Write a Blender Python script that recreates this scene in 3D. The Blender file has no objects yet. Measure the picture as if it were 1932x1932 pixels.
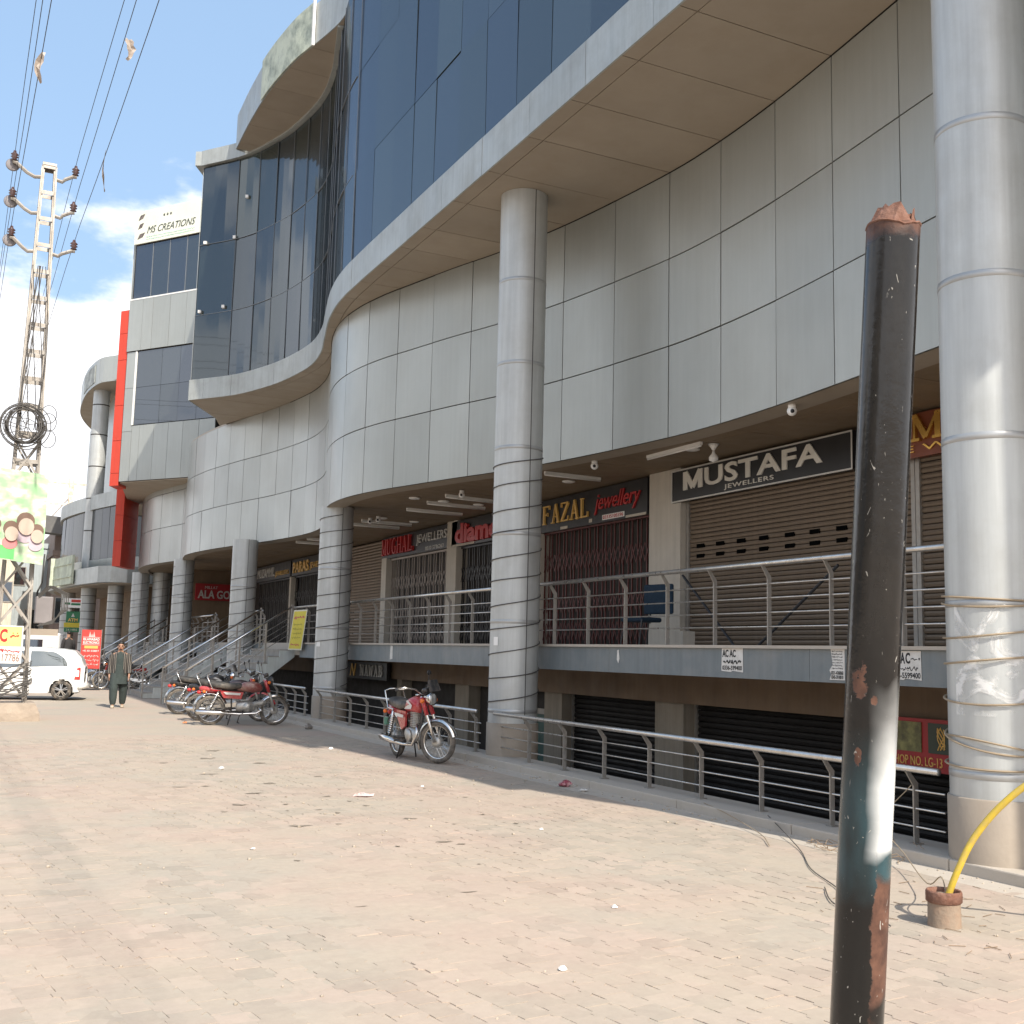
import bpy, math, random
from mathutils import Vector, Matrix, Quaternion
random.seed(7)
S = bpy.context.scene
COL = S.collection
R = math.radians
# ------------------------------------------------------------------ camera
CAM_H = 1.65
PITCH, YAW, ROLL = R(7.183), R(26.368), R(1.376)
fw = Vector((math.sin(YAW)*math.cos(PITCH), math.cos(YAW)*math.cos(PITCH), math.sin(PITCH)))
rt = Vector((math.cos(YAW), -math.sin(YAW), 0.0))
up = rt.cross(fw)
r2 = rt*math.cos(ROLL) + up*math.sin(ROLL)
u2 = -rt*math.sin(ROLL) + up*math.cos(ROLL)
cd = bpy.data.cameras.new('camera')
cam = bpy.data.objects.new('camera', cd)
COL.objects.link(cam)
mw = Matrix((( r2.x, u2.x, -fw.x, 0), (r2.y, u2.y, -fw.y, 0), (r2.z, u2.z, -fw.z, CAM_H), (0, 0, 0, 1)))
cam.matrix_world = mw
cd.sensor_width = 36.0
cd.lens = 2128.0/1932.0*36.0
cd.clip_start = 0.05
cd.clip_end = 1500.0
S.camera = cam
# ------------------------------------------------------------------ light
SUN_EL = R(43.5)
sh = Vector((-0.085, 1.0, 0.0)).normalized()          # where shadows fall
ldir = Vector((sh.x*math.cos(SUN_EL), sh.y*math.cos(SUN_EL), -math.sin(SUN_EL)))
sd = bpy.data.lights.new('sun', 'SUN')
sd.energy = 4.6
sd.angle = R(0.53)
sd.color = (1.0, 0.93, 0.82)
sun = bpy.data.objects.new('sun', sd)
sun.rotation_euler = ldir.to_track_quat('-Z', 'Y').to_euler()
sun.location = (0, -30, 40)
COL.objects.link(sun)
W = bpy.data.worlds.new('World')
S.world = W
W.use_nodes = True
nt = W.node_tree
nt.nodes.clear()
def wn(t, **k):
    n = nt.nodes.new(t)
    for a, b in k.items(): setattr(n, a, b)
    return n
sky = wn('ShaderNodeTexSky', sky_type='NISHITA')
sky.sun_disc = False
sky.sun_elevation = SUN_EL
sky.sun_rotation = math.atan2(-sh.x, -sh.y)
sky.air_density = 1.0
sky.dust_density = 4.0
sky.ozone_density = 1.0
tc = wn('ShaderNodeTexCoord')
sep = wn('ShaderNodeSeparateXYZ')
nt.links.new(tc.outputs['Generated'], sep.inputs[0])
mp = wn('ShaderNodeMapping')
mp.inputs['Scale'].default_value = (1.0, 1.0, 2.1)
mp.inputs['Location'].default_value = (3.4, 0.4, 0.2)
nt.links.new(tc.outputs['Generated'], mp.inputs[0])
nz = wn('ShaderNodeTexNoise')
nz.inputs['Scale'].default_value = 3.4
nz.inputs['Detail'].default_value = 9.0
nz.inputs['Roughness'].default_value = 0.56
nt.links.new(mp.outputs[0], nz.inputs['Vector'])
el = wn('ShaderNodeMapRange')
el.inputs['From Min'].default_value = 0.02
el.inputs['From Max'].default_value = 0.64
el.inputs['To Min'].default_value = 0.33
el.inputs['To Max'].default_value = -0.20
nt.links.new(sep.outputs['Z'], el.inputs['Value'])
ad = wn('ShaderNodeMath', operation='ADD')
nt.links.new(nz.outputs['Fac'], ad.inputs[0])
nt.links.new(el.outputs[0], ad.inputs[1])
cr = wn('ShaderNodeMapRange', interpolation_type='SMOOTHSTEP')
cr.inputs['From Min'].default_value = 0.50
cr.inputs['From Max'].default_value = 0.60
nt.links.new(ad.outputs[0], cr.inputs['Value'])
nz2 = wn('ShaderNodeTexNoise')
nz2.inputs['Scale'].default_value = 5.0
nz2.inputs['Detail'].default_value = 5.0
nt.links.new(mp.outputs[0], nz2.inputs['Vector'])
cc = wn('ShaderNodeMix', data_type='RGBA')
cc.inputs['A'].default_value = (6.2, 6.6, 7.4, 1)
cc.inputs['B'].default_value = (9.4, 9.2, 9.0, 1)
nt.links.new(nz2.outputs['Fac'], cc.inputs['Factor'])
mx = wn('ShaderNodeMix', data_type='RGBA')
nt.links.new(cr.outputs[0], mx.inputs['Factor'])
veil = wn('ShaderNodeMix', data_type='RGBA')
veil.inputs['Factor'].default_value = 0.36
veil.inputs['B'].default_value = (4.4, 6.6, 9.4, 1)
nt.links.new(sky.outputs[0], veil.inputs['A'])
nt.links.new(veil.outputs['Result'], mx.inputs['A'])
nt.links.new(cc.outputs['Result'], mx.inputs['B'])
bg = wn('ShaderNodeBackground')
bg.inputs['Strength'].default_value = 0.13
nt.links.new(mx.outputs['Result'], bg.inputs['Color'])
wo = wn('ShaderNodeOutputWorld')
nt.links.new(bg.outputs[0], wo.inputs['Surface'])
vs = S.view_settings
vs.view_transform = 'Standard'
vs.look = 'None'
vs.gamma = 1.0
vs.exposure = 0.45
vs.use_curve_mapping = False
S.render.engine = 'CYCLES'
S.cycles.max_bounces = 6
S.cycles.diffuse_bounces = 4
S.cycles.glossy_bounces = 3
S.cycles.transmission_bounces = 3
# ------------------------------------------------------------------ helpers
WL = {}                                   # object name -> world location of its local frame
def V3(*a): return Vector(a)
class MB:
    """collects boxes, bars, tubes and sheets that become one mesh"""
    def __init__(s): s.v = []; s.f = []; s.sm = False
    def add(s, vs, fs):
        o = len(s.v); s.v += [tuple(p) for p in vs]; s.f += [tuple(i+o for i in f) for f in fs]; return s
    def mm(s, x0, x1, y0, y1, z0, z1):
        vs = [(x, y, z) for z in (z0, z1) for y in (y0, y1) for x in (x0, x1)]
        return s.add(vs, [(0,2,3,1),(4,5,7,6),(0,1,5,4),(2,6,7,3),(0,4,6,2),(1,3,7,5)])
    def box(s, c, d, rz=0.0, m=None):
        a, b, h = d[0]/2, d[1]/2, d[2]/2
        M_ = m if m is not None else Matrix.Rotation(rz, 3, 'Z')
        C = Vector(c)
        vs = [C + M_ @ Vector((x, y, z)) for z in (-h, h) for y in (-b, b) for x in (-a, a)]
        return s.add(vs, [(0,2,3,1),(4,5,7,6),(0,1,5,4),(2,6,7,3),(0,4,6,2),(1,3,7,5)])
    def bar(s, p, q, w, h, upv=(0,0,1)):
        p, q = Vector(p), Vector(q); t = (q-p).normalized(); U = Vector(upv)
        sd_ = t.cross(U)
        if sd_.length < 1e-4: sd_ = t.cross(Vector((1,0,0)))
        sd_.normalize(); U = sd_.cross(t)
        a, b = sd_*w/2, U*h/2
        vs = [p-a-b, p+a-b, p+a+b, p-a+b, q-a-b, q+a-b, q+a+b, q-a+b]
        return s.add(vs, [(3,2,1,0),(4,5,6,7),(0,1,5,4),(1,2,6,5),(2,3,7,6),(3,0,4,7)])
    def tube(s, pts, r, n=8, caps=True, closed=False):
        P = [Vector(p) for p in pts]; m = len(P)
        rr = r if isinstance(r, (list, tuple)) else [r]*m
        T = []
        for i in range(m):
            a = P[i-1] if (i > 0 or closed) else P[i]
            b = P[(i+1) % m] if (i < m-1 or closed) else P[i]
            d = b-a
            T.append(d.normalized() if d.length > 1e-9 else Vector((0,0,1)))
        ref = Vector((0,0,1)) if abs(T[0].z) < .9 else Vector((1,0,0))
        nrm = T[0].cross(ref).normalized()
        o = len(s.v)
        for i in range(m):
            nrm = (nrm - T[i]*nrm.dot(T[i]))
            if nrm.length < 1e-6: nrm = T[i].cross(Vector((.3,.5,.8)))
            nrm.normalize(); bn = T[i].cross(nrm)
            for k in range(n):
                a = 2*math.pi*k/n
                s.v.append(tuple(P[i] + (nrm*math.cos(a)+bn*math.sin(a))*rr[i]))
        rng = m if closed else m-1
        for i in range(rng):
            j = (i+1) % m
            for k in range(n):
                l = (k+1) % n
                s.f.append((o+i*n+k, o+i*n+l, o+j*n+l, o+j*n+k))
        if caps and not closed:
            s.f.append(tuple(o+k for k in range(n))[::-1])
            s.f.append(tuple(o+(m-1)*n+k for k in range(n)))
        return s
    def cyl(s, p, q, r, n=16, r1=None): return s.tube([p, q], [r, r if r1 is None else r1], n)
    def lathe(s, prof, c=(0,0,0), ax=(0,0,1), n=20, caps=True):
        A = Vector(ax).normalized(); ref = Vector((1,0,0)) if abs(A.x) < .9 else Vector((0,1,0))
        u = A.cross(ref).normalized(); w = A.cross(u); C = Vector(c); o = len(s.v); m = len(prof)
        for (r, h) in prof:
            for k in range(n):
                a = 2*math.pi*k/n
                s.v.append(tuple(C + A*h + (u*math.cos(a)+w*math.sin(a))*r))
        for i in range(m-1):
            for k in range(n):
                l = (k+1) % n
                s.f.append((o+i*n+k, o+i*n+l, o+(i+1)*n+l, o+(i+1)*n+k))
        if caps:
            if prof[0][0] > 1e-5: s.f.append(tuple(o+k for k in range(n))[::-1])
            if prof[-1][0] > 1e-5: s.f.append(tuple(o+(m-1)*n+k for k in range(n)))
        return s
    def ball(s, c, r, n=12, m=8, sc=(1,1,1)):
        prof = []
        o = len(s.v); C = Vector(c)
        for i in range(m+1):
            a = -math.pi/2+math.pi*i/m
            for k in range(n):
                b = 2*math.pi*k/n
                s.v.append((C.x+r*sc[0]*math.cos(a)*math.cos(b), C.y+r*sc[1]*math.cos(a)*math.sin(b), C.z+r*sc[2]*math.sin(a)))
        for i in range(m):
            for k in range(n):
                l = (k+1) % n
                s.f.append((o+i*n+k, o+i*n+l, o+(i+1)*n+l, o+(i+1)*n+k))
        return s
    def prism(s, poly, z0, z1):                  # polygon in plan, between two heights
        n = len(poly)
        a = sum(poly[i][0]*poly[(i+1)%n][1]-poly[(i+1)%n][0]*poly[i][1] for i in range(n))
        if a < 0: poly = poly[::-1]
        vs = [(x, y, z0) for x, y in poly]+[(x, y, z1) for x, y in poly]
        return s.add(vs, [tuple(range(n))[::-1], tuple(range(n, 2*n))]+[(i, (i+1)%n, (i+1)%n+n, i+n) for i in range(n)])
    def slab(s, poly, o, ux, uy, th):            # polygon in the plane (o, ux, uy), thickness th along ux x uy
        ux, uy, o = Vector(ux), Vector(uy), Vector(o); nn = ux.cross(uy).normalized()*th; n = len(poly)
        a = sum(poly[i][0]*poly[(i+1)%n][1]-poly[(i+1)%n][0]*poly[i][1] for i in range(n))
        if a < 0: poly = poly[::-1]
        vs = [o+ux*x+uy*y for x, y in poly]+[o+ux*x+uy*y+nn for x, y in poly]
        return s.add(vs, [tuple(range(n))[::-1], tuple(range(n, 2*n))]+[(i, (i+1)%n, (i+1)%n+n, i+n) for i in range(n)])
    def grid(s, rows):                            # rows of points -> quads
        o = len(s.v); n = len(rows[0])
        for r_ in rows: s.v += [tuple(p) for p in r_]
        for i in range(len(rows)-1):
            for j in range(n-1):
                s.f.append((o+i*n+j, o+i*n+j+1, o+(i+1)*n+j+1, o+(i+1)*n+j))
        return s
    def loft(s, rings, caps=True):                # closed rings
        o = len(s.v); n = len(rings[0]); m = len(rings)
        for r_ in rings: s.v += [tuple(p) for p in r_]
        for i in range(m-1):
            for k in range(n):
                l = (k+1) % n
                s.f.append((o+i*n+k, o+i*n+l, o+(i+1)*n+l, o+(i+1)*n+k))
        if caps:
            s.f.append(tuple(o+k for k in range(n))[::-1]); s.f.append(tuple(o+(m-1)*n+k for k in range(n)))
        return s
    def mesh(s, name, off=None, smooth=False):
        me = bpy.data.meshes.new(name)
        vs = s.v if off is None else [(x-off[0], y-off[1], z-off[2]) for x, y, z in s.v]
        me.from_pydata(vs, [], s.f)
        if smooth: me.polygons.foreach_set('use_smooth', [True]*len(me.polygons))
        me.update()
        return me
def link(name, data, parent=None):
    o = bpy.data.objects.new(name, data); COL.objects.link(o)
    if parent is not None: o.parent = parent
    return o
def tag(o, label=None, cat=None, group=None, kind=None):
    if label: o['label'] = label
    if cat: o['category'] = cat
    if group: o['group'] = group
    if kind: o['kind'] = kind
    return o
def thing(name, label, cat, loc=(0,0,0), rz=0.0, group=None):
    o = link(name, None); o.location = loc; o.rotation_euler = (0, 0, rz); o.empty_display_size = .1
    tag(o, label, cat, group); WL[o.name] = tuple(loc) if rz == 0 else None
    return o
def part(parent, name, mb, mat, smooth=False, local=False, bevel=0.0):
    """mb in world coordinates unless local; becomes a child of parent (or top-level if None)"""
    off = None
    if parent is not None and not local:
        off = WL.get(parent.name)
    me = mb.mesh(name, off, smooth)
    if mat is not None: me.materials.append(mat)
    o = link(name, me, parent)
    WL[o.name] = WL.get(parent.name, (0,0,0)) if parent is not None else (0,0,0)
    if bevel > 0:
        b = o.modifiers.new('bevel', 'BEVEL'); b.width = bevel; b.segments = 2; b.limit_method = 'ANGLE'; b.angle_limit = R(40)
    return o
def solo(name, mb, mat, label, cat, group=None, smooth=False, base=None, bevel=0.0):
    """a thing that is one mesh, origin at its base"""
    if base is None:
        xs = [p[0] for p in mb.v]; ys = [p[1] for p in mb.v]; zs = [p[2] for p in mb.v]
        base = ((min(xs)+max(xs))/2, (min(ys)+max(ys))/2, min(zs))
    me = mb.mesh(name, base, smooth)
    if mat is not None: me.materials.append(mat)
    o = link(name, me); o.location = base; WL[o.name] = base
    if bevel > 0:
        b = o.modifiers.new('bevel', 'BEVEL'); b.width = bevel; b.segments = 2; b.limit_method = 'ANGLE'; b.angle_limit = R(40)
    return tag(o, label, cat, group)
def struct(name, mb, mat, smooth=False):
    me = mb.mesh(name, None, smooth); me.materials.append(mat)
    o = link(name, me); WL[o.name] = (0,0,0); o['kind'] = 'structure'
    return o
class Curve:
    def __init__(s, pts, step=.05):
        P = [Vector((x, y)) for x, y in pts]; P = [P[0]*2-P[1]]+P+[P[-1]*2-P[-2]]
        out = []
        for i in range(1, len(P)-2):
            a, b, c, d = P[i-1], P[i], P[i+1], P[i+2]; n = max(2, int((c-b).length/step))
            for k in range(n):
                t = k/n
                out.append(.5*((2*b)+(c-a)*t+(2*a-5*b+4*c-d)*t*t+(3*b-a-3*c+d)*t**3))
        out.append(P[-2]); s.p = out; s.s = [0.0]
        for i in range(1, len(out)): s.s.append(s.s[-1]+(out[i]-out[i-1]).length)
        s.L = s.s[-1]
    def at(s, d):
        d = min(max(d, 0), s.L); lo, hi = 0, len(s.s)-1
        while hi-lo > 1:
            m = (lo+hi)//2
            if s.s[m] <= d: lo = m
            else: hi = m
        t = (d-s.s[lo])/max(1e-9, s.s[hi]-s.s[lo]); p = s.p[lo].lerp(s.p[hi], t)
        a, b = s.p[max(0, lo-2)], s.p[min(len(s.p)-1, hi+2)]; tg = (b-a).normalized()
        return p, Vector((-tg.y, tg.x))             # left of travel: outward when Y grows
    def s_at_y(s, y):
        for i in range(len(s.p)-1):
            if (s.p[i].y-y)*(s.p[i+1].y-y) <= 0 and s.p[i].y != s.p[i+1].y:
                t = (y-s.p[i].y)/(s.p[i+1].y-s.p[i].y); return s.s[i]+t*(s.s[i+1]-s.s[i])
        return 0.0 if y < s.p[0].y else s.L
    def x_at_y(s, y): return s.at(s.s_at_y(y))[0].x
def strip(mb, cv, s0, s1, z0, z1, off=0.0, th=.03, n=4, tilt=0.0):
    """a slab that follows a plan curve"""
    o = len(mb.v)
    for i in range(n+1):
        p, nn = cv.at(s0+(s1-s0)*i/n); a = p+nn*off; b = p+nn*(off-th); at = a+nn*tilt
        mb.v += [(a.x, a.y, z0), (at.x, at.y, z1), (b.x, b.y, z0), (b.x, b.y, z1)]
    for i in range(n):
        a = o+i*4; b = a+4
        mb.f += [(a, a+1, b+1, b), (a+2, b+2, b+3, a+3), (a+1, a+3, b+3, b+1), (a, b, b+2, a+2)]
    mb.f += [(o, o+2, o+3, o+1), (o+4*n, o+4*n+1, o+4*n+3, o+4*n+2)]
    return mb
# ------------------------------------------------------------------ materials
MATS = {}
def M(name, col, rough=.6, metal=0.0, var=.12, scale=2.0, bump=0.0, bscale=60.0, streak=0.0, rnd=0.0,
      dirt=None, dirt_amt=.0, dirt_scale=1.2, spec=.5, coat=0.0, emit=0.0, stretch=None):
    if name in MATS: return MATS[name]
    m = bpy.data.materials.new(name); m.use_nodes = True; t = m.node_tree; b = t.nodes['Principled BSDF']
    L = t.links.new
    b.inputs['Roughness'].default_value = rough; b.inputs['Metallic'].default_value = metal
    b.inputs['Specular IOR Level'].default_value = spec
    if coat: b.inputs['Coat Weight'].default_value = coat; b.inputs['Coat Roughness'].default_value = .08
    tcn = t.nodes.new('ShaderNodeTexCoord')
    def noise(sc, det=5.0, rg=.6, vec=None):
        n = t.nodes.new('ShaderNodeTexNoise'); n.inputs['Scale'].default_value = sc; n.inputs['Detail'].default_value = det
        n.inputs['Roughness'].default_value = rg; L(vec or tcn.outputs['Object'], n.inputs['Vector']); return n.outputs['Fac']
    def rng(src, a, b_, lo, hi):
        n = t.nodes.new('ShaderNodeMapRange'); n.inputs['From Min'].default_value = a; n.inputs['From Max'].default_value = b_
        n.inputs['To Min'].default_value = lo; n.inputs['To Max'].default_value = hi; L(src, n.inputs['Value']); return n.outputs[0]
    def mul(x, y):
        n = t.nodes.new('ShaderNodeMath'); n.operation = 'MULTIPLY'; L(x, n.inputs[0]); L(y, n.inputs[1]); return n.outputs[0]
    vec = None
    if stretch:
        mpn = t.nodes.new('ShaderNodeMapping'); mpn.inputs['Scale'].default_value = stretch; L(tcn.outputs['Object'], mpn.inputs[0]); vec = mpn.outputs[0]
    f = rng(noise(scale, vec=vec), .3, .7, 1-var, 1+var)
    if streak:
        mpn = t.nodes.new('ShaderNodeMapping'); mpn.inputs['Scale'].default_value = (7, 7, .35); L(tcn.outputs['Object'], mpn.inputs[0])
        f = mul(f, rng(noise(1.6, 6, .65, mpn.outputs[0]), .35, .7, 1+streak*.4, 1-streak))
    if rnd:
        oi = t.nodes.new('ShaderNodeObjectInfo'); f = mul(f, rng(oi.outputs['Random'], 0, 1, 1-rnd, 1+rnd))
    mixn = t.nodes.new('ShaderNodeMix'); mixn.data_type = 'RGBA'; mixn.blend_type = 'MULTIPLY'; mixn.inputs['Factor'].default_value = 1.0
    mixn.inputs['A'].default_value = (*col, 1); L(f, mixn.inputs['B']); out = mixn.outputs['Result']
    if dirt:
        d = t.nodes.new('ShaderNodeMix'); d.data_type = 'RGBA'; L(rng(noise(dirt_scale, 8, .7), .45, .68, 0, dirt_amt), d.inputs['Factor'])
        L(out, d.inputs['A']); d.inputs['B'].default_value = (*dirt, 1); out = d.outputs['Result']
    L(out, b.inputs['Base Color'])
    L(rng(noise(scale*2.3), .3, .7, max(.02, rough*.85), min(1, rough*1.18)), b.inputs['Roughness'])
    if bump:
        bn = t.nodes.new('ShaderNodeBump'); bn.inputs['Strength'].default_value = bump; bn.inputs['Distance'].default_value = .02
        L(noise(bscale, 4), bn.inputs['Height']); L(bn.outputs[0], b.inputs['Normal'])
    if emit:
        b.inputs['Emission Color'].default_value = (*col, 1); b.inputs['Emission Strength'].default_value = emit
    MATS[name] = m
    return m
signwhite = M('sign_white_letter', (.64, .61, .54), rough=.5)
clad = M('cladding_grey', (.375, .392, .372), rough=.34, metal=.4, var=.035, scale=.35, streak=.05, rnd=.085, dirt=(.25,.225,.18), dirt_amt=.13, dirt_scale=.6, bump=.02, bscale=3)
clad2 = M('cladding_fascia', (.39, .41, .395), rough=.42, metal=.3, var=.06, scale=.6, streak=.14, rnd=.05, dirt=(.2,.19,.16), dirt_amt=.35, dirt_scale=1.6)
soff = M('soffit_panel', (.335, .285, .225), rough=.6, metal=.1, var=.06, scale=.7, rnd=.05, dirt=(.25,.2,.14), dirt_amt=.25)
backing = M('dark_joint', (.05, .045, .04), rough=.9)
colm = M('column_metal', (.49, .505, .495), rough=.46, metal=.35, var=.05, scale=.8, streak=.12, dirt=(.3,.28,.24), dirt_amt=.25, dirt_scale=1.4)
bandm = M('band_steel', (.40, .405, .40), rough=.4, metal=.5)
steel = M('stainless_steel', (.62, .60, .57), rough=.3, metal=.9, var=.1, scale=8, dirt=(.4,.34,.27), dirt_amt=.5, dirt_scale=5)
postm = M('rail_post_grey', (.36, .34, .31), rough=.5, metal=.55, var=.1, scale=6, dirt=(.33,.27,.2), dirt_amt=.45, dirt_scale=7)
plaster = M('plaster_tan', (.33, .28, .225), rough=.85, var=.09, scale=2.5, bump=.1, bscale=30, dirt=(.3,.25,.2), dirt_amt=.5, dirt_scale=2)
whitewall = M('white_pillar_paint', (.50, .455, .385), rough=.75, var=.05, scale=2, streak=.12, dirt=(.38,.33,.27), dirt_amt=.35)
deckband = M('deck_band_paint', (.155, .18, .19), rough=.5, var=.07, scale=1.2, streak=.12, dirt=(.3,.27,.23), dirt_amt=.25)
brownm = M('brown_soffit', (.17, .115, .07), rough=.65, var=.15, scale=1.5, streak=.1)
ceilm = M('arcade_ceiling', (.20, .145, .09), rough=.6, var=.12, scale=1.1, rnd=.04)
concrete = M('concrete_sill', (.46, .41, .35), rough=.9, var=.14, scale=3, bump=.15, bscale=45, dirt=(.3,.26,.2), dirt_amt=.5, dirt_scale=3)
void = M('dark_void', (.004, .004, .004), rough=1.0, spec=0.0)
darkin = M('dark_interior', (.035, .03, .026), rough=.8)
redm = M('red_cladding', (.62, .055, .025), rough=.4, var=.05, scale=.7, metal=.1, streak=.1)
white = M('white_paint', (.78, .77, .74), rough=.5, var=.05)
black = M('black_plastic', (.018, .018, .02), rough=.5)
rubber = M('rubber', (.035, .033, .031), rough=.85, var=.3, scale=12, dirt=(.30,.25,.2), dirt_amt=.9, dirt_scale=10)
chrome = M('chrome', (.7, .69, .67), rough=.16, metal=1.0, dirt=(.35,.29,.22), dirt_amt=.35, dirt_scale=14)
alu = M('cast_alloy', (.5, .49, .46), rough=.45, metal=.7, dirt=(.35,.3,.24), dirt_amt=.5, dirt_scale=14)
wirem = M('wire_dark', (.075, .07, .065), rough=.7)
wiretan = M('wire_tan', (.32, .25, .17), rough=.7)
galv = M('galvanised', (.37, .345, .31), rough=.55, metal=.45, var=.15, scale=4, dirt=(.2,.13,.08), dirt_amt=.4, dirt_scale=5)
def glassmat(name, col, gl, refl=.55, rough=.03):
    """coated facade glass: dark tinted body and a strong mirror coat"""
    m = bpy.data.materials.new(name); m.use_nodes = True; t = m.node_tree; L = t.links.new; b = t.nodes['Principled BSDF']
    oi = t.nodes.new('ShaderNodeObjectInfo'); tcn = t.nodes.new('ShaderNodeTexCoord')
    n = t.nodes.new('ShaderNodeTexNoise'); n.inputs['Scale'].default_value = .7; n.inputs['Detail'].default_value = 3; L(tcn.outputs['Object'], n.inputs['Vector'])
    ml = t.nodes.new('ShaderNodeMapRange'); ml.inputs['To Min'].default_value = .6; ml.inputs['To Max'].default_value = 1.5; L(oi.outputs['Random'], ml.inputs['Value'])
    mm_ = t.nodes.new('ShaderNodeMix'); mm_.data_type = 'RGBA'; mm_.blend_type = 'MULTIPLY'; mm_.inputs['Factor'].default_value = 1
    hu = t.nodes.new('ShaderNodeMix'); hu.data_type = 'RGBA'; hu.inputs['A'].default_value = (*col, 1); hu.inputs['B'].default_value = (col[0]*1.25, col[1]*1.2, col[2]*.78, 1)
    fr_ = t.nodes.new('ShaderNodeMath'); fr_.operation = 'FRACT'; ml2 = t.nodes.new('ShaderNodeMath'); ml2.operation = 'MULTIPLY'; ml2.inputs[1].default_value = 7.31; L(oi.outputs['Random'], ml2.inputs[0]); L(ml2.outputs[0], fr_.inputs[0]); L(fr_.outputs[0], hu.inputs['Factor'])
    L(hu.outputs['Result'], mm_.inputs['A']); L(ml.outputs[0], mm_.inputs['B']); L(mm_.outputs['Result'], b.inputs['Base Color'])
    b.inputs['Roughness'].default_value = .25; b.inputs['Specular IOR Level'].default_value = .2
    g = t.nodes.new('ShaderNodeBsdfGlossy'); g.inputs['Color'].default_value = (*gl, 1); g.inputs['Roughness'].default_value = rough
    bn = t.nodes.new('ShaderNodeBump'); bn.inputs['Strength'].default_value = .05; bn.inputs['Distance'].default_value = .05
    L(n.outputs['Fac'], bn.inputs['Height']); L(bn.outputs[0], g.inputs['Normal'])
    lw = t.nodes.new('ShaderNodeFresnel'); lw.inputs['IOR'].default_value = 1.6
    fr = t.nodes.new('ShaderNodeMapRange'); fr.inputs['To Min'].default_value = refl; fr.inputs['To Max'].default_value = 1.0; L(lw.outputs[0], fr.inputs['Value'])
    ms = t.nodes.new('ShaderNodeMixShader'); L(fr.outputs[0], ms.inputs[0]); L(b.outputs[0], ms.inputs[1]); L(g.outputs[0], ms.inputs[2])
    L(ms.outputs[0], t.nodes['Material Output'].inputs['Surface'])
    MATS[name] = m
    return m
blueglass = glassmat('blue_facade_glass', (.043, .060, .084), (.185, .215, .255), .36, .07)
bayglass = glassmat('bay_facade_glass', (.028, .037, .045), (.20, .225, .25), .36, .05)
darkglass = glassmat('dark_window_glass', (.03, .036, .045), (.26, .29, .34), .36)
# ------------------------------------------------------------------ lettering
def text_mesh(body, shear=0.0, bold=0.0, ext=.02, spacing=1.0):
    cu = bpy.data.curves.new('lettering', 'FONT'); cu.body = body; cu.size = 1.0; cu.extrude = ext; cu.shear = shear; cu.offset = bold
    cu.space_character = spacing; cu.resolution_u = 3
    o = bpy.data.objects.new('lettering', cu); COL.objects.link(o)
    bpy.context.view_layer.update()
    me = bpy.data.meshes.new_from_object(o.evaluated_get(bpy.context.evaluated_depsgraph_get()))
    bpy.data.objects.remove(o); bpy.data.curves.remove(cu)
    return me
def letter(parent, body, mat, o, ux, uz, w, h, th=.02, name='lettering', **k):
    """lettering fitted into a w x h box whose lower-left corner is o; ux is reading direction, uz is up"""
    me = text_mesh(body, **k)
    ux, uz = Vector(ux).normalized(), Vector(uz).normalized(); nn = ux.cross(uz)
    xs = [v.co.x for v in me.vertices]; ys = [v.co.y for v in me.vertices]; zs = [v.co.z for v in me.vertices]
    if not xs: return None
    x0, x1, y0, y1 = min(xs), max(xs), min(ys), max(ys); z0, z1 = min(zs), max(zs)
    off = Vector(WL.get(parent.name) or (0,0,0)); O = Vector(o)-off
    for v in me.vertices:
        a = (v.co.x-x0)/(x1-x0)*w; b = (v.co.y-y0)/(y1-y0)*h; c = (v.co.z-z0)/max(1e-6, z1-z0)*th
        v.co = O+ux*a+uz*b+nn*c
    me.materials.clear(); me.materials.append(mat)
    ob = link(name, me, parent); WL[ob.name] = tuple(off)
    return ob
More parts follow.
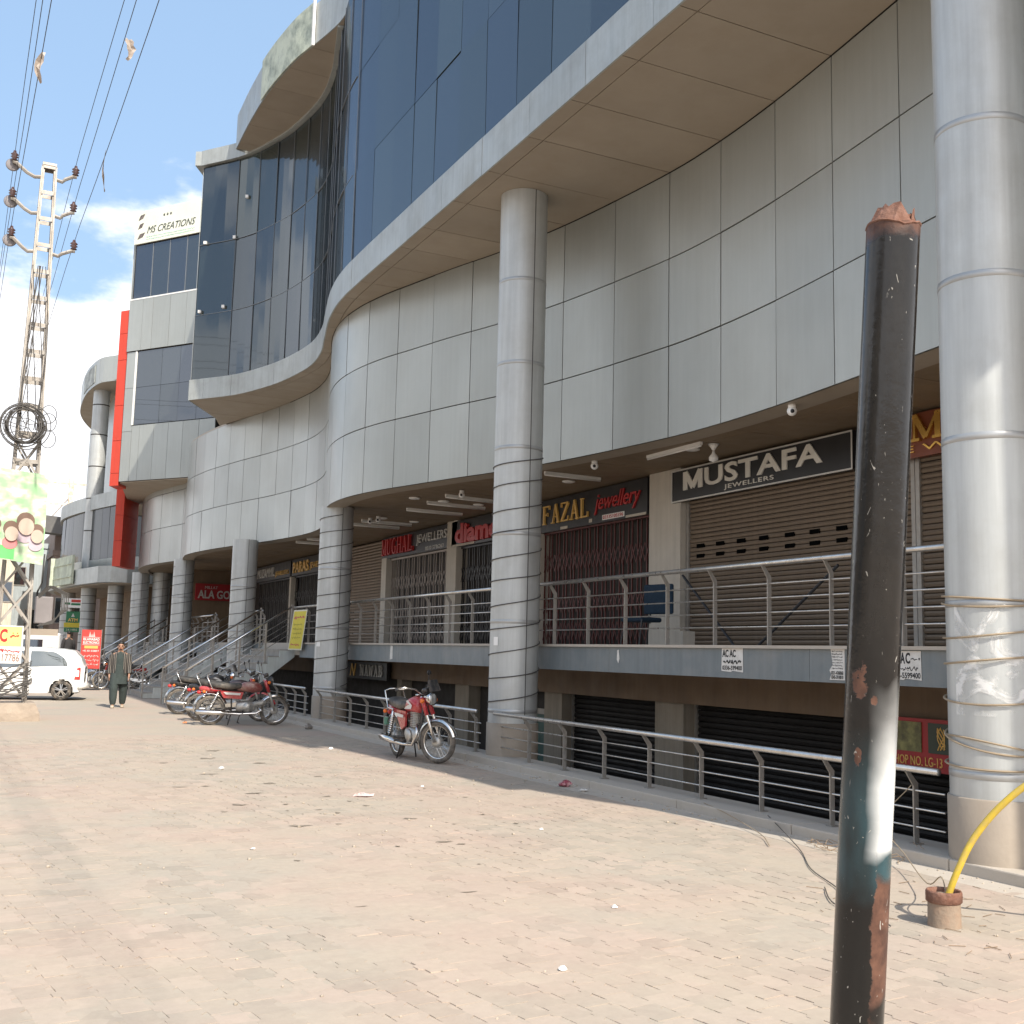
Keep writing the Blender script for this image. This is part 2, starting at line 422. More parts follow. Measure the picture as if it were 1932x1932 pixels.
GL = {  # roman capitals: heavy and light strokes in a unit box, with serifs
 'F': [((.22,0),(.22,1),.16),((.1,.96),(.85,.96),.07),((.22,.52),(.65,.52),.06),((.08,.03),(.4,.03),.06),((.84,.98),(.84,.78),.06),((.64,.62),(.64,.42),.05)],
 'A': [((.18,0),(.5,1),.07),((.5,1),(.84,0),.16),((.3,.34),(.7,.34),.05),((.04,.03),(.34,.03),.06),((.66,.03),(.99,.03),.06)],
 'Z': [((.12,.96),(.88,.96),.07),((.86,.96),(.16,.04),.16),((.1,.04),(.9,.04),.07),((.12,.98),(.12,.76),.06),((.89,.02),(.89,.26),.06)],
 'L': [((.26,0),(.26,1),.16),((.1,.97),(.44,.97),.06),((.1,.04),(.88,.04),.07),((.87,.02),(.87,.28),.06)],
 'M': [((.14,0),(.14,1),.07),((.14,1),(.5,.08),.16),((.5,.08),(.86,1),.08),((.86,0),(.86,1),.17),((0,.03),(.3,.03),.07),((.7,.03),(1.02,.03),.07),((0,.97),(.22,.97),.07),((.8,.97),(1.02,.97),.07)],
 'U': [((.2,1),(.2,.3),.17),((.2,.3),(.3,.06),.15),((.3,.06),(.6,.04),.1),((.6,.04),(.78,.25),.08),((.78,.25),(.78,1),.07),((.05,.97),(.38,.97),.06),((.64,.97),(.94,.97),.06)],
 'G': [((.85,.8),(.68,.97),.08),((.68,.97),(.4,.96),.09),((.4,.96),(.18,.74),.15),((.18,.74),(.16,.3),.17),((.16,.3),(.36,.05),.15),((.36,.05),(.66,.04),.09),((.66,.04),(.82,.16),.1),((.82,.1),(.82,.44),.15),((.62,.44),(.96,.44),.06)],
 'H': [((.2,0),(.2,1),.16),((.8,0),(.8,1),.16),((.2,.52),(.8,.52),.06),((.06,.03),(.36,.03),.06),((.64,.03),(.95,.03),.06),((.06,.97),(.36,.97),.06),((.64,.97),(.95,.97),.06)],
 'N': [((.16,0),(.16,1),.07),((.16,1),(.82,0),.16),((.82,0),(.82,1),.07),((.02,.03),(.32,.03),.06),((.02,.97),(.24,.97),.06),((.66,.97),(.96,.97),.06)],
 'W': [((.04,1),(.28,0),.15),((.28,0),(.5,.9),.06),((.5,.9),(.72,0),.15),((.72,0),(.96,1),.06),((-.04,.97),(.2,.97),.06),((.84,.97),(1.06,.97),.06)],
 'B': [((.22,0),(.22,1),.16),((.1,.96),(.6,.96),.07),((.6,.96),(.76,.76),.14),((.76,.76),(.58,.53),.1),((.22,.53),(.6,.53),.06),((.6,.53),(.82,.28),.15),((.82,.28),(.6,.04),.12),((.1,.04),(.6,.04),.07)],
}
GL['m'] = [((.11, 0), (.11, 1), .22), ((.89, 0), (.89, 1), .22), ((.13, .93), (.5, .12), .20), ((.87, .93), (.5, .12), .20)]
def roman(parent, body, mat, o, ux, uz, w, h, th=.03, gap=.12, name='lettering'):
    ux, uz = Vector(ux).normalized(), Vector(uz).normalized(); nn = ux.cross(uz); n = len(body); cw = w/(n+(n-1)*gap)
    mb = MB(); O = Vector(o)
    for i, ch in enumerate(body):
        for j, (a, b, t) in enumerate(GL[ch]):
            lift = nn*(.0006*(j+1))
            p = O+ux*(i*cw*(1+gap)+a[0]*cw)+uz*(a[1]*h)+nn*th/2+lift; q = O+ux*(i*cw*(1+gap)+b[0]*cw)+uz*(b[1]*h)+nn*th/2+lift
            mb.bar(p, q, t*cw, th, upv=nn)
    return part(parent, name, mb, mat)
def scribble(parent, mat, o, ux, uz, w, h, rows=1, seed=1, th=.003, name='script', wgt=.09):
    """joined-up right-to-left script, too small to read in the photograph"""
    rd = random.Random(seed); ux, uz = Vector(ux).normalized(), Vector(uz).normalized(); nn = ux.cross(uz); O = Vector(o); mb = MB(); rh = h/rows
    for r_ in range(rows):
        x = 0.0; y0 = h-(r_+.62)*rh; k = 0
        while x < w*.97:
            L_ = min(w-x, rh*rd.uniform(.35, 1.0)); n = 5; pts = []
            amp = rh*rd.uniform(.1, .32)
            for i in range(n+1):
                t = i/n; pts.append((x+L_*t, y0+amp*math.sin(t*math.pi*rd.choice((1, 2, 2.5)))*rd.choice((1, 1, -.6))))
            for i in range(n):
                a, b = pts[i], pts[i+1]; k += 1
                l = nn*(th*.5+.0002*(k % 5))
                mb.bar(O+ux*a[0]+uz*a[1]+l, O+ux*b[0]+uz*b[1]+l, rh*wgt*rd.uniform(.8, 1.5), th, upv=nn)
            if rd.random() < .5:
                c = O+ux*(x+L_*.5)+uz*(y0+rh*rd.choice((.34, -.26)))+nn*th*.6; mb.bar(c, c+ux*rh*.12, rh*.11, th, upv=nn)
            x += L_+rh*rd.uniform(.03, .25)
    o_ = part(parent, name, mb, mat); o_['kind'] = 'stuff'
    return o_
# ------------------------------------------------------------------ ground and paving
def groundmat(name, island, obj):
    m = bpy.data.materials.new(name); m.use_nodes = True; t = m.node_tree; L = t.links.new; b = t.nodes['Principled BSDF']
    b.inputs['Roughness'].default_value = .92; b.inputs['Specular IOR Level'].default_value = .2
    g = t.nodes.new('ShaderNodeNewGeometry')
    def noise(sc, det=6, rg=.6):
        n = t.nodes.new('ShaderNodeTexNoise'); n.inputs['Scale'].default_value = sc; n.inputs['Detail'].default_value = det; n.inputs['Roughness'].default_value = rg
        L(g.outputs['Position'], n.inputs['Vector']); return n.outputs['Fac']
    def rng(src, a, b_, lo=0.0, hi=1.0):
        n = t.nodes.new('ShaderNodeMapRange'); n.inputs['From Min'].default_value = a; n.inputs['From Max'].default_value = b_
        n.inputs['To Min'].default_value = lo; n.inputs['To Max'].default_value = hi; L(src, n.inputs['Value']); return n.outputs[0]
    def mix(f, A, B, mode='MIX'):
        n = t.nodes.new('ShaderNodeMix'); n.data_type = 'RGBA'; n.blend_type = mode
        if isinstance(f, float): n.inputs['Factor'].default_value = f
        else: L(f, n.inputs['Factor'])
        for k, x in (('A', A), ('B', B)):
            if isinstance(x, tuple): n.inputs[k].default_value = (*x, 1)
            else: L(x, n.inputs[k])
        return n.outputs['Result']
    pink = (.41, .322, .268); grey = (.365, .325, .273); dust = (.41, .35, .28)
    c = mix(rng(noise(.42, 3), .44, .56), grey, pink)
    if island:
        r_ = g.outputs['Random Per Island']
    elif obj:
        oi = t.nodes.new('ShaderNodeObjectInfo'); r_ = oi.outputs['Random']
    else:
        r_ = None
    if r_ is not None:
        c = mix(rng(r_, 0, 1, 0, .55), c, pink); c = mix(1.0, c, rng(r_, 0, 1, .85, 1.09), 'MULTIPLY')
    c = mix(rng(noise(.9, 8, .7), .4, .66, .15, .8), c, dust)
    c = mix(1.0, c, rng(noise(14, 6, .7), .3, .75, .93, 1.06), 'MULTIPLY')
    c = mix(rng(noise(3.3, 9, .75), .63, .70, 0, .4), c, (.27, .22, .17))
    L(c, b.inputs['Base Color'])
    bn = t.nodes.new('ShaderNodeBump'); bn.inputs['Strength'].default_value = .25; bn.inputs['Distance'].default_value = .006
    L(noise(90, 5), bn.inputs['Height']); L(bn.outputs[0], b.inputs['Normal'])
    return m
gm_far = groundmat('dusty_ground', False, False)
gm_field = groundmat('paver_field_dust', True, False)
gm_pv = groundmat('paver_dust', False, True)
mb = MB()
X0, X1, Y0, Y1 = -260, 500, -120, 900
HX0, HX1, HY0, HY1 = 7.72, 26.0, .6, 60.0
xs = [X0, HX0, HX1, X1]; ys = [Y0, HY0, HY1, Y1]
for i in range(3):
    for j in range(3):
        if i == 1 and j == 1: continue
        o = len(mb.v)
        mb.v += [(xs[i], ys[j], -.008), (xs[i+1], ys[j], -.008), (xs[i+1], ys[j+1], -.008), (xs[i], ys[j+1], -.008)]
        mb.f.append((o, o+1, o+2, o+3))
ground = struct('ground', mb, gm_far)
# interlocking pavers
PA = R(97.5); pu = Vector((math.cos(PA), math.sin(PA))); pv = Vector((-pu.y, pu.x))
PL, PW = .215, .172
wave = [(0, 0), (.060, 0), (.083, .030), (.137, .030), (.160, 0), (.215, 0)]
raw_ = [(u, w) for u, w in wave]+[(u, w+PW) for u, w in reversed(wave)]
def inset(poly, d):
    out_ = []; n = len(poly)
    for i in range(n):
        p, q, r_ = Vector(poly[i-1]), Vector(poly[i]), Vector(poly[(i+1) % n])
        e1, e2 = (q-p).normalized(), (r_-q).normalized(); n1, n2 = Vector((-e1.y, e1.x)), Vector((-e2.y, e2.x))
        m = (n1+n2); m = m/max(.3, m.length_squared/2)
        out_.append((q.x+m.x*d, q.y+m.y*d))
    return out_
out2 = inset(raw_, .0026)
NP = len(out2)
def visible(x, y):
    d = Vector((x, y, -CAM_H)); z = d.dot(fw)
    if z < 3.2: return False
    a = d.dot(r2)/z; b = d.dot(u2)/z; l = 966/2128
    return abs(a) < l*1.06 and abs(b) < l*1.08
field = MB(); singles = []
rp = random.Random(3)
for j in range(-150, 40):
    for i in range(-40, 140):
        ou = i*PL+(PL*.5 if j % 2 else 0); ov = j*PW
        c = pu*ou+pv*ov
        if c.x > 7.22 or c.y > 21.5 or not visible(c.x, c.y): continue
        hole = (c.x-2.78)**2*1.0+(c.y-6.12)**2 < .022 or (c.x-2.62)**2+(c.y-6.3)**2 < .012
        if hole and rp.random() < .6: continue
        dz = rp.uniform(-.0018, .0018); tx, ty = rp.uniform(-.012, .012), rp.uniform(-.012, .012)
        if (c.x-2.75)**2+(c.y-6.15)**2 < .35: dz += rp.uniform(-.006, .003); tx *= 2.6; ty *= 2.6
        singles.append((c.length, ou, ov, dz, tx, ty))
singles.sort()
me_p = None
pav = struct('pavement', MB().mm(7.06, 7.385, -2, 30.2, -.03, .002), concrete)
base_p = MB()
bt = [(u-PL/2, w-PW/2) for u, w in out2]
base_p.add([(u, w, 0) for u, w in bt]+[(u, w, -.03) for u, w in bt], [tuple(range(NP))]+[(k, k+NP, (k+1) % NP+NP, (k+1) % NP) for k in range(NP)])
me_p = base_p.mesh('paver'); me_p.materials.append(gm_pv)
for idx, (d, ou, ov, dz, tx, ty) in enumerate(singles):
    c = pu*(ou+PL/2)+pv*(ov+PW/2)
    if idx < 300:
        o = link('paver', me_p, pav); o.location = (c.x, c.y, dz); o.rotation_euler = (tx, ty, PA)
    else:
        k0 = len(field.v); cs, sn = pu.x, pu.y
        for (u, w) in bt:
            field.v.append((c.x+u*cs-w*sn, c.y+u*sn+w*cs, dz+u*ty+w*tx))
        for (u, w) in bt:
            field.v.append((c.x+u*cs-w*sn, c.y+u*sn+w*cs, -.012))
        field.f.append(tuple(range(k0, k0+NP)))
        field.f += [(k0+k, k0+k+NP, k0+(k+1) % NP+NP, k0+(k+1) % NP) for k in range(NP)]
fo = part(pav, 'paver_field', field, gm_field); fo['kind'] = 'stuff'
# wind-blown dust that lies in the joints and over some of the blocks
from mathutils import noise as mn
bed = MB(); idx = {}; st_ = .085
for i in range(0, 90):
    for j in range(0, 240):
        x, y = i*st_-.1, 3.4+j*st_
        if x > 7.3 or not visible(x, y): continue
        n1 = mn.noise((x*.55, y*.55, 1.3)); n2 = mn.noise((x*2.6, y*2.6, 4.7)); n3 = mn.noise((x*9, y*9, 2.2))
        idx[(i, j)] = len(bed.v); bed.v.append((x, y, -.0010+.0026*n1+.0026*n2+.0024*n3))
for (i, j), a in idx.items():
    q = [idx.get((i+1, j)), idx.get((i+1, j+1)), idx.get((i, j+1))]
    if None not in q: bed.f.append((a, q[0], q[1], q[2]))
do = part(pav, 'joint_dust', bed, gm_far); do['kind'] = 'stuff'
# sunken lower court in front of the basement shops
mb = MB()
mb.mm(7.66, 7.72, .6, 60, -1.9, -.02)
mb.mm(7.72, 12.5, .6, 60, -1.95, -1.75)
struct('sunken_floor', mb, concrete)
# raised sill that carries the lower railing
mb = MB()
y = 3.0; k = 0
sill = thing('kerb_sill', 'long low concrete sill along the edge of the paving under the lower railing', 'kerb', (7.6, 3, 0))
while y < 29.8:
    L_ = 1.9; y1 = min(y+L_, 29.9)
    part(sill, 'sill_block', MB().mm(7.37+random.uniform(-.004,.004), 7.98, y+.004, y1-.004, -.04, .10+random.uniform(-.004,.004)), concrete, bevel=.012)
    y = y1
# ------------------------------------------------------------------ the big curved building
bld = thing('shopping_plaza', 'long curved shopping plaza with grey metal panels, blue glass and a round columned arcade', 'building', (12, 20, 0))
SK = Curve([(8.35,1.0),(8.55,4.0),(8.78,6.2),(9.03,8.2),(9.3,10.13),(9.45,11.4),(9.53,12.69),(9.50,14.06),(9.20,16.4),(8.78,18.3),(8.38,19.6),(8.02,20.93),(7.74,22.0),(7.57,23.2),(7.58,24.4),(7.80,25.7),(8.25,27.2),(8.72,28.8),(9.0,30.3),(9.03,32.0),(8.72,34.4),(8.2,36.8),(7.76,39.3),(7.58,41.6),(7.72,43.2),(7.9,44.5),(7.62,46.0),(7.27,48.0),(7.22,50.0),(7.45,52.3),(8.0,54.4),(9.0,56),(11,57.2)])
ZB, Z1, Z2, ZS = 4.94, 6.36, 7.74, 9.13
back = strip(MB(), SK, .0, SK.L, ZB+.02, ZS-.01, off=-.035, th=.2, n=220)
skw = part(bld, 'skirt_wall', back, backing)
# joint positions measured in the photograph (Y of the vertical joints)
JY = [2.6, 3.85, 5.1, 6.35, 7.6, 8.86, 10.13, 11.38, 12.68, 13.95, 15.3, 16.65, 18.0]
js = [0.0]+[SK.s_at_y(y) for y in JY]
s = js[-1]
while s+1.2 < SK.L-1.0:
    s += 1.18; js.append(s)
js.append(SK.L)
for i in range(len(js)-1):
    for (za, zb) in ((ZB, Z1), (Z1, Z2), (Z2, ZS)):
        if zb == ZS and SK.at(js[i])[0].y > 43: zb = 9.13
        t_ = random.uniform(-.004, .004)
        part(skw, 'cladding_panel', strip(MB(), SK, js[i]+.009, js[i+1]-.009, za+.010, zb-.010, off=random.uniform(-.003, .003), th=.03, n=7, tilt=t_), clad, smooth=False)
# smooth shading only along the curved face
for o in skw.children:
    o.data.polygons.foreach_set('use_smooth', [abs(p.normal.z) < .3 for p in o.data.polygons])
    md = o.modifiers.new('edge', 'EDGE_SPLIT'); md.split_angle = R(35)
# lip under the skirt and the arcade ceiling
lip = MB(); n = 200; rows = []
for i in range(n+1):
    p, nn = SK.at(SK.L*i/n); a = p+nn*.0; b = p-nn*.42
    rows.append([(a.x, a.y, ZB-.005), (b.x, b.y, ZB-.005), (b.x, b.y, ZB+.10)])
lip.grid(rows)
part(bld, 'skirt_lip', lip, soff, smooth=False)
def cpoly(y0, y1, x1, ins, n=12):
    L0 = []
    for k in range(n+1):
        y = y0+(y1-y0)*k/n; L0.append((SK.x_at_y(y)+ins, y))
    return L0+[(x1, y1), (x1, y0)]
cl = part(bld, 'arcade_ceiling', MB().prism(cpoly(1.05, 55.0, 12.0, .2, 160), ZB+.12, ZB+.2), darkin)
yy = 1.1
while yy < 53.9:
    # ceiling strips between lip and shop fronts
    y1 = min(yy+1.2, 54.0)
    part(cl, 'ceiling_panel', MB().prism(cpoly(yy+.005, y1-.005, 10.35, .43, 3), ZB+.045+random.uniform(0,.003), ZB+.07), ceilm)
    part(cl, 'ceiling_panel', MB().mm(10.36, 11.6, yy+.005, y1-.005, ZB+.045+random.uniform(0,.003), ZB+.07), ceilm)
    yy = y1
part(bld, 'skirt_cap', MB().prism(cpoly(33.5, 55.0, 12.0, .03, 60), 9.11, 9.2), concrete)
# overhanging upper storeys: fascia, soffit, glass
FC = Curve([(7.9,1.0),(7.5,2.4),(7.2,4.2),(7.03,6.4),(7.0,8.5),(7.0,11),(7.0,14),(7.0,17),(7.0,19.5),(7.0,21.3),(7.05,22.8),(7.24,24.2),(7.64,25.9),(7.95,27.2),(8.11,28.7),(7.97,30.4),(7.69,31.74),(7.12,33.3),(6.09,34.78)])
ZF = 9.76
fb = part(bld, 'fascia', strip(MB(), FC, 0, FC.L, ZS+.012, ZF-.02, off=-.03, th=.25, n=160), backing)
s = 0.0
while s < FC.L-.4:
    s1 = min(FC.L, s+1.62 if s < FC.s_at_y(22.5) else s+1.12)
    if FC.L-s1 < .5: s1 = FC.L
    part(fb, 'fascia_panel', strip(MB(), FC, s+.004, s1-.004, ZS, ZF, off=random.uniform(-.003,.003), th=.03, n=6), clad2)
    s = s1
# corner return of the bay
E0 = Vector((6.09, 34.78)); E1 = Vector((7.35, 37.0))
dn = (E1-E0).normalized(); 
part(fb, 'fascia_panel', MB().bar((E0.x+.01, E0.y+.02, (ZS+ZF)/2), (E1.x, E1.y, (ZS+ZF)/2), .03, ZF-ZS), clad2)
# soffit: one panel between each pair of joints
sb = part(bld, 'soffit', MB().prism([(7.12,3.0),(9.4,3.0),(9.9,13),(9.4,17.5),(8.1,21.5),(7.9,24),(8.4,26.6),(9.3,31),(8.9,35),(8.15,38.4),(7.3,36.8),(6.4,35.0),(6.25,34.72),(7.15,33.45),(7.75,31.85),(8.05,30.4),(8.2,28.7),(8.05,27.2),(7.75,25.9),(7.36,24.2),(7.12,22.8)], ZS+.03, ZS+.12), backing)
ye = [y for y in JY if y > 3]+[SK.at(s_)[0].y for s_ in js[14:-1]]
ye = [y for y in ye if y < 34.4]
for i in range(len(ye)-1):
    a, b = ye[i]+.008, ye[i+1]-.008; n = 4
    for (f0, f1, e) in ((0.0, .0, 0), (0.0, 1.0, 1)):
        L0, L1 = [], []
        for k in range(n+1):
            y = a+(b-a)*k/n; xf = FC.x_at_y(y)+.012; xs_ = SK.x_at_y(y)-.012
            if e == 0: L0.append((xf, y)); L1.append((min(xf+.26, xs_), y))
            else: L0.append((min(xf+.275, xs_), y)); L1.append((xs_, y))
        if max(q[0]-p[0] for p, q in zip(L0, L1)) < .05: continue
        part(sb, 'soffit_panel', MB().prism(L0+L1[::-1], ZS+.001+random.uniform(0, .002), ZS+.022), soff)
yl = ye[-1]+.008
part(sb, 'soffit_panel', MB().prism([(FC.x_at_y(yl)+.012, yl), (6.12, 34.76), (7.0, 36.35), (SK.x_at_y(36.3)-.012, 36.3), (SK.x_at_y(35.3)-.012, 35.3), (SK.x_at_y(yl)-.012, yl)], ZS+.001, ZS+.022), soff)
part(sb, 'soffit_panel', MB().prism([(7.01, 36.37), (7.37, 37.0), (7.8, 38.3), (SK.x_at_y(36.32)-.012, 36.32)], ZS+.001, ZS+.022), soff)
# glazing
GB = part(bld, 'curtain_wall', strip(MB(), FC, 0, FC.L, ZF-.02, 17.0, off=-.16, th=.1, n=120), darkin)
zr = [ZF, 11.80, 14.06, 16.62]
gj = [FC.s_at_y(y) for y in (1.2, 2.3, 3.4, 4.5, 5.6, 6.7, 7.8, 8.95, 10.05, 11.15, 12.25, 13.35, 14.45, 15.55, 16.62, 17.70, 18.76, 19.82, 20.94, 22.2, 23.1)]
s = gj[-1]
while s+.9 < FC.L: s += .98; gj.append(s)
gj[-1] = FC.L
for i in range(len(gj)-1):
    m_ = blueglass if i < 20 else bayglass
    for r_ in range(3):
        o = part(GB, 'glass_pane', strip(MB(), FC, gj[i]+.006, gj[i+1]-.006, zr[r_]+.008, zr[r_+1]-.008, off=-.07+random.uniform(-.004,.004), th=.02, n=3 if i >= 19 else 2, tilt=random.uniform(-.012,.012)), m_)
mull = M('mullion_grey', (.20, .21, .22), rough=.45, metal=.5)
for i in range(19, len(gj)):
    p, nn = FC.at(gj[i]); a = p-nn*.055
    part(GB, 'mullion', MB().mm(a.x-.007, a.x+.007, a.y-.007, a.y+.007, ZF, 16.6), mull)
for z in zr[1:3]:
    part(GB, 'transom', strip(MB(), FC, FC.s_at_y(22.4), FC.L, z-.007, z+.007, off=-.05, th=.03, n=40), mull)
# white patch fittings on the bay glass
for (y, z) in ((33.2, 15.3), (34.55, 14.1), (33.6, 14.1), (34.6, 11.9), (33.85, 11.95)):
    p, nn = FC.at(FC.s_at_y(y)); a = p-nn*.03
    part(GB, 'patch_fitting', MB().box((a.x, a.y, z), (.09, .09, .09), rz=R(-35)), white)
# side of the bay end
part(bld, 'bay_side', MB().bar((E0.x+.14, E0.y+.16, 13.2), (7.9, 37.9, 13.2), .06, 6.85), bayglass)
# cap beam on the bay and the roof canopy
part(bld, 'bay_cap', strip(MB(), FC, FC.s_at_y(25.0), FC.L, 16.64, 17.12, off=.05, th=.4, n=40), clad2)
part(bld, 'bay_cap_side', MB().bar((E0.x-.04, E0.y-.02, 16.88), (7.5, 37.3, 16.88), .4, .46), clad2)
EV = Curve([(7.1,1.2),(6.95,4.0),(6.98,8),(6.98,13),(7.0,18),(7.05,21.5),(7.30,23.6),(7.38,24.8),(7.1,26.3),(6.90,27.3),(6.72,29.2),(6.70,31.2),(6.76,33.15)])
ev = part(bld, 'roof_canopy', strip(MB(), EV, .02, EV.L-.02, 16.74, 17.74, off=-.03, th=.3, n=90), backing)
s = 0.0
while s < EV.L-.2:
    s1 = min(EV.L, s+1.02)
    part(ev, 'canopy_panel', strip(MB(), EV, s+.004, s1-.004, 16.70, 17.78, off=random.uniform(-.003,.003), th=.03, n=4), clad2)
    s = s1
part(ev, 'canopy_panel', MB().bar((6.78, 33.17, 17.24), (8.2, 33.6, 17.24), .03, 1.08), clad2)
y = 22.6
while y < 33.0:
    y1 = min(y+1.25, 33.12); n = 3; L0 = []; L1 = []
    for k in range(n+1):
        t = y+.006+(y1-y-.012)*k/n; L0.append((EV.x_at_y(t)+.01, t)); L1.append((max(EV.x_at_y(t)+.06, FC.x_at_y(t)+.1), t))
    part(ev, 'canopy_soffit_panel', MB().prism(L0+L1[::-1], 16.702, 16.73), soff)
    y = y1
part(bld, 'roof_slab', MB().prism([(7.4,1.4),(7.3,22),(8.2,24.5),(8.3,34),(7.6,37.5),(8.3,44),(24,44),(24,1.4)], 16.9, 17.3), concrete)
# closed volume behind the facades
part(bld, 'building_core', MB().mm(12.2, 24, 1.1, 57, -1.8, 16.9), darkin)
part(bld, 'floor_slab', MB().prism([(9.1,1.3),(9.75,13),(9.4,17.5),(8.6,21),(8.1,24),(9.4,31),(8.4,38),(8.4,56),(24,56),(24,1.3)], 9.3, 9.5), darkin)
part(bld, 'end_wall', MB().mm(8.0, 24, 1.0, 1.1, 5.0, 17.3), plaster)
part(bld, 'rear_gallery_wall', MB().mm(12.0, 12.2, 1.1, 57, -1.8, 9.3), darkin)
# faded advertising panel on the canopy
ad = thing('canopy_banner', 'faded pale advertising panel on the curved roof canopy above the glass bay', 'banner', (6.75, 28.0, 16.7))
adm = M('faded_banner', (.50, .54, .43), rough=.6, var=.12, scale=1.3, dirt=(.12,.15,.13), dirt_amt=.8, dirt_scale=1.8)
part(ad, 'panel', strip(MB(), EV, EV.s_at_y(26.2), EV.s_at_y(29.7), 16.68, 17.84, off=.05, th=.03, n=12), adm)
part(ad, 'edge_trim', strip(MB(), EV, EV.s_at_y(26.14), EV.s_at_y(26.2), 16.66, 17.88, off=.07, th=.06, n=2), white)
# ------------------------------------------------------------------ deck of the arcade
ZD, ZDB, XD = 1.815, 1.43, 8.5
dk = part(bld, 'deck_slab', MB().mm(XD+.02, 12.1, 1.2, 57, ZDB+.06, ZD), concrete)
y = 1.3
while y < 29.6:
    part(dk, 'deck_band_panel', MB().mm(XD-.01, XD+.015, y+.003, min(29.7, y+4.2)-.003, ZDB, ZD-.03), deckband); y += 4.2
part(dk, 'deck_nosing', MB().mm(XD-.045, XD+.2, 1.25, 29.7, ZD-.03, ZD+.006), concrete)
part(bld, 'deck_beam', MB().mm(9.75, 10.0, 1.2, 57, .99, ZDB+.05), brownm)
part(bld, 'deck_underside', MB().mm(XD+.03, 9.74, 1.2, 29.7, ZDB+.02, ZDB+.055), brownm)
# ------------------------------------------------------------------ round columns
def column(x, y, ztop, spiral, plinth=True, wires=wirem, seam=R(272), n=48):
    """part of the building: shaft > plinth, bands, wire"""
    r_ = .385
    sh_ = part(bld, 'column', MB().lathe([(r_, .55 if plinth else 0), (r_, ztop)], (x, y, 0), n=n, caps=False), colm, smooth=True)
    if plinth:
        part(sh_, 'plinth', MB().lathe([(.405, -.02), (.405, .59), (.397, .60), (.37, .60)], (x, y, 0), n=40, caps=False), plaster, smooth=True)
    z = .78; k = 0
    while z < ztop-.2:
        part(sh_, 'band', MB().lathe([(r_+.001, z-.03), (r_+.0035, z-.028), (r_+.0035, z+.028), (r_+.001, z+.03)], (x, y, 0), n=n, caps=False), bandm, smooth=True); z += 1.37
    a = seam
    if seam is not None: part(sh_, 'seam', MB().mm(x+math.cos(a)*r_-.006, x+math.cos(a)*r_+.006, y+math.sin(a)*r_-.006, y+math.sin(a)*r_+.006, .6, ztop), wirem)
    if spiral:
        z0, z1, pitch = spiral; pts = []; t = 0; rd = random.Random(int(x*100+y*10)); ph = rd.uniform(0, 6)
        N = int((z1-z0)/pitch*22)
        for i in range(N+1):
            a = ph+2*math.pi*i/22; z = z0+(z1-z0)*i/N+.03*math.sin(a*1.0+.5)+.02*math.sin(i*.13)
            pts.append((x+math.cos(a)*(r_+.014), y+math.sin(a)*(r_+.014), z))
        part(sh_, 'wound_wire', MB().tube(pts, .0085, 5), wires)
    return sh_
CL = 8.03
c1 = column(7.78, 6.62, ZS, None, seam=None)
c2 = column(7.99, 15.93, ZS, (.85, 4.9, .37))
c3 = column(CL, 25.45, ZB+.03, (.85, 4.8, .36))
c4 = column(CL+.1, 35.0, ZB+.03, (.7, 4.0, .36), False)
c5 = column(CL, 44.6, ZB+.03, (.7, 4.7, .36), False)
c6 = column(8.75, 54.0, ZB+.05, (.7, 4.7, .36), False)
c7 = column(7.85, 54.2, ZB+.03, (.7, 4.7, .36), False)
# loose tan wires round the nearest column
for (z, tl, ph) in ((2.20, .03, 0), (2.17, .05, 1), (1.92, .05, 2), (1.70, .04, 2.5), (1.40, .06, 1.2), (1.05, .10, .4), (1.0, -.08, 2), (.86, .03, 1)):
    pts = []
    for i in range(41):
        a = 2*math.pi*i/40; pts.append((7.78+math.cos(a)*(.40+.012*math.sin(3*a+ph)), 6.62+math.sin(a)*(.40+.012*math.sin(3*a+ph)), z+tl*math.sin(a+ph)))
    part(c1, 'loose_wire', MB().tube(pts[:-1], .009, 5, closed=True), wiretan)
# scuffed white paint on the lower part of that column
sc = bpy.data.materials.new('scuffed_paint'); sc.use_nodes = True
t = sc.node_tree; b = t.nodes['Principled BSDF']; b.inputs['Base Color'].default_value = (.78, .78, .76, 1); b.inputs['Roughness'].default_value = .6
tr = t.nodes.new('ShaderNodeBsdfTransparent'); ms = t.nodes.new('ShaderNodeMixShader'); tcn = t.nodes.new('ShaderNodeTexCoord')
n1 = t.nodes.new('ShaderNodeTexNoise'); n1.inputs['Scale'].default_value = 2.6; n1.inputs['Detail'].default_value = 7; n1.inputs['Distortion'].default_value = 1.8
t.links.new(tcn.outputs['Object'], n1.inputs['Vector'])
mr = t.nodes.new('ShaderNodeMapRange'); mr.inputs['From Min'].default_value = .50; mr.inputs['From Max'].default_value = .60; mr.inputs['To Max'].default_value = .85
t.links.new(n1.outputs['Fac'], mr.inputs['Value']); t.links.new(mr.outputs[0], ms.inputs[0]); t.links.new(tr.outputs[0], ms.inputs[1]); t.links.new(b.outputs[0], ms.inputs[2])
t.links.new(ms.outputs[0], t.nodes['Material Output'].inputs['Surface'])
rows = []
for i in range(15):
    a = R(168+i*8); rows.append([(7.78+math.cos(a)*.3885, 6.62+math.sin(a)*.3885, z) for z in (1.25, 1.6, 1.9, 2.14)])
part(c1, 'paint_smear', MB().grid(rows), sc, smooth=True)
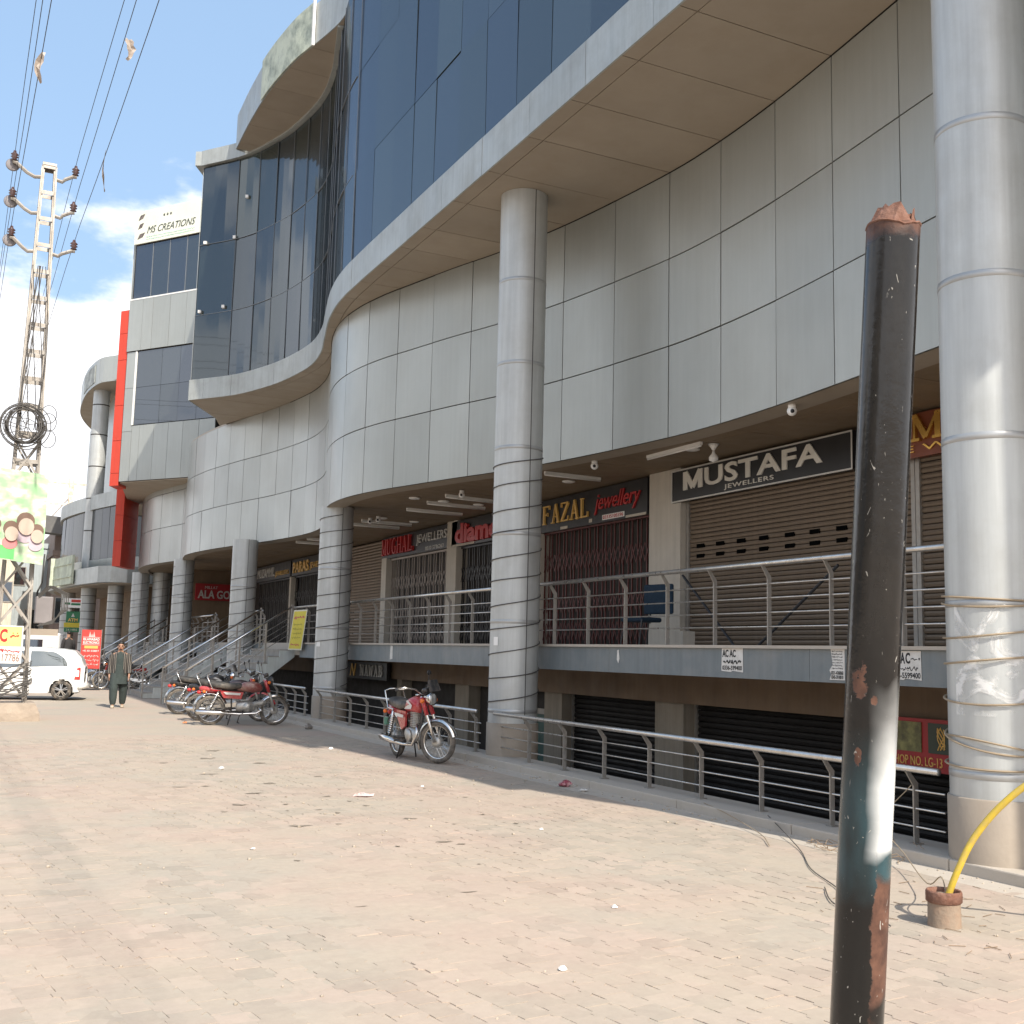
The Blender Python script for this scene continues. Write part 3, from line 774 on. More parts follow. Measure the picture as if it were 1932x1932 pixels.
# small paper stickers on columns
for (x, y, r_, a, z, w, h) in ((7.99, 15.93, .392, R(196), 1.78, .10, .13), (CL, 25.45, .392, R(200), 1.72, .14, .12)):
    rows = [[(x+math.cos(a+d)*r_, y+math.sin(a+d)*r_, zz) for zz in (z, z+h)] for d in (-w/2/r_, 0, w/2/r_)]
    k = solo('paper_sticker', MB().grid(rows), white, 'small white paper sticker on the %s wire-wound column' % ('tall near' if y < 20 else 'shorter second'), 'sticker', base=(x-.39, y, z))
# ------------------------------------------------------------------ railings
def railing(name, label, x, y0, y1, zb, zt, bars, post_ys, out=-1, bent=.17, rr=.03):
    t_ = thing(name, label, 'railing', (x, (y0+y1)/2, zb))
    part(t_, 'handrail', MB().tube([(x+out*.09, y0, zt), (x+out*.09, y1, zt)], rr, 12), steel, smooth=True)
    for z in bars:
        part(t_, 'rail_bar', MB().tube([(x, y0+.02, z), (x, y1-.02, z)], .009, 8), steel, smooth=True)
    pm = None
    for y in post_ys:
        if pm is None:
            m_ = MB(); h = zt-zb
            prof = [(-.028, 0), (.028, 0), (.028, h-bent+.02), (.028+out*.10, h-.02), (-.028+out*.10+.008, h-.02), (-.028, h-bent)]
            n = len(prof); vs = [(px, -.007, pz) for px, pz in prof]+[(px, .007, pz) for px, pz in prof]
            m_.add(vs, [tuple(range(n)), tuple(range(n, 2*n))[::-1]]+[(i, i+n, (i+1) % n+n, (i+1) % n) for i in range(n)])
            m_.mm(-.05, .05, -.04, .04, 0, .008)
            pm = m_.mesh('post'); pm.materials.append(postm)
        o = link('post', pm, t_); o.location = (0, y-(y0+y1)/2, 0); o.rotation_euler = (0, 0, random.uniform(-.03, .03))
    return t_
ZR = 2.77
bz = (2.54, 2.375, 2.205, 2.04)
def ups(y0, y1, a=15.66, d=1.04): return [a+d*k for k in range(-20, 60) if y0+.1 < a+d*k < y1-.05]
railing('upper_railing', 'steel railing on the arcade deck right of the tall near column, before the shuttered jewellers', XD+.06, 3.2, 15.95, ZD, ZR, bz, ups(3.2, 15.95))
railing('upper_railing', 'steel railing on the arcade deck between the two wire-wound columns', XD+.06, 16.0, 25.5, ZD, ZR, bz, ups(16.0, 25.4))
railing('upper_railing', 'short steel deck railing between the second wire-wound column and the stairs', XD+.06, 25.6, 30.3, ZD, ZR, bz, ups(25.6, 30.3))
lb = (.555, .40, .245)
railing('lower_railing', 'dusty steel railing on the sill from the tall near column to the right edge', 7.68, 7.08, 15.75, .10, .745, lb, [7.43+1.045*k for k in range(0, 8)], bent=.15)
railing('lower_railing', 'steel railing on the sill behind the lone red motorcycle', 7.68, 16.4, 25.0, .10, .745, lb, [16.6+1.045*k for k in range(0, 9)], bent=.15)
railing('lower_railing', 'steel railing on the sill behind the front wheel of the parked red motorcycle', 7.68, 25.95, 29.7, .10, .745, lb, [26.2+.85*k for k in range(0, 5)], bent=.15)
# ------------------------------------------------------------------ stairs up to the deck
stairm = M('stair_stone', (.30, .28, .25), rough=.75, var=.12, scale=4, dirt=(.4,.35,.28), dirt_amt=.4, dirt_scale=4)
strm = M('stair_side_paint', (.50, .53, .51), rough=.6, var=.07, scale=2, streak=.2, dirt=(.3,.27,.22), dirt_amt=.3)
NR = 10; RH = ZD/NR; TR = .305; SX0 = XD-.05-TR*(NR-1)
def stairs(label, ya, yb, hand):
    t_ = thing('entrance_stairs', label, 'stairs', (SX0, (ya+yb)/2, 0))
    for k in range(NR-1):
        part(t_, 'step', MB().mm(SX0+k*TR-.02, SX0+(k+1)*TR+.02, ya, yb, (k+1)*RH-.035, (k+1)*RH), stairm)
        part(t_, 'riser', MB().mm(SX0+k*TR, SX0+k*TR+.02, ya+.02, yb-.02, k*RH, (k+1)*RH-.037), stairm)
    for y in (ya-.06, yb-.001):                    # saw-tooth stringers with a sloping underside
        prof = [(SX0-.02, 0)]
        for k in range(NR-1):
            prof += [(SX0+k*TR-.025, (k+1)*RH-.036), (SX0+(k+1)*TR-.03, (k+1)*RH-.036)]
        prof += [(XD+.02, ZD-.04), (XD+.02, ZDB), (SX0+1.0, .0)]
        m_ = MB(); m_.slab([(p[0]-SX0, p[1]) for p in prof], (SX0, y+.061, 0), (1,0,0), (0,0,1), .061)
        part(t_, 'stringer', m_, strm)
    for (y, lab) in hand:
        r_ = thing('stair_railing', lab, 'railing', (SX0, y, 0))
        a = (SX0-.05, y, 1.02); b = (XD-.1, y, ZR+.02)
        part(r_, 'handrail', MB().tube([a, b], .028, 12), chrome, smooth=True)
        for f in (.28, .46, .64, .82):
            za = .12+(1.02-.12)*(1-f); zb_ = ZD+.1+(ZR-ZD-.1)*(1-f)
            part(r_, 'rail_bar', MB().tube([(a[0], y, za), (b[0], y, zb_)], .009, 8), steel, smooth=True)
        for k in range(5):
            t2 = k/4; x = a[0]+(b[0]-a[0])*t2; zt = a[2]+(b[2]-a[2])*t2; zb_ = 0 if k == 0 else min(ZD, max(0, (int((x-SX0)/TR)+1)*RH))
            part(r_, 'post', MB().mm(x-.022, x+.022, y-.022, y+.022, zb_, zt+(.06 if k in (0, 4) else -.01)), postm)
    return t_
stairs('grey stone entrance stairs nearest the parked motorcycles', 30.35, 33.6, ((30.3, 'stainless stair handrail nearest the yellow banner'), (33.7, 'stainless stair handrail on the far side of the nearest flight')))
stairs('second flight of grey stairs, right of the walking man', 37.3, 40.0, ((37.3, 'near stainless handrail of the second flight of stairs'), (40.1, 'far stainless handrail of the second flight of stairs')))
stairs('far flight of grey stairs behind the red banner stand', 46.5, 53.0, ((46.5, 'near stainless handrail of the far flight of stairs'), (49.8, 'middle stainless handrail of the far flight of stairs'), (53.1, 'last stainless handrail of the far flight of stairs')))
# deck edge between the flights
for (a, b) in ((33.75, 37.2), (40.2, 46.4)):
    part(dk, 'deck_band_panel', MB().mm(XD-.01, XD+.015, a, b, ZDB, ZD-.005), deckband)
    railing('upper_railing', 'short steel deck railing between %s flights of stairs' % ('the two nearest' if a < 35 else 'the second and far'), XD+.06, a, b, ZD, ZR, bz, [a+.15+.9*k for k in range(int((b-a)/.9)+1)])
# ------------------------------------------------------------------ shop fronts on the arcade
XS = 11.5
NX = (0, -1, 0); UZ = (0, 0, 1)
def board(name, label, ya, yb, za, zb, mat, x=XS-.12, th=.1, frame=None):
    t_ = thing(name, label, 'sign', (x, (ya+yb)/2, za))
    part(t_, 'board', MB().mm(x, x+th, ya, yb, za, zb), mat)
    if frame:
        for (a, b, c, d) in ((ya, yb, zb-.025, zb), (ya, yb, za, za+.025), (ya, ya+.025, za+.026, zb-.026), (yb-.025, yb, za+.026, zb-.026)):
            part(t_, 'frame', MB().mm(x-.012, x-.002, a, b, c, d), frame)
    return t_
sblack = M('sign_black', (.018, .017, .018), rough=.35, var=.2, scale=2)
sbrown = M('sign_copper_brown', (.20, .055, .025), rough=.35, var=.2, scale=1.5, metal=.2)
gold = M('gold_letter', (.72, .42, .10), rough=.25, metal=.8)
goldp = M('gold_paint', (.68, .42, .12), rough=.45)
redl = M('red_letter', (.45, .03, .03), rough=.4)
silver = M('silver_letter', (.55, .53, .49), rough=.4, metal=.3)
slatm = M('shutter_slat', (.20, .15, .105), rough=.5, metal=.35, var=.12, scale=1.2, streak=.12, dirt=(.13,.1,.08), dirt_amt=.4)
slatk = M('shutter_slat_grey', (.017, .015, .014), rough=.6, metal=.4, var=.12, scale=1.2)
def shutter(label, x, ya, yb, za, zb, mat, pitch=.076, slots=(), slotrows=()):
    t_ = thing('roller_shutter', label, 'shutter', (x, (ya+yb)/2, za))
    part(t_, 'backing', MB().mm(x+.03, x+.05, ya, yb, za, zb), darkin)
    n = int((zb-za)/pitch); pitch = (zb-za)/n
    prof = [(0, .0), (-.012, .008), (-.022, .5*pitch), (-.012, pitch-.012), (0, pitch-.006)]
    def slat_mesh(segs):
        m_ = MB()
        for (a, b) in segs:
            vs = [(px, a, pz) for px, pz in prof]+[(px, b, pz) for px, pz in prof]; k = len(prof)
            m_.add(vs, [(i, i+1, i+1+k, i+k) for i in range(k-1)]+[tuple(range(k))[::-1], tuple(range(k, 2*k))])
        me = m_.mesh('slat'); me.materials.append(mat); return me
    c = (ya+yb)/2
    full = slat_mesh([(ya-c, yb-c)])
    for k in range(n):
        o = link('slat', full, t_); o.location = (random.uniform(-.003, .003), 0, k*pitch); o.rotation_euler = (random.uniform(-.0012, .0012), random.uniform(-.03, .03), random.uniform(-.0012, .0012))
    for q in slotrows:
        for (a, b) in slots:
            part(t_, 'slot', MB().mm(x-.034, x-.004, a, b, q-.032, q+.032), void)
    for y in (ya-.035, yb+.035):
        part(t_, 'guide_rail', MB().mm(x-.05, x+.05, y-.035, y+.035, za, zb), postm)
    return t_
slots = [(y-.105, y+.105) for y in (15.83, 15.28, 14.72, 14.15, 13.53, 12.97, 12.4)]
shutter('brown roller shutter with two rows of slots under the black and white sign', XS, 11.05, 16.15, ZD, 4.40, slatm, slots=slots, slotrows=(3.575, 3.40))
shutter('brown roller shutter under the copper sign at the right edge', XS, 5.8, 10.9, ZD, 4.40, slatm)
part(bld, 'pillar', MB().mm(XS-.16, XS+.2, 16.24, 17.22, ZD, ZB+.04), whitewall)
# MUSTAFA
t_ = board('shop_sign', 'black shop sign with white letters MUSTAFA JEWELLERS above the slotted shutter', 11.97, 16.45, 4.36, 4.93, sblack, frame=silver, x=XS-.2)
roman(t_, 'm', signwhite, (XS-.2, 16.08, 4.545), NX, UZ, .56, .32, .02)
letter(t_, 'USTAFA', signwhite, (XS-.2, 15.46, 4.545), NX, UZ, 2.88, .32, .02, bold=.022, spacing=1.03)
letter(t_, 'JEWELLERS', signwhite, (XS-.2, 14.93, 4.415), NX, UZ, 1.25, .095, .012, bold=.008, spacing=1.15)
# copper sign
t_ = board('shop_sign', 'copper brown shop sign with mirror gold letters at the right edge', 6.5, 11.4, 4.36, 4.95, sbrown, x=XS-.2)
roman(t_, 'M', gold, (XS-.2, 10.86, 4.57), NX, UZ, .55, .34, .05)
letter(t_, 'J E W E L L E R S', gold, (XS-.2, 11.3, 4.40), NX, UZ, 3.2, .12, .02)
# FAZAL
t_ = board('shop_sign', 'black shop sign with gold FAZAL and red jewellery lettering', 17.32, 21.9, 4.26, 4.95, sblack, x=XS-.14)
roman(t_, 'FAZAL', goldp, (XS-.14, 21.38, 4.42), NX, UZ, 1.98, .40, .04, gap=.05)
letter(t_, 'jewellery', redl, (XS-.14, 19.2, 4.42), NX, UZ, 1.68, .42, .03, shear=.35)
part(t_, 'number_plate', MB().mm(XS-.152, XS-.141, 18.1, 18.9, 4.30, 4.40), white)
letter(t_, '03335105596', redl, (XS-.152, 18.87, 4.315), NX, UZ, .74, .07, .006)
for (a, b, z0, z1) in ((17.35, 18.05, 4.262, 4.31), (20.3, 20.6, 4.262, 4.32), (19.3, 19.42, 4.3, 4.37)):
    part(t_, 'torn_paper', MB().mm(XS-.15, XS-.142, a, b, z0, z1), whitewall)
part(bld, 'pillar', MB().mm(XS-.18, XS+.2, 21.55, 22.0, ZD, ZB+.04), whitewall)
# folding grille gates
mar = M('maroon_gate', (.10, .022, .018), rough=.4, metal=.2, var=.2, scale=3)
blk = M('black_gate', (.028, .026, .026), rough=.35, metal=.3)
greyg = M('grey_gate', (.36, .31, .27), rough=.5, metal=.4)
def gate(label, ya, yb, za, zb, mat, x=XS, n=20, shopmat=darkin):
    t_ = thing('folding_gate', label, 'gate', (x, (ya+yb)/2, za))
    part(t_, 'shop_front', MB().mm(x+.14, x+.18, ya, yb, za, zb), shopmat)
    pm = MB().mm(-.012, .012, -.011, .011, 0, zb-za).mesh('gate_bar'); pm.materials.append(mat)
    c = (ya+yb)/2; st = (yb-ya)/n
    for k in range(n+1):
        o = link('gate_bar', pm, t_); o.location = (.0 if k % 2 else .02, ya-c+k*st, 0)
    m_ = MB()
    for (z0, z1) in ((za+.15, za+.5), (za+.72, za+1.05), (za+1.6, za+1.95)):
        for k in range(n):
            y0, y1 = ya+k*st, ya+(k+1)*st
            m_.bar((x-.018, y0, z0), (x-.018, y1, z1), .016, .006, upv=(1,0,0)); m_.bar((x-.026, y0, z1), (x-.026, y1, z0), .016, .006, upv=(1,0,0))
    lo = part(t_, 'lattice', m_, mat); lo['kind'] = 'stuff'
    part(t_, 'track', MB().mm(x-.04, x+.05, ya, yb, zb-.05, zb), mat)
    part(t_, 'bottom_rail', MB().mm(x-.04, x+.05, ya, yb, za, za+.04), mat)
    return t_
gate('maroon folding grille gate below the gold and red lettered sign', 17.24, 21.52, ZD, 4.28, mar, n=27)
gate('black folding grille gate partly behind the tall near column', 22.05, 25.95, ZD, 4.30, blk, n=26)
gate('grey lattice folding gate under the red MUGHAL sign', 26.65, 31.0, ZD, 4.32, greyg, n=22)
part(bld, 'pillar', MB().mm(XS-.16, XS+.2, 25.98, 26.6, ZD, ZB+.04), whitewall)
part(bld, 'pillar', MB().mm(XS-.16, XS+.2, 31.05, 31.45, ZD, 4.35), whitewall)
t_ = board('shop_sign', 'dark shop sign with red rounded letters half hidden by the tall near column', 22.02, 26.3, 4.3, 4.95, sblack, x=XS-.16)
letter(t_, 'diamond', redl, (XS-.16, 25.95, 4.36), NX, UZ, 3.6, .50, .07, bold=.04)
part(t_, 'torn_paper', MB().mm(XS-.17, XS-.162, 24.9, 26.25, 4.305, 4.36), whitewall)
t_ = board('shop_sign', 'black shop sign with red MUGHAL and white JEWELLERS letters', 26.4, 31.5, 4.33, 4.95, sblack, x=XS-.14)
roman(t_, 'MUGHAL', redl, (XS-.14, 31.35, 4.42), NX, UZ, 2.45, .46, .08, gap=.04)
letter(t_, 'JEWELLERS', silver, (XS-.14, 28.7, 4.52), NX, UZ, 2.1, .30, .04)
letter(t_, '0310 5736263', silver, (XS-.14, 28.1, 4.36), NX, UZ, 1.25, .10, .01)
# brown shutter beyond, then the further jewellers
shutter('plain brown shutter wall between the red lettered shop and the stairs', XS, 31.55, 37.2, ZD, ZB, slatm, pitch=.09)
t_ = board('shop_sign', 'dark shop sign with gold PARAS JEWELLERS lettering over the stairs', 36.0, 41.2, 4.33, 4.93, sblack, x=XS-.16)
letter(t_, 'PARAS', goldp, (XS-.16, 40.95, 4.42), NX, UZ, 2.0, .40, .04, bold=.02)
letter(t_, 'JEWELLERS', goldp, (XS-.16, 38.8, 4.42), NX, UZ, 2.0, .28, .03)
t_ = board('shop_sign', 'dark shop sign with white MUZAMMIL JEWELLERS letters beyond the gold lettered one', 41.4, 47.5, 4.33, 4.93, sblack, x=XS-.16)
letter(t_, 'MUZAMMIL', silver, (XS-.16, 46.3, 4.46), NX, UZ, 2.7, .36, .04, shear=.15, bold=.02)
letter(t_, 'JEWELLERS', goldp, (XS-.16, 43.5, 4.40), NX, UZ, 1.9, .22, .03)
gate('black folding gate under the gold PARAS sign', 37.3, 41.2, ZD, 4.32, blk, n=16)
gate('black folding gate left of the thin pillar beyond the stairs', 41.5, 46.6, ZD, 4.32, blk, n=16)
part(bld, 'pillar', MB().mm(XS-.16, XS+.1, 41.24, 41.46, ZD, 4.32), whitewall)
# red sign facing the street at the end of the arcade
t_ = thing('shop_sign', 'red shop sign with white letters ALA GOLD hanging in the shaded arcade', 'sign', (10.4, 50, 3.7))
sred = M('sign_red', (.33, .018, .022), rough=.4, var=.15, scale=1.5)
part(t_, 'board', MB().mm(9.55, 11.7, 50, 50.08, 3.66, 4.38), sred)
letter(t_, 'ALA GOLD', silver, (9.66, 50, 3.74), (1,0,0), UZ, 1.85, .36, .04, bold=.02)
letter(t_, 'MILLAT', silver, (9.95, 50, 4.16), (1,0,0), UZ, .55, .12, .02)
part(bld, 'cross_wall', MB().mm(9.4, 12.0, 50.15, 50.3, ZD, ZB+.04), brownm)
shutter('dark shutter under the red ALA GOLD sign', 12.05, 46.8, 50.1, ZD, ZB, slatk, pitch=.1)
# ------------------------------------------------------------------ lamps, cameras and fittings under the arcade ceiling
for k, (xa, ya, xb, yb, lab) in enumerate(((9.4, 24.5, 10.87, 24.63, 'unlit white tube light, third from the tall near column'), (9.34, 23.1, 10.84, 23.27, 'unlit white tube light, second from the tall near column'), (9.26, 21.87, 10.7, 22.1, 'unlit white tube light nearest the left side of the tall column'), (9.57, 18.0, 10.79, 18.06, 'unlit white tube light between the tall column and the FAZAL sign'), (10.23, 15.6, 10.23, 14.1, 'unlit white tube light left of the hanging bulb'), (9.3, 27.4, 10.7, 27.5, 'unlit tube light beyond the second column, near one'), (9.3, 28.3, 10.7, 28.4, 'unlit tube light beyond the second column, far one'), (9.5, 33, 10.9, 33.1, 'unlit tube light over the nearest stairs'), (9.5, 34.2, 10.9, 34.3, 'second unlit tube light over the nearest stairs'))):
    t_ = thing('tube_light', lab, 'light', ((xa+xb)/2, (ya+yb)/2, ZB-.02), group='tube lights on the arcade ceiling')
    part(t_, 'holder', MB().bar((xa, ya, ZB+.02), (xb, yb, ZB+.02), .05, .05), white)
    part(t_, 'tube', MB().tube([(xa, ya, ZB-.02), (xb, yb, ZB-.02)], .016, 8), white, smooth=True)
dl = MB().lathe([(.0, 0), (.10, 0), (.125, .01), (.125, .03)], n=18).mesh('downlight', None, True); dl.materials.append(white)
for (x, y, lab) in ((8.9, 22.75, 'round downlight nearest the curved lip left of the tall column'), (9.63, 22.85, 'middle one of three round downlights left of the tall column'), (10.51, 22.9, 'round downlight nearest the signs left of the tall column'), (9.6, 26.7, 'round downlight beside the twin cameras'), (10.56, 26.95, 'round downlight above the MUGHAL sign'), (10.49, 18.74, 'round downlight in front of the FAZAL sign'), (10.45, 14.65, 'hanging loose round lamp beside the bulb'), (9.5, 31.5, 'round downlight over the stairs end of the arcade')):
    o = link('downlight', dl); o.location = (x, y, ZB+.01); tag(o, lab, 'light', 'round ceiling downlights')
def camera_unit(x, y, z, lab):
    t_ = thing('security_camera', lab, 'camera', (x, y, z))
    part(t_, 'mount', MB().cyl((x, y, z), (x, y, z-.05), .05, 14), white, smooth=True)
    part(t_, 'dome', MB().ball((x, y, z-.09), .065, 12, 8), white, smooth=True)
    part(t_, 'lens', MB().ball((x-.03, y-.045, z-.10), .028, 10, 6), black, smooth=True)
camera_unit(9.62, 16.3, ZB-.0, 'white dome camera under the lip right of the tall near column')
camera_unit(9.55, 11.2, ZB-.0, 'white dome camera under the lip left of the black post')
camera_unit(9.25, 21.0, ZB+.02, 'white dome camera above the tube lights left of the tall column')
camera_unit(9.35, 26.3, ZB+.02, 'white dome camera nearest the second column')
camera_unit(9.3, 26.75, ZB+.02, 'white dome camera, left one of the twin pair by the second column')
t_ = thing('ceiling_lamp', 'white bulb hanging from the arcade ceiling left of the MUSTAFA sign', 'lamp', (10.5, 14.15, ZB-.3))
part(t_, 'ceiling_rose', MB().lathe([(.0, .0), (.09, .0), (.05, -.05), (.02, -.10)], (10.5, 14.15, ZB+.04), n=14), white, smooth=True)
part(t_, 'bulb', MB().lathe([(.02, 0), (.025, -.05), (.075, -.12), (.07, -.17), (.0, -.2)], (10.5, 14.15, ZB-.05), n=14), white, smooth=True)
# ------------------------------------------------------------------ chair and struts on the deck
t_ = thing('office_chair', 'dark blue fabric chair behind the railing beside the white pillar', 'chair', (10.55, 15.75, ZD))
bluef = M('blue_fabric', (.008, .024, .045), rough=.9, var=.2, scale=20)
cx, cy = 10.55, 15.75
part(t_, 'backrest', MB().box((cx+.02, cy-.0, ZD+.80), (.06, .66, .50), rz=R(12)), bluef, bevel=.04)
part(t_, 'seat', MB().box((cx-.28, cy+.06, ZD+.45), (.48, .5, .08), rz=R(12)), bluef, bevel=.03)
for (a, b) in ((-.5, -.22), (-.5, .28), (.0, -.26), (.0, .26)):
    part(t_, 'leg', MB().tube([(cx+a*.9, cy+b, ZD+.45), (cx+a-.02, cy+b*1.15, ZD)], .013, 6), black)
for b in (-.25, .25):
    part(t_, 'back_frame', MB().tube([(cx+.02, cy+b, ZD+.4), (cx+.03, cy+b, ZD+.72)], .013, 6), black)
t_ = solo('prop_strut', MB().tube([(10.35, 14.75, 2.95), (10.1, 13.1, ZD+.02)], .02, 8), black, 'thin dark strut slanting down to the right before the slotted shutter', 'strut')
t_ = solo('prop_strut', MB().tube([(10.3, 11.2, 2.9), (10.1, 12.6, ZD+.02)], .02, 8), black, 'thin dark strut slanting down to the left beside the black post', 'strut')
solo('carton', MB().box((10.95, 15.55, ZD+.14), (.24, .26, .28)), whitewall, 'small pale carton standing under the blue chair', 'box')
# ------------------------------------------------------------------ papers and posters
pap = M('poster_paper', (.66, .64, .60), rough=.8, var=.08, scale=9, dirt=(.4,.36,.3), dirt_amt=.4, dirt_scale=12)
ink = M('black_ink', (.02, .02, .02), rough=.8)
def poster(lab, y0, y1, z0, z1, kind, seed):
    x = XD-.013
    t_ = thing('paper_poster', lab, 'poster', (x, (y0+y1)/2, z0))
    if kind == 'torn':
        m_ = MB().slab([(0, 0), (.03, .06), (0, .1), (.05, .16), (.02, .34), (y1-y0, .33), (y1-y0, 0)], (x, y1, z0), NX, UZ, .003)
    else:
        w, h = y1-y0, z1-z0
        m_ = MB().slab([(0, .01), (w*.45, 0), (w*.5, .015), (w, .0), (w*.99, h), (.01, h*.99)], (x, y1, z0), NX, UZ, .003)
    part(t_, 'sheet', m_, pap)
    w, h = y1-y0, z1-z0; xi = x-.0032
    if kind == 'ac':
        for q_, ch_ in ((.36, 'A'), (.52, 'C')): letter(t_, ch_, ink, (xi, y1-w*q_, z0+h*.56), NX, UZ, w*.145, h*.38, .002, bold=.03)
        letter(t_, '0336-5599400', ink, (xi, y1-w*.03, z0+h*.06), NX, UZ, w*.94, h*.2, .002, bold=.02)
        scribble(t_, ink, (xi, y1-w*.05, z0+h*.30), NX, UZ, w*.9, h*.25, 1, seed, .002)
        scribble(t_, ink, (xi, y1-w*.68, z0+h*.6), NX, UZ, w*.28, h*.3, 1, seed+9, .002)
    elif kind == 'ac2':
        letter(t_, 'AC AC', ink, (xi, y1-w*.05, z0+h*.62), NX, UZ, w*.62, h*.32, .002, bold=.03)
        letter(t_, '0336-599400', ink, (xi, y1-w*.05, z0+h*.08), NX, UZ, w*.9, h*.19, .002, bold=.02)
        scribble(t_, ink, (xi, y1-w*.1, z0+h*.3), NX, UZ, w*.8, h*.3, 1, seed, .002, wgt=.2)
    else:
        scribble(t_, ink, (xi, y1-.04, z0+.11), NX, UZ, w-.07, .21, 7, seed, .002)
        letter(t_, '0331-4760060', ink, (xi, y1-.03, z0+.055), NX, UZ, w-.05, .04, .002, bold=.02)
        letter(t_, '0345-5918010', ink, (xi, y1-.03, z0+.01), NX, UZ, w-.05, .04, .002, bold=.02)
poster('scratched black and white poster on the grey deck edge, left of the black post', 10.85, 11.27, 1.50, 1.785, 'ac2', 4)
poster('narrow torn notice on the grey deck edge touching the black post', 9.15, 9.38, 1.46, 1.79, 'torn', 5)
poster('black and white AC poster on the grey deck edge, right of the black post', 8.10, 8.52, 1.49, 1.775, 'ac', 6)
solo('paper_scrap', MB().slab([(0, 0), (.16, .02), (.15, .29), (.02, .3)], (XD-.013, 22.8, 1.475), NX, UZ, .003), pap, 'plain white paper strip on the deck edge left of the tall column', 'paper')
solo('paper_scrap', MB().slab([(0, .05), (.04, 0), (.07, .06), (.05, .19), (.01, .18)], (XD-.013, 13.68, 1.56), NX, UZ, .003), pap, 'thin torn white paper on the deck edge right of the tall column', 'paper')
# ------------------------------------------------------------------ basement shops
XB = 10.1
for (a, b) in ((14.0, 14.75), (17.7, 18.35), (21.7, 22.4), (8.0, 8.5), (25.6, 25.9)):
    part(bld, 'basement_pillar', MB().mm(XB-.25, XB+.2, a, b, -1.75, 1.0), M('basement_pillar_paint', (.29, .25, .195), rough=.8, var=.08, scale=2, streak=.2, dirt=(.2,.16,.12), dirt_amt=.4))
for (a, b, lab) in ((8.6, 13.95, 'dark basement shutter right of the tall near column, half hidden by the black post'), (14.8, 17.65, 'dark basement shutter just right of the tall near column'), (4.0, 7.95, 'dark basement shutter at the right edge below the red sign')):
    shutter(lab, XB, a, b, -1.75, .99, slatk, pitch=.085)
for (a, b) in ((18.4, 21.65), (22.45, 25.55), (25.95, 57)):
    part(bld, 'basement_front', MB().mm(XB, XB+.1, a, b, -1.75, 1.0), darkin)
# door leaf and glimpses behind the railing near the red motorcycle
doorm = M('green_door', (.05, .10, .085), rough=.5)
t_ = thing('basement_door', 'dark green glazed basement door left of the tall near column', 'door', (XB-.05, 20.0, -1.75))
part(t_, 'leaf', MB().mm(XB-.06, XB-.01, 18.5, 20.9, -1.75, .55), doorm)
part(t_, 'frame', MB().mm(XB-.08, XB-.065, 18.5, 20.9, .56, .66), postm)
t_ = thing('shop_sign', 'dark basement sign with pale letters NAWAB below the deck', 'sign', (9.62, 27.3, .94))
part(t_, 'board', MB().mm(9.6, 9.68, 25.97, 29.6, .94, 1.36), sblack)
roman(t_, 'NAWAB', silver, (9.6, 27.9, 1.02), NX, UZ, 1.72, .27, .03, gap=.1)
letter(t_, 'N', goldp, (9.6, 28.7, 1.0), NX, UZ, .45, .32, .02, shear=.3)
t_ = thing('shop_sign', 'red basement sign reading SHOP NO. LG-13 beside the right column', 'sign', (9.58, 8.6, .5))
part(t_, 'board', MB().mm(9.58, 9.66, 6.4, 9.66, .50, 1.06), sred)
dkg = M('sign_dark_green', (.03, .045, .03), rough=.4)
olv = M('sign_olive', (.20, .19, .07), rough=.5, var=.5, scale=9, dirt=(.05,.04,.03), dirt_amt=.7, dirt_scale=8)
part(t_, 'picture', MB().mm(9.565, 9.578, 9.16, 9.62, .70, 1.02), olv)
part(t_, 'picture', MB().mm(9.565, 9.578, 8.0, 9.06, .70, 1.02), dkg)
m_ = MB()
for c in (8.88, 8.55, 8.2):
    for k in range(5):
        a = [(9.562, c+.05*math.sin(i*.7+k), .98-.045*i-.004*k) for i in range(6)]
        m_.tube(a, .008, 4)
part(t_, 'pendant_picture', m_, goldp)
letter(t_, 'SHOP NO. LG-13', goldp, (9.58, 9.6, .555), NX, UZ, .72, .10, .008)
letter(t_, 'A', goldp, (9.58, 8.72, .555), NX, UZ, .09, .10, .008)
# yellow banner tied to the deck railing by the stairs
t_ = thing('yellow_banner', 'yellow vertical banner with red script tied to the deck railing at the stair top', 'banner', (8.35, 29.3, 1.6))
yel = M('banner_yellow', (.62, .52, .06), rough=.7, var=.08, scale=3)
yedge = M('banner_edge', (.62, .60, .48), rough=.7)
o3 = Vector((8.3, 30.15, 1.62)); bx = Vector((.12, -1.2, 0)).normalized(); bu = Vector((0, -.42, 1.06)).normalized()
part(t_, 'cloth', MB().slab([(0, 0), (.95, .0), (.95, 1.14), (0, 1.14)], o3, bx, bu, .006), yedge)
part(t_, 'printed_field', MB().slab([(.05, .04), (.90, .04), (.90, 1.1), (.05, 1.1)], o3+bx.cross(bu)*.007, bx, bu, .002), yel)
scribble(t_, redl, o3+bx*.12+bu*.86+bx.cross(bu)*.010, bx, bu, .7, .16, 1, 3, .002, wgt=.16)
scribble(t_, redl, o3+bx*.15+bu*.10+bx.cross(bu)*.010, bx, bu, .6, .12, 1, 8, .002, wgt=.14)
scribble(t_, M('olive_ink', (.32, .28, .06), rough=.8), o3+bx*.15+bu*.3+bx.cross(bu)*.010, bx, bu, .6, .5, 4, 12, .002)
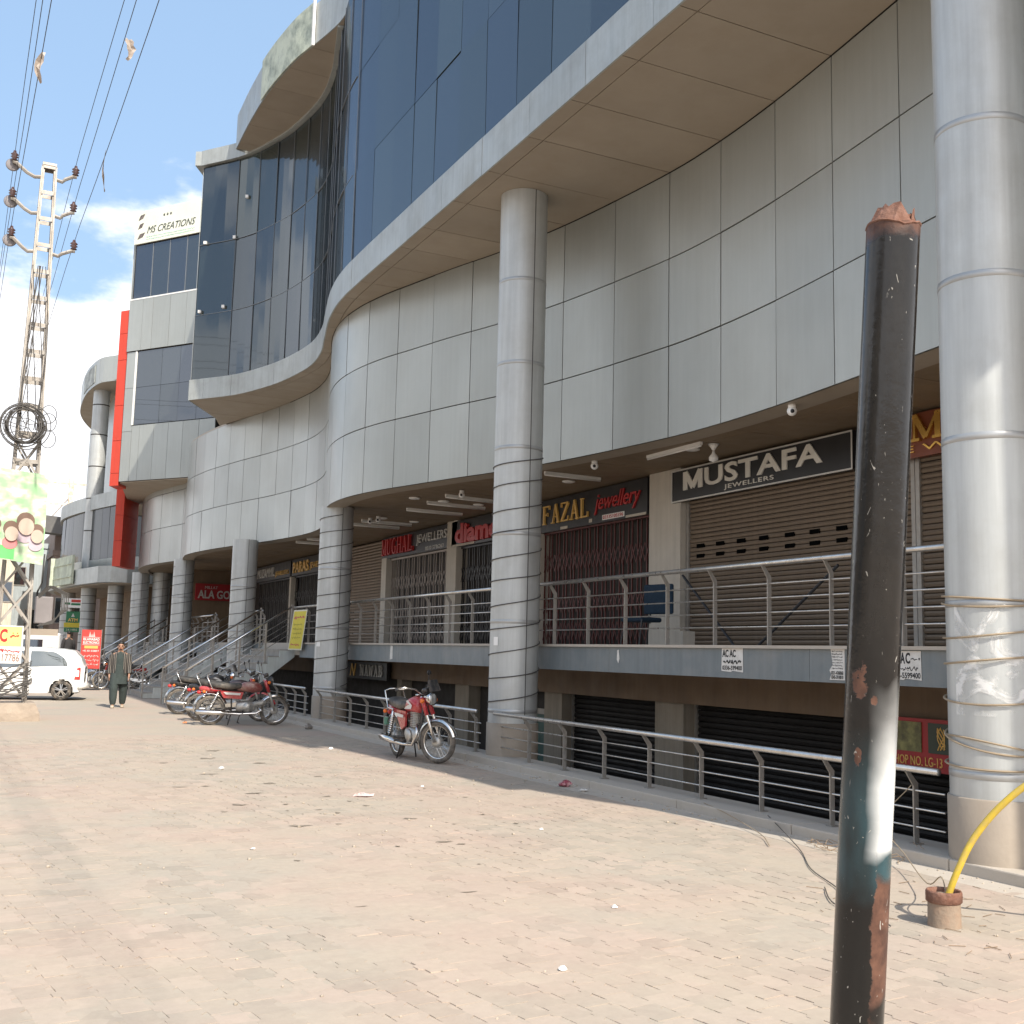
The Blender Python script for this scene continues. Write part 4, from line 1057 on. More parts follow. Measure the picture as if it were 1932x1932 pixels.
# ------------------------------------------------------------------ the wing with the red fin
wing = thing('corner_wing', 'angled grey panelled corner wing with dark windows at the left end of the plaza', 'building', (5.5, 42, 0))
KW = 1.0875
def zq(z): return 1.65+(z-1.65)*KW
A_ = Vector((8.42, 42.21)); B_ = Vector((5.60, 46.08)); wd = (B_-A_).normalized(); WLN = (B_-A_).length; wnn = Vector((-wd.y, wd.x))
if wnn.y > 0: wnn = -wnn
def wall_pt(s, z, off=0.0): p = A_+wd*s+wnn*off; return (p.x, p.y, z)
def wpanel(parent, name, s0, s1, z0, z1, mat, off=0.0, th=.04):
    z0, z1 = zq(z0), zq(z1); m_ = MB(); a = wall_pt(s0, z0, off); b = wall_pt(s1, z0, off); c = wall_pt(s0, z0, off-th); d = wall_pt(s1, z0, off-th); h = z1-z0
    vs = [a, b, d, c]+[(p[0], p[1], z1) for p in (a, b, d, c)]
    m_.add(vs, [(0,1,2,3),(7,6,5,4),(0,4,5,1),(1,5,6,2),(2,6,7,3),(3,7,4,0)])
    return part(parent, name, m_, mat)
wb = wpanel(wing, 'wall_core', 0, WLN-.02, 7.49, 17.3, backing, off=-.06, th=.3)
def prow(edges, z0, z1, mat, name='cladding_panel', par=None, off=0.0):
    for i in range(len(edges)-1): wpanel(par or wb, name, edges[i]+.006, edges[i+1]-.006, z0+.006, z1-.006, mat, off+random.uniform(-.003, .003))
SE = .52                                             # narrow sunlit strip at the outer corner
prow([0, .8, 1.6, 2.35, 3.1, 3.85, WLN-SE], 7.48, 9.5, clad)
for (a, b) in ((7.48, 9.3), (9.3, 10.9), (10.9, 12.25)): prow([WLN-SE, WLN], a, b, clad)
prow([0, .9, 1.75, 2.6, 3.5, 4.05, WLN], 12.27, 14.2, clad, off=.05)
wg = wpanel(wing, 'window', .02, WLN-SE-.03, 9.52, 12.24, darkin, off=-.05)
prow([.02, 1.0, 1.95, 2.9, WLN-SE-.03], 9.52, 10.9, darkglass, 'pane', wg, -.01); prow([.02, 1.0, 1.95, 2.9, WLN-SE-.03], 10.9, 12.24, darkglass, 'pane', wg, -.01)
wpanel(wg, 'window_trim', WLN-SE-.05, WLN-SE+.03, 9.52, 12.24, white, .03)
wg = wpanel(wing, 'window', .02, WLN-.12, 14.22, 16.3, darkin, off=-.05)
prow([.02, .95, 1.95, 2.85, 3.75, WLN-.12], 14.24, 16.28, darkglass, 'pane', wg, -.01)
for s_ in (1.95, 2.85, 3.75): wpanel(wg, 'mullion', s_-.02, s_+.02, 14.24, 16.28, mull, .0)
wpanel(wb, 'ledge', 0, WLN, 14.19, 14.24, white, .06, .08)
# side of the wing going back, and its soffit
part(wing, 'side_wall', MB().bar((5.66, 46.35, 13.0), (8.5, 60, 13.0), .1, 9.9), clad)
part(wing, 'wing_soffit', MB().prism([(5.66, 46.14), (8.45, 42.3), (9.2, 47), (9.6, 60), (8.3, 60)], zq(7.44), zq(7.475)), soff)
part(wing, 'roof', MB().prism([(5.8, 46.2), (8.4, 42.5), (12, 44), (12, 60), (8.7, 60)], zq(17.2), zq(17.35)), concrete)
# red fin
fin = thing('red_fin', 'tall bright red vertical fin on the outer corner of the wing', 'cladding', (5.4, 46.4, 7.8))
fb_ = None
for (a, b) in ((7.34, 7.8), (7.8, 9.0), (9.0, 10.3), (10.3, 12.0), (12.0, 13.0), (13.0, 13.88)):
    m_ = MB(); p = Vector((5.14, 42.40))*KW; q = Vector((4.88, 42.74))*KW; bk = Vector((.42, .9))
    poly = [(p.x, p.y), (q.x, q.y), (q.x+bk.x, q.y+bk.y), (p.x+bk.x, p.y+bk.y)]
    part(fin, 'red_panel', m_.prism(poly, zq(a)+.008, zq(b)-.008), redm)
pier = thing('red_pier', 'red clad pier under the wing below the red fin', 'pier', (6.5, 51.5, 5.0))
for (a, b) in ((4.98, 6.1), (6.1, 7.2), (7.2, 8.6), (8.6, 10.6)):
    part(pier, 'red_panel', MB().prism([(6.13, 50.8), (6.46, 50.75), (7.3, 52.4), (6.98, 52.5)], a+.006, b-.006), redm)
# sign board on top of the wing: MS CREATIONS
sgn = thing('roof_sign', 'pale roof sign reading MS CREATIONS above the wing windows', 'sign', (6.2, 41, 16.3))
cream = M('sign_cream', (.70, .71, .60), rough=.5, var=.08, scale=1.2)
wpanel(sgn, 'board', 0, WLN-.05, 16.32, 17.56, cream, .08, .06)
rd_ = -wd; RX = (rd_.x, rd_.y, 0)
def sp(s, z, o=.081): p = wall_pt(s, zq(z), o); return p
letter(sgn, 'MS CREATIONS', M('sign_ink', (.05, .06, .05), rough=.6), sp(WLN-.72, 16.66), RX, UZ, 2.55, .28, .01, shear=.35)
letter(sgn, '* * *', ink, sp(WLN-1.55, 17.2), RX, UZ, .45, .12, .01)
tea = M('sign_teal', (.25, .52, .42), rough=.6)
scribble(sgn, tea, sp(WLN-.7, 16.4), RX, UZ, 2.6, .2, 2, 31, .006)
for k, (z, w) in enumerate(((17.22, .34), (16.88, .3), (16.5, .4))):
    m_ = MB(); 
    a = Vector(sp(WLN-.22, z)); 
    m_.slab([(0, 0), (w*.7, .06), (w, .24), (w*.3, .2)], a, RX, UZ, .008)
    part(sgn, 'printed_picture', m_, M('sign_dark_print', (.12, .10, .09), rough=.7, var=.6, scale=6))
# ------------------------------------------------------------------ round end building beyond the red pier
drumglass = glassmat('drum_glass', (.035, .037, .04), (.22, .23, .25), .18)
drum = thing('round_end_block', 'round end block with a projecting drum canopy beyond the red fin', 'building', (8, 66, 0))
DC = Curve([(7.4,57.8),(6.8,59.2),(6.12,60.3),(5.84,62.1),(5.75,64.3),(5.87,67.5),(6.1,69.7),(6.6,72.1),(7.5,75.2)])
cb = part(drum, 'drum_canopy', strip(MB(), DC, 0, DC.L, 15.06, 16.28, off=-.03, th=.2, n=40), backing)
s = 0
while s < DC.L-.3:
    s1 = min(DC.L, s+1.5); part(cb, 'canopy_panel', strip(MB(), DC, s+.01, s1-.01, 14.98, 16.3, th=.03, n=4), clad); s = s1
part(cb, 'canopy_soffit', MB().prism([tuple(DC.at(DC.L*i/20)[0]) for i in range(21)]+[(12, 75), (12, 58)], 15.0, 15.05), soff)
part(cb, 'lettering_patch', strip(MB(), DC, DC.s_at_y(61.2), DC.s_at_y(64.5), 15.15, 16.1, off=.03, th=.02, n=6), M('faded_letter_patch', (.40, .42, .38), rough=.6, var=.3, scale=2, dirt=(.08,.08,.08), dirt_amt=.8, dirt_scale=2.2))
part(drum, 'column', MB().lathe([(.42, 5.5), (.42, 15.0)], (6.45, 62.4, 0), n=24, caps=False), colm, smooth=True)
for z in (7.5, 9.2, 10.9, 12.6, 14.2): part(drum, 'band', MB().lathe([(.425, z-.03), (.425, z+.03)], (6.45, 62.4, 0), n=24, caps=False), backing)
part(drum, 'wall', MB().prism([(7.2, 58.5), (7.2, 75), (12, 76), (12, 57.8), (8.2, 57.8)], 5.4, 15.0), clad)
DG = Curve([(8.2,57.2),(7.5,57.8),(6.9,59.8),(6.4,61.8),(5.9,64.2),(5.55,66.8),(5.5,69),(5.8,71.5),(6.4,73.5)])
gb = part(drum, 'glazed_drum', strip(MB(), DG, 0, DG.L, 5.3, 9.3, off=-.05, th=.1, n=40), darkin)
s = 0
while s < DG.L-.3:
    s1 = min(DG.L, s+.95)
    part(gb, 'pane', strip(MB(), DG, s+.012, s1-.012, 5.95, 8.55, th=.02, n=2, tilt=random.uniform(-.02,.02)), drumglass)
    part(gb, 'sill_panel', strip(MB(), DG, s+.008, s1-.008, 5.28, 5.94, off=.02, th=.03, n=2), clad)
    part(gb, 'cap_panel', strip(MB(), DG, s+.004, s1-.004, 8.56, 9.3, off=.12, th=.14, n=2), clad2); s = s1
LC = [(8.3,55.6),(7.4,55.4),(6.7,55.6),(6.2,56.4),(5.6,60),(5.2,65),(5.0,69),(5.6,73.5),(7,75.5),(12,76),(12,55.6)]
part(drum, 'street_canopy', MB().prism(LC, 4.55, 5.32), clad2)
part(drum, 'street_canopy_soffit', MB().prism([(x+(.3 if x < 8 else -.3), y+.1) for x, y in LC], 4.50, 4.545), soff)
for (x, y) in ((6.45, 62), (6.05, 68.5), (7.3, 58.2)):
    part(drum, 'column', MB().lathe([(.38, 0), (.38, 4.7)], (x, y, 0), n=20, caps=False), colm, smooth=True)
    for k in range(9): part(drum, 'wound_wire', MB().lathe([(.385, .9+k*.4), (.395, .915+k*.4), (.385, .93+k*.4)], (x, y, 0), n=20, caps=False), wirem)
part(drum, 'ground_floor', MB().mm(8.6, 12, 57.5, 76, 0, 4.7), brownm)
t_ = thing('canopy_sign', 'weathered pale sign frame on the edge of the far street canopy', 'sign', (5.2, 66, 4.7))
ps = M('sign_weathered', (.50, .54, .42), rough=.7, var=.2, scale=2, streak=.3)
a, b = Vector((4.95, 64.3, 0)), Vector((5.45, 60.4, 0))
part(t_, 'board', MB().bar((a.x, a.y, 5.35), (b.x, b.y, 5.35), .12, 1.45), ps)
for k in (0, 1): part(t_, 'batten', MB().bar((a.x-.08, a.y-.02, 5.0+k*.65), (b.x-.08, b.y-.02, 5.0+k*.65), .05, .06), ps)
part(t_, 'side', MB().box((a.x, a.y+.1, 5.35), (.5, .1, 1.5)), ps)
# ------------------------------------------------------------------ signs and things on the far pavement
t_ = thing('banner_stand', 'red upright banner reading ISLAMABAD ELECTRONICS beside the far stairs', 'banner', (4.78, 44, 0))
sr2 = M('banner_red', (.50, .05, .04), rough=.5, var=.06)
part(t_, 'sheet', MB().mm(4.44, 5.12, 44, 44.02, .76, 2.17), sr2)
for x in (4.43, 5.13): part(t_, 'pole', MB().cyl((x, 44.01, 0.02), (x, 44.01, 2.2), .015, 8), steel)
part(t_, 'foot', MB().mm(4.40, 5.16, 43.8, 44.25, 0, .04), black)
letter(t_, 'ISLAMABAD', white, (4.50, 44, 1.78), (1,0,0), UZ, .56, .09, .006, bold=.02); letter(t_, 'ELECTRONICS', white, (4.50, 44, 1.66), (1,0,0), UZ, .56, .09, .006, bold=.02)
part(t_, 'rule', MB().mm(4.48, 5.08, 43.994, 43.999, 1.895, 1.905), white); part(t_, 'rule', MB().mm(4.48, 5.08, 43.994, 43.999, 1.62, 1.63), white)
for (x, h) in ((4.72, .2), (4.79, .12), (4.86, .2)): part(t_, 'emblem', MB().add([(x-.04, 43.996, 1.91), (x+.04, 43.996, 1.91), (x, 43.996, 1.91+h)], [(0,1,2)]), silver)
part(t_, 'yellow_strip', MB().mm(4.55, 5.02, 43.992, 43.998, 1.49, 1.59), goldp); letter(t_, '+92 301 8188817', white, (4.5, 44, 1.37), (1,0,0), UZ, .56, .07, .006)
scribble(t_, silver, (4.5, 43.998, .85), (1,0,0), UZ, .56, .46, 3, 17, .005)
t_ = thing('bank_sign', 'green and yellow ATM sign on a white post by the far columns', 'sign', (5.4, 58, 0))
grn = M('sign_green', (.03, .16, .07), rough=.5)
part(t_, 'post', MB().mm(5.15, 5.25, 58.02, 58.1, 0, 3.3), white)
part(t_, 'board', MB().mm(5.08, 5.70, 57.9, 58, 2.65, 3.18), grn); letter(t_, 'ATM', goldp, (5.16, 57.9, 2.70), (1,0,0), UZ, .44, .15, .01, bold=.03)
part(t_, 'emblem', MB().add([(5.3, 57.895, 2.92), (5.46, 57.895, 2.92), (5.38, 57.895, 3.1)], [(0,1,2)]), silver)
part(t_, 'yellow_board', MB().mm(5.0, 5.70, 57.9, 58, 2.42, 2.64), M('sign_yellow', (.55, .44, .04), rough=.5)); part(t_, 'lower_board', MB().mm(5.02, 5.70, 57.9, 58, 2.2, 2.41), grn)
letter(t_, '24 HRS', M('cream_letter', (.7, .68, .5), rough=.6), (5.1, 57.9, 2.26), (1,0,0), UZ, .5, .09, .01)
t_ = thing('shop_sign', 'white lightbox sign with red and green panels above the ATM sign', 'sign', (5.3, 58, 3.35))
part(t_, 'box', MB().mm(4.88, 5.72, 57.9, 58.1, 3.36, 3.80), white); part(t_, 'red_panel', MB().mm(5.26, 5.68, 57.89, 57.898, 3.62, 3.75), sr2); part(t_, 'green_panel', MB().mm(4.96, 5.22, 57.89, 57.898, 3.5, 3.6), grn)
part(t_, 'green_panel', MB().mm(5.26, 5.68, 57.89, 57.898, 3.48, 3.58), grn); part(t_, 'bracket', MB().mm(5.2, 5.3, 58.1, 58.3, 3.2, 3.5), postm)
# white van parked far behind the car
van = thing('parked_van', 'white van parked far behind the white hatchback', 'van', (3.6, 55.5, 0))
vm = M('van_white', (.62, .62, .60), rough=.4, var=.06)
part(van, 'body', MB().slab([(0, .35), (4.6, .35), (4.6, 1.2), (4.35, 2.1), (.1, 2.12), (0, 1.9)], (.4, 56.5, 0), (1,0,0), (0,0,1), 1.7), vm, bevel=.08)
part(van, 'window', MB().mm(2.0, 2.9, 54.78, 54.795, 1.35, 1.8), darkglass); part(van, 'window', MB().mm(3.1, 3.9, 54.78, 54.795, 1.35, 1.8), darkglass)
for x in (1.3, 4.1): part(van, 'wheel', MB().lathe([(.15, 0), (.32, .01), (.33, .2), (.15, .21)], (x, 54.75, .33), (0,1,0), 18), rubber)
# ------------------------------------------------------------------ buildings closing the street
def block(name, lab, x0, x1, y0, y1, h, mat, wins, wmat=darkglass, winset=.02, sill=True):
    t_ = thing(name, lab, 'building', ((x0+x1)/2, (y0+y1)/2, 0))
    part(t_, 'wall', MB().mm(x0, x1, y0, y1, 0, h), mat)
    part(t_, 'parapet', MB().mm(x0-.1, x1+.1, y0-.1, y1+.1, h+.002, h+.35), mat)
    for (u, v, w, hh) in wins:
        f = part(t_, 'window', MB().mm(u-.06, u+w+.06, y0-.05, y0+.01, v-.06, v+hh+.06), postm)
        part(f, 'pane', MB().mm(u, u+w, y0-.056, y0-.051, v, v+hh), wmat)
    return t_
gb1 = M('wall_blue_grey', (.38, .42, .43), rough=.8, var=.08, scale=.6, streak=.2)
gb2 = M('wall_cream', (.56, .50, .40), rough=.8, var=.1, scale=.5, streak=.25)
gb3 = M('wall_brown', (.24, .18, .15), rough=.8, var=.12, scale=.6, streak=.2)
block('street_building', 'pale blue grey building with a dark pipe behind the transformer box', 3.3, 6.1, 85, 95, 8.2, gb1, ((3.6, 5.6, 1.0, 1.2), (4.8, 2.6, .9, 1.3)))
block('street_building', 'cream building lit by the sun behind the lattice pole', -1.0, 3.6, 78, 90, 7.0, gb2, [(x, z, .8, 1.2) for x in (0, 1.4, 2.7) for z in (1.2, 4.2)])
t_ = block('street_building', 'dark brown building with a slanting slab roof left of the round end block', 6.0, 10.5, 80, 96, 7.4, gb3, ((6.3, 3.0, .8, 1.6), (7.3, 3.0, .8, 1.6), (6.3, .5, .8, 1.8)))
part(t_, 'roof_overhang', MB().bar((4.9, 79.3, 9.35), (9.0, 79.3, 9.1), 1.5, 1.1), M('dark_slab', (.13, .125, .12), rough=.8))
part(t_, 'gable', MB().prism([(6.0, 80.2), (7.8, 80.2), (7.8, 95), (6.0, 95)], 7.76, 9.2), gb3)
t_ = thing('roof_mast', 'rusty white lattice mast with stays on the far roof', 'mast', (6.3, 90, 8.5))
wr = M('rusty_white', (.6, .55, .45), rough=.7, var=.3, scale=3, dirt=(.25,.12,.05), dirt_amt=.6, dirt_scale=4)
part(t_, 'pole', MB().bar((7.6, 90, 9.5), (7.6, 90, 14.0), .35, .35), wr)
for z in (12.0, 10.6, 13.6): part(t_, 'arm', MB().bar((3.2, 90, z), (10.5, 90, z-.05), .12, .14), wr)
for x in (5.2, 9.0): part(t_, 'stay', MB().tube([(7.5, 90, 12.5), (x, 90, 9.4)], .05, 5), galv)
for (x, h) in ((5.6, 12.2), (6.9, 11.3)): part(t_, 'antenna', MB().tube([(x, 85, 8.5), (x, 85, h-1)], .03, 5), wirem)
# pipe and transformer details on the pale building
t_ = thing('drain_pipe', 'thin dark drain pipe running down the pale blue grey building', 'pipe', (5.7, 84.9, 0))
part(t_, 'pipe', MB().tube([(5.75, 84.85, 7.8), (5.7, 84.85, 5.8), (5.45, 84.85, 5.2), (5.45, 84.85, 0)], .05, 6), wirem)
# across the street, seen only as reflections in the glass
for (x0, y0, y1, h, mt, lab, rows_) in ((-30, -6, 14, 9.5, gb2, 'cream three storey shop house across the road', 3), (-30, 15, 30, 7.0, gb1, 'low blue grey shop house across the road', 2), (-31, 31, 52, 11.0, gb2, 'tall cream block across the road', 3), (-30, 53, 80, 8.0, gb3, 'brown block across the road', 2)):
    t_ = thing('opposite_building', lab, 'building', (x0, (y0+y1)/2, 0))
    part(t_, 'wall', MB().mm(x0-8, x0, y0, y1, 0, h), mt)
    for r_ in range(rows_):
        yy = y0+1.2
        while yy < y1-2:
            part(t_, 'window', MB().mm(x0, x0+.05, yy, yy+1.6, 1.0+r_*3.1, 2.7+r_*3.1), darkglass); yy += 3.2
t_ = thing('telecom_tower', 'steel lattice telecom tower across the road', 'tower', (-20, 44, 0))
tm = M('tower_dark', (.10, .10, .11), rough=.6)
m_ = MB()
for k in range(12):
    z0, z1 = k*2.0, k*2.0+2.0; w0, w1 = 1.6-k*.1, 1.5-k*.1
    C4 = [(-1,-1),(1,-1),(1,1),(-1,1)]
    for i in range(4):
        a, b = C4[i], C4[(i+1) % 4]
        m_.tube([(-20+a[0]*w0, 44+a[1]*w0, z0), (-20+a[0]*w1, 44+a[1]*w1, z1)], .06, 5); m_.tube([(-20+a[0]*w0, 44+a[1]*w0, z0), (-20+b[0]*w1, 44+b[1]*w1, z1)], .04, 4)
        m_.tube([(-20+a[0]*w1, 44+a[1]*w1, z1), (-20+b[0]*w1, 44+b[1]*w1, z1)], .04, 4)
part(t_, 'lattice', m_, tm)
m_ = MB()
for i in range(6): m_.mm(-20.8+math.cos(i)*1.1, -20.5+math.cos(i)*1.1, 44+math.sin(i)*1.1-.15, 44+math.sin(i)*1.1+.15, 21+i*.3, 23.2+i*.3)
part(t_, 'antenna_panels', m_, tm)
# ------------------------------------------------------------------ lattice power pole
PX, PY = 1.30, 26.9
pole = thing('power_pole', 'tall steel lattice power pole with six insulator arms at the left edge', 'pole', (PX, PY, 0))
def hw(z): return .33-(.33-.13)*min(1, max(0, (z-.3)/12.0))
HT = 12.45
for (a, b) in ((-1, -1), (1, -1), (1, 1), (-1, 1)):
    m_ = MB()
    p = Vector((PX+a*hw(.3), PY+b*hw(.3), .3)); q = Vector((PX+a*hw(HT), PY+b*hw(HT), HT))
    w = .07
    m_.bar(p, q, w, .012, upv=(1, 0, 0)); m_.bar(p+Vector((a*-.0, b*-.03, 0)), q+Vector((0, b*-.03, 0)), .012, w, upv=(1, 0, 0))
    part(pole, 'leg', m_, galv)
z = 5.6
while z < HT:
    h = hw(z)
    for b in (-1, 1): part(pole, 'batten', MB().box((PX, PY+b*(h+.002), z), (2*h-.02, .012, .09)), galv)
    for a in (-1, 1): part(pole, 'batten', MB().box((PX+a*(h+.002), PY, z), (.012, 2*h-.02, .09)), galv)
    z += .62
z = .45; k = 0
while z < 5.4:
    h0, h1 = hw(z), hw(z+.8); s_ = 1 if k % 2 else -1
    for b in (-1, 1):
        part(pole, 'brace', MB().bar((PX-h0*s_, PY+b*(h0+.012), z), (PX+h1*s_, PY+b*(h1+.012), z+.8), .045, .008, upv=(0,1,0)), galv)
        part(pole, 'brace', MB().bar((PX+h0*s_, PY+b*(h0+.022), z), (PX-h1*s_, PY+b*(h1+.022), z+.8), .045, .008, upv=(0,1,0)), galv)
    for a in (-1, 1): part(pole, 'brace', MB().bar((PX+a*(h0+.012), PY-h0*s_, z), (PX+a*(h1+.012), PY+h1*s_, z+.8), .045, .008, upv=(1,0,0)), galv)
    z += .8; k += 1
part(pole, 'cap', MB().box((PX, PY, HT+.03), (.3, .3, .06)), galv)
ins = M('insulator_brown', (.09, .05, .045), rough=.25)
disc = M('insulator_disc_grey', (.24, .22, .22), rough=.4)
WP = []
for (z, xr, xl) in ((12.18, 1.86, .56), (11.32, 1.87, .58), (10.42, 1.94, .62)):
    for (xe, sgn_) in ((xr, 1), (xl, -1)):
        dx = xe-PX; x0 = PX+sgn_*hw(z); pts = [(x0, PY-.05, z), (x0+sgn_*.16, PY-.05, z-.03), (PX+dx*.62, PY-.05, z+.04), (xe-.05*sgn_, PY-.05, z+.22 if sgn_ < 0 else z+.14), (xe+.03*sgn_, PY-.05, z+.23 if sgn_ < 0 else z+.15)]
        am = part(pole, 'cross_arm', MB().tube(pts, .042, 6), galv)
        zt = z+(.25 if sgn_ < 0 else .17)
        part(am, 'insulator', MB().lathe([(.02, 0), (.075, .02), (.04, .06), (.085, .09), (.045, .12), (.085, .15), (.04, .19), (.03, .24)], (xe, PY-.05, zt), n=16), ins, smooth=True)
        if sgn_ < 0: part(am, 'disc', MB().lathe([(0, -.03), (.12, -.02), (.15, 0), (.14, .03), (0, .05)], (xe-.02, PY+.05, zt-.06), (0, 1, 0), 20), disc, smooth=True)
        WP.append((xe, zt+.24))
# conductors
for i, (x, z) in enumerate(WP):
    pts = []
    for k in range(31):
        y = PY-55+k*(95/30.0); t_ = (y-(PY-55))/55 if y < PY else (y-PY)/45
        sag = 4*t_*(1-t_)*(.55 if y < PY else .5)
        pts.append((x+.02*math.sin(y*.2+i), y-.05 if y != PY else y, z-sag))
    side = 'right' if i % 2 == 0 else 'left'; lv = ('top', 'middle', 'lowest')[i//2]
    solo('power_line', MB().tube(pts, .0062, 6), wirem, 'overhead power line over the %s arm on the %s side of the lattice pole' % (lv, side), 'cable', 'overhead power lines', base=(x, PY, z))
# scraps hanging on the lines
scrap = M('torn_plastic', (.42, .36, .31), rough=.8, var=.3, scale=6)
def rag(lab, x, y, z, h, w, seed):
    rd = random.Random(seed); rows = []
    for i in range(7):
        t_ = i/6; ww = w*(.35+.65*math.sin(t_*2.6+.3))*(1-.3*t_); c = .03*math.sin(t_*5+seed)
        rows.append([(x+c-ww/2+rd.uniform(-.02,.02), y+rd.uniform(-.02,.02), z-h*t_), (x+c+rd.uniform(-.02,.02), y+.05+rd.uniform(-.02,.02), z-h*t_), (x+c+ww/2+rd.uniform(-.02,.02), y+rd.uniform(-.03,.03), z-h*t_)])
    solo('snagged_scrap', MB().grid(rows), scrap, lab, 'scrap')
def wire_at(i, y):
    x, z = WP[i]; t_ = (y-(PY-55))/55; return x, z-4*t_*(1-t_)*.55
x, z = wire_at(5, 18.0); rag('torn brown rag snagged on the left power lines', x, 18, z+.1, .5, .11, 2)
x, z = wire_at(2, 18.2); rag('pale torn kite snagged on the right power lines', x+.06, 18.2, z-.05, .36, .14, 5)
x, z = wire_at(4, 21.0); rag('thin dark threads hanging from the lowest right power line', x, 21, z+.02, .8, .035, 9)
# concrete footing
foot = MB()
rows = []
def ring(hx, hy, z): return [(PX+hx*sx*random.uniform(.96,1.04), PY+hy*sy*random.uniform(.96,1.04), z) for sx, sy in ((-1,-1),(0,-1.02),(1,-1),(1.02,0),(1,1),(0,1),(-1,1),(-1,0))]
foot.loft([ring(.62, .62, -.03), ring(.6, .6, .16), ring(.55, .56, .34), ring(.5, .5, .37)])
solo('concrete_footing', foot, M('rough_concrete', (.34, .275, .215), rough=.95, var=.2, scale=4, bump=.5, bscale=18, dirt=(.3,.25,.2), dirt_amt=.5, dirt_scale=5), 'rough concrete footing at the base of the lattice pole', 'footing')
# green advertising board
t_ = thing('pole_billboard', 'sunlit green and white advertising board strapped to the lattice pole', 'billboard', (PX-.6, PY-.45, 3.3))
bb = bpy.data.materials.new('billboard_print'); bb.use_nodes = True; q = bb.node_tree; Lk = q.links.new; pb = q.nodes['Principled BSDF']; pb.inputs['Roughness'].default_value = .4
tcn = q.nodes.new('ShaderNodeTexCoord'); sx_ = q.nodes.new('ShaderNodeSeparateXYZ'); Lk(tcn.outputs['Generated'], sx_.inputs[0])
nn1 = q.nodes.new('ShaderNodeTexNoise'); nn1.inputs['Scale'].default_value = 2.2; nn1.inputs['Detail'].default_value = 2
mpq = q.nodes.new('ShaderNodeMapping'); mpq.inputs['Scale'].default_value = (2, 1, 5); Lk(tcn.outputs['Generated'], mpq.inputs[0]); Lk(mpq.outputs[0], nn1.inputs['Vector'])
cr1 = q.nodes.new('ShaderNodeValToRGB'); Lk(nn1.outputs['Fac'], cr1.inputs[0])
cr1.color_ramp.elements[0].position = .36; cr1.color_ramp.elements[0].color = (.36, .62, .34, 1)
cr1.color_ramp.elements[1].position = .62; cr1.color_ramp.elements[1].color = (.74, .76, .70, 1)
e = cr1.color_ramp.elements.new(.50); e.color = (.52, .60, .44, 1)
Lk(cr1.outputs[0], pb.inputs['Base Color'])
bw = .98
bxp = Vector((.93, .37, 0)).normalized()
bo = Vector((PX+.44-bw*bxp.x*1.5, PY-.52-bw*bxp.y*1.5, 3.42)); 
bup = Vector((.0, 0, 1))
part(t_, 'panel', MB().slab([(0, 0), (bw*1.5, -.1), (bw*1.5, 1.86), (0, 1.9)], bo, bxp, bup, .04), bb)
nb = bxp.cross(bup)
part(t_, 'footer_print', MB().slab([(.0, .02), (bw*.85, -.03), (bw*.85, .24), (.0, .3)], bo+nb*.041, bxp, bup, .003), M('print_green', (.16, .55, .18), rough=.5))
ph = M('print_skin', (.56, .45, .37), rough=.6); hr = M('print_hair', (.20, .13, .10), rough=.6); rds = M('print_red', (.65, .25, .25), rough=.6); prp = M('print_mauve', (.55, .45, .50), rough=.6)
def ell(cx, cy, a, b, n=16): return [(cx+a*math.cos(2*math.pi*i/n), cy+b*math.sin(2*math.pi*i/n)) for i in range(n)]
for k, (cx, cy, s_, bm) in enumerate(((.35, .62, .16, rds), (.72, .56, .17, rds), (1.02, .74, .20, prp), (1.27, .55, .16, prp))):
    part(t_, 'printed_picture', MB().slab(ell(cx, cy-.24, s_*1.0, s_*.8), bo+nb*(.045+.004*k), bxp, bup, .002), bm)
    part(t_, 'printed_picture', MB().slab(ell(cx, cy+.07, s_*1.0, s_*.95), bo+nb*(.064+.004*k), bxp, bup, .002), hr)
    part(t_, 'printed_picture', MB().slab(ell(cx+.01, cy-.05, s_*.86, s_*.92), bo+nb*(.083+.004*k), bxp, bup, .002), ph)
# AC repair board
t_ = thing('pole_notice', 'yellow and white notice with red AC and a phone number low on the lattice pole', 'sign', (PX-.4, PY-.42, 1.2))
no = Vector((PX-.74, PY-.50, 1.20)); nx = Vector((.985, .12, 0)).normalized(); ny = nx.cross(Vector((0,0,1)))
part(t_, 'board', MB().slab([(0, 0), (.93, .0), (.93, .80), (0, .80)], no, nx, (0,0,1), .015), white)
part(t_, 'yellow_field', MB().slab([(0, .36), (.91, .36), (.91, .78), (0, .78)], no+ny*.016, nx, (0,0,1), .002), M('notice_yellow', (.75, .70, .22), rough=.6))
for q_, ch_ in ((.30, 'A'), (.47, 'C')): letter(t_, ch_, redl, no+nx*q_+Vector((0,0,.45))+ny*.019, nx, UZ, .15, .28, .004, bold=.04)
letter(t_, '0300 5517786', M('notice_ink', (.25, .14, .10), rough=.7), no+nx*.02+Vector((0,0,.04))+ny*.017, nx, UZ, .87, .16, .004, bold=.01)
scribble(t_, redl, no+nx*.08+Vector((0,0,.22))+ny*.019, nx, UZ, .8, .13, 1, 41, .004, wgt=.13)
scribble(t_, redl, no+nx*.68+Vector((0,0,.5))+ny*.019, nx, UZ, .2, .2, 1, 43, .004, wgt=.12)
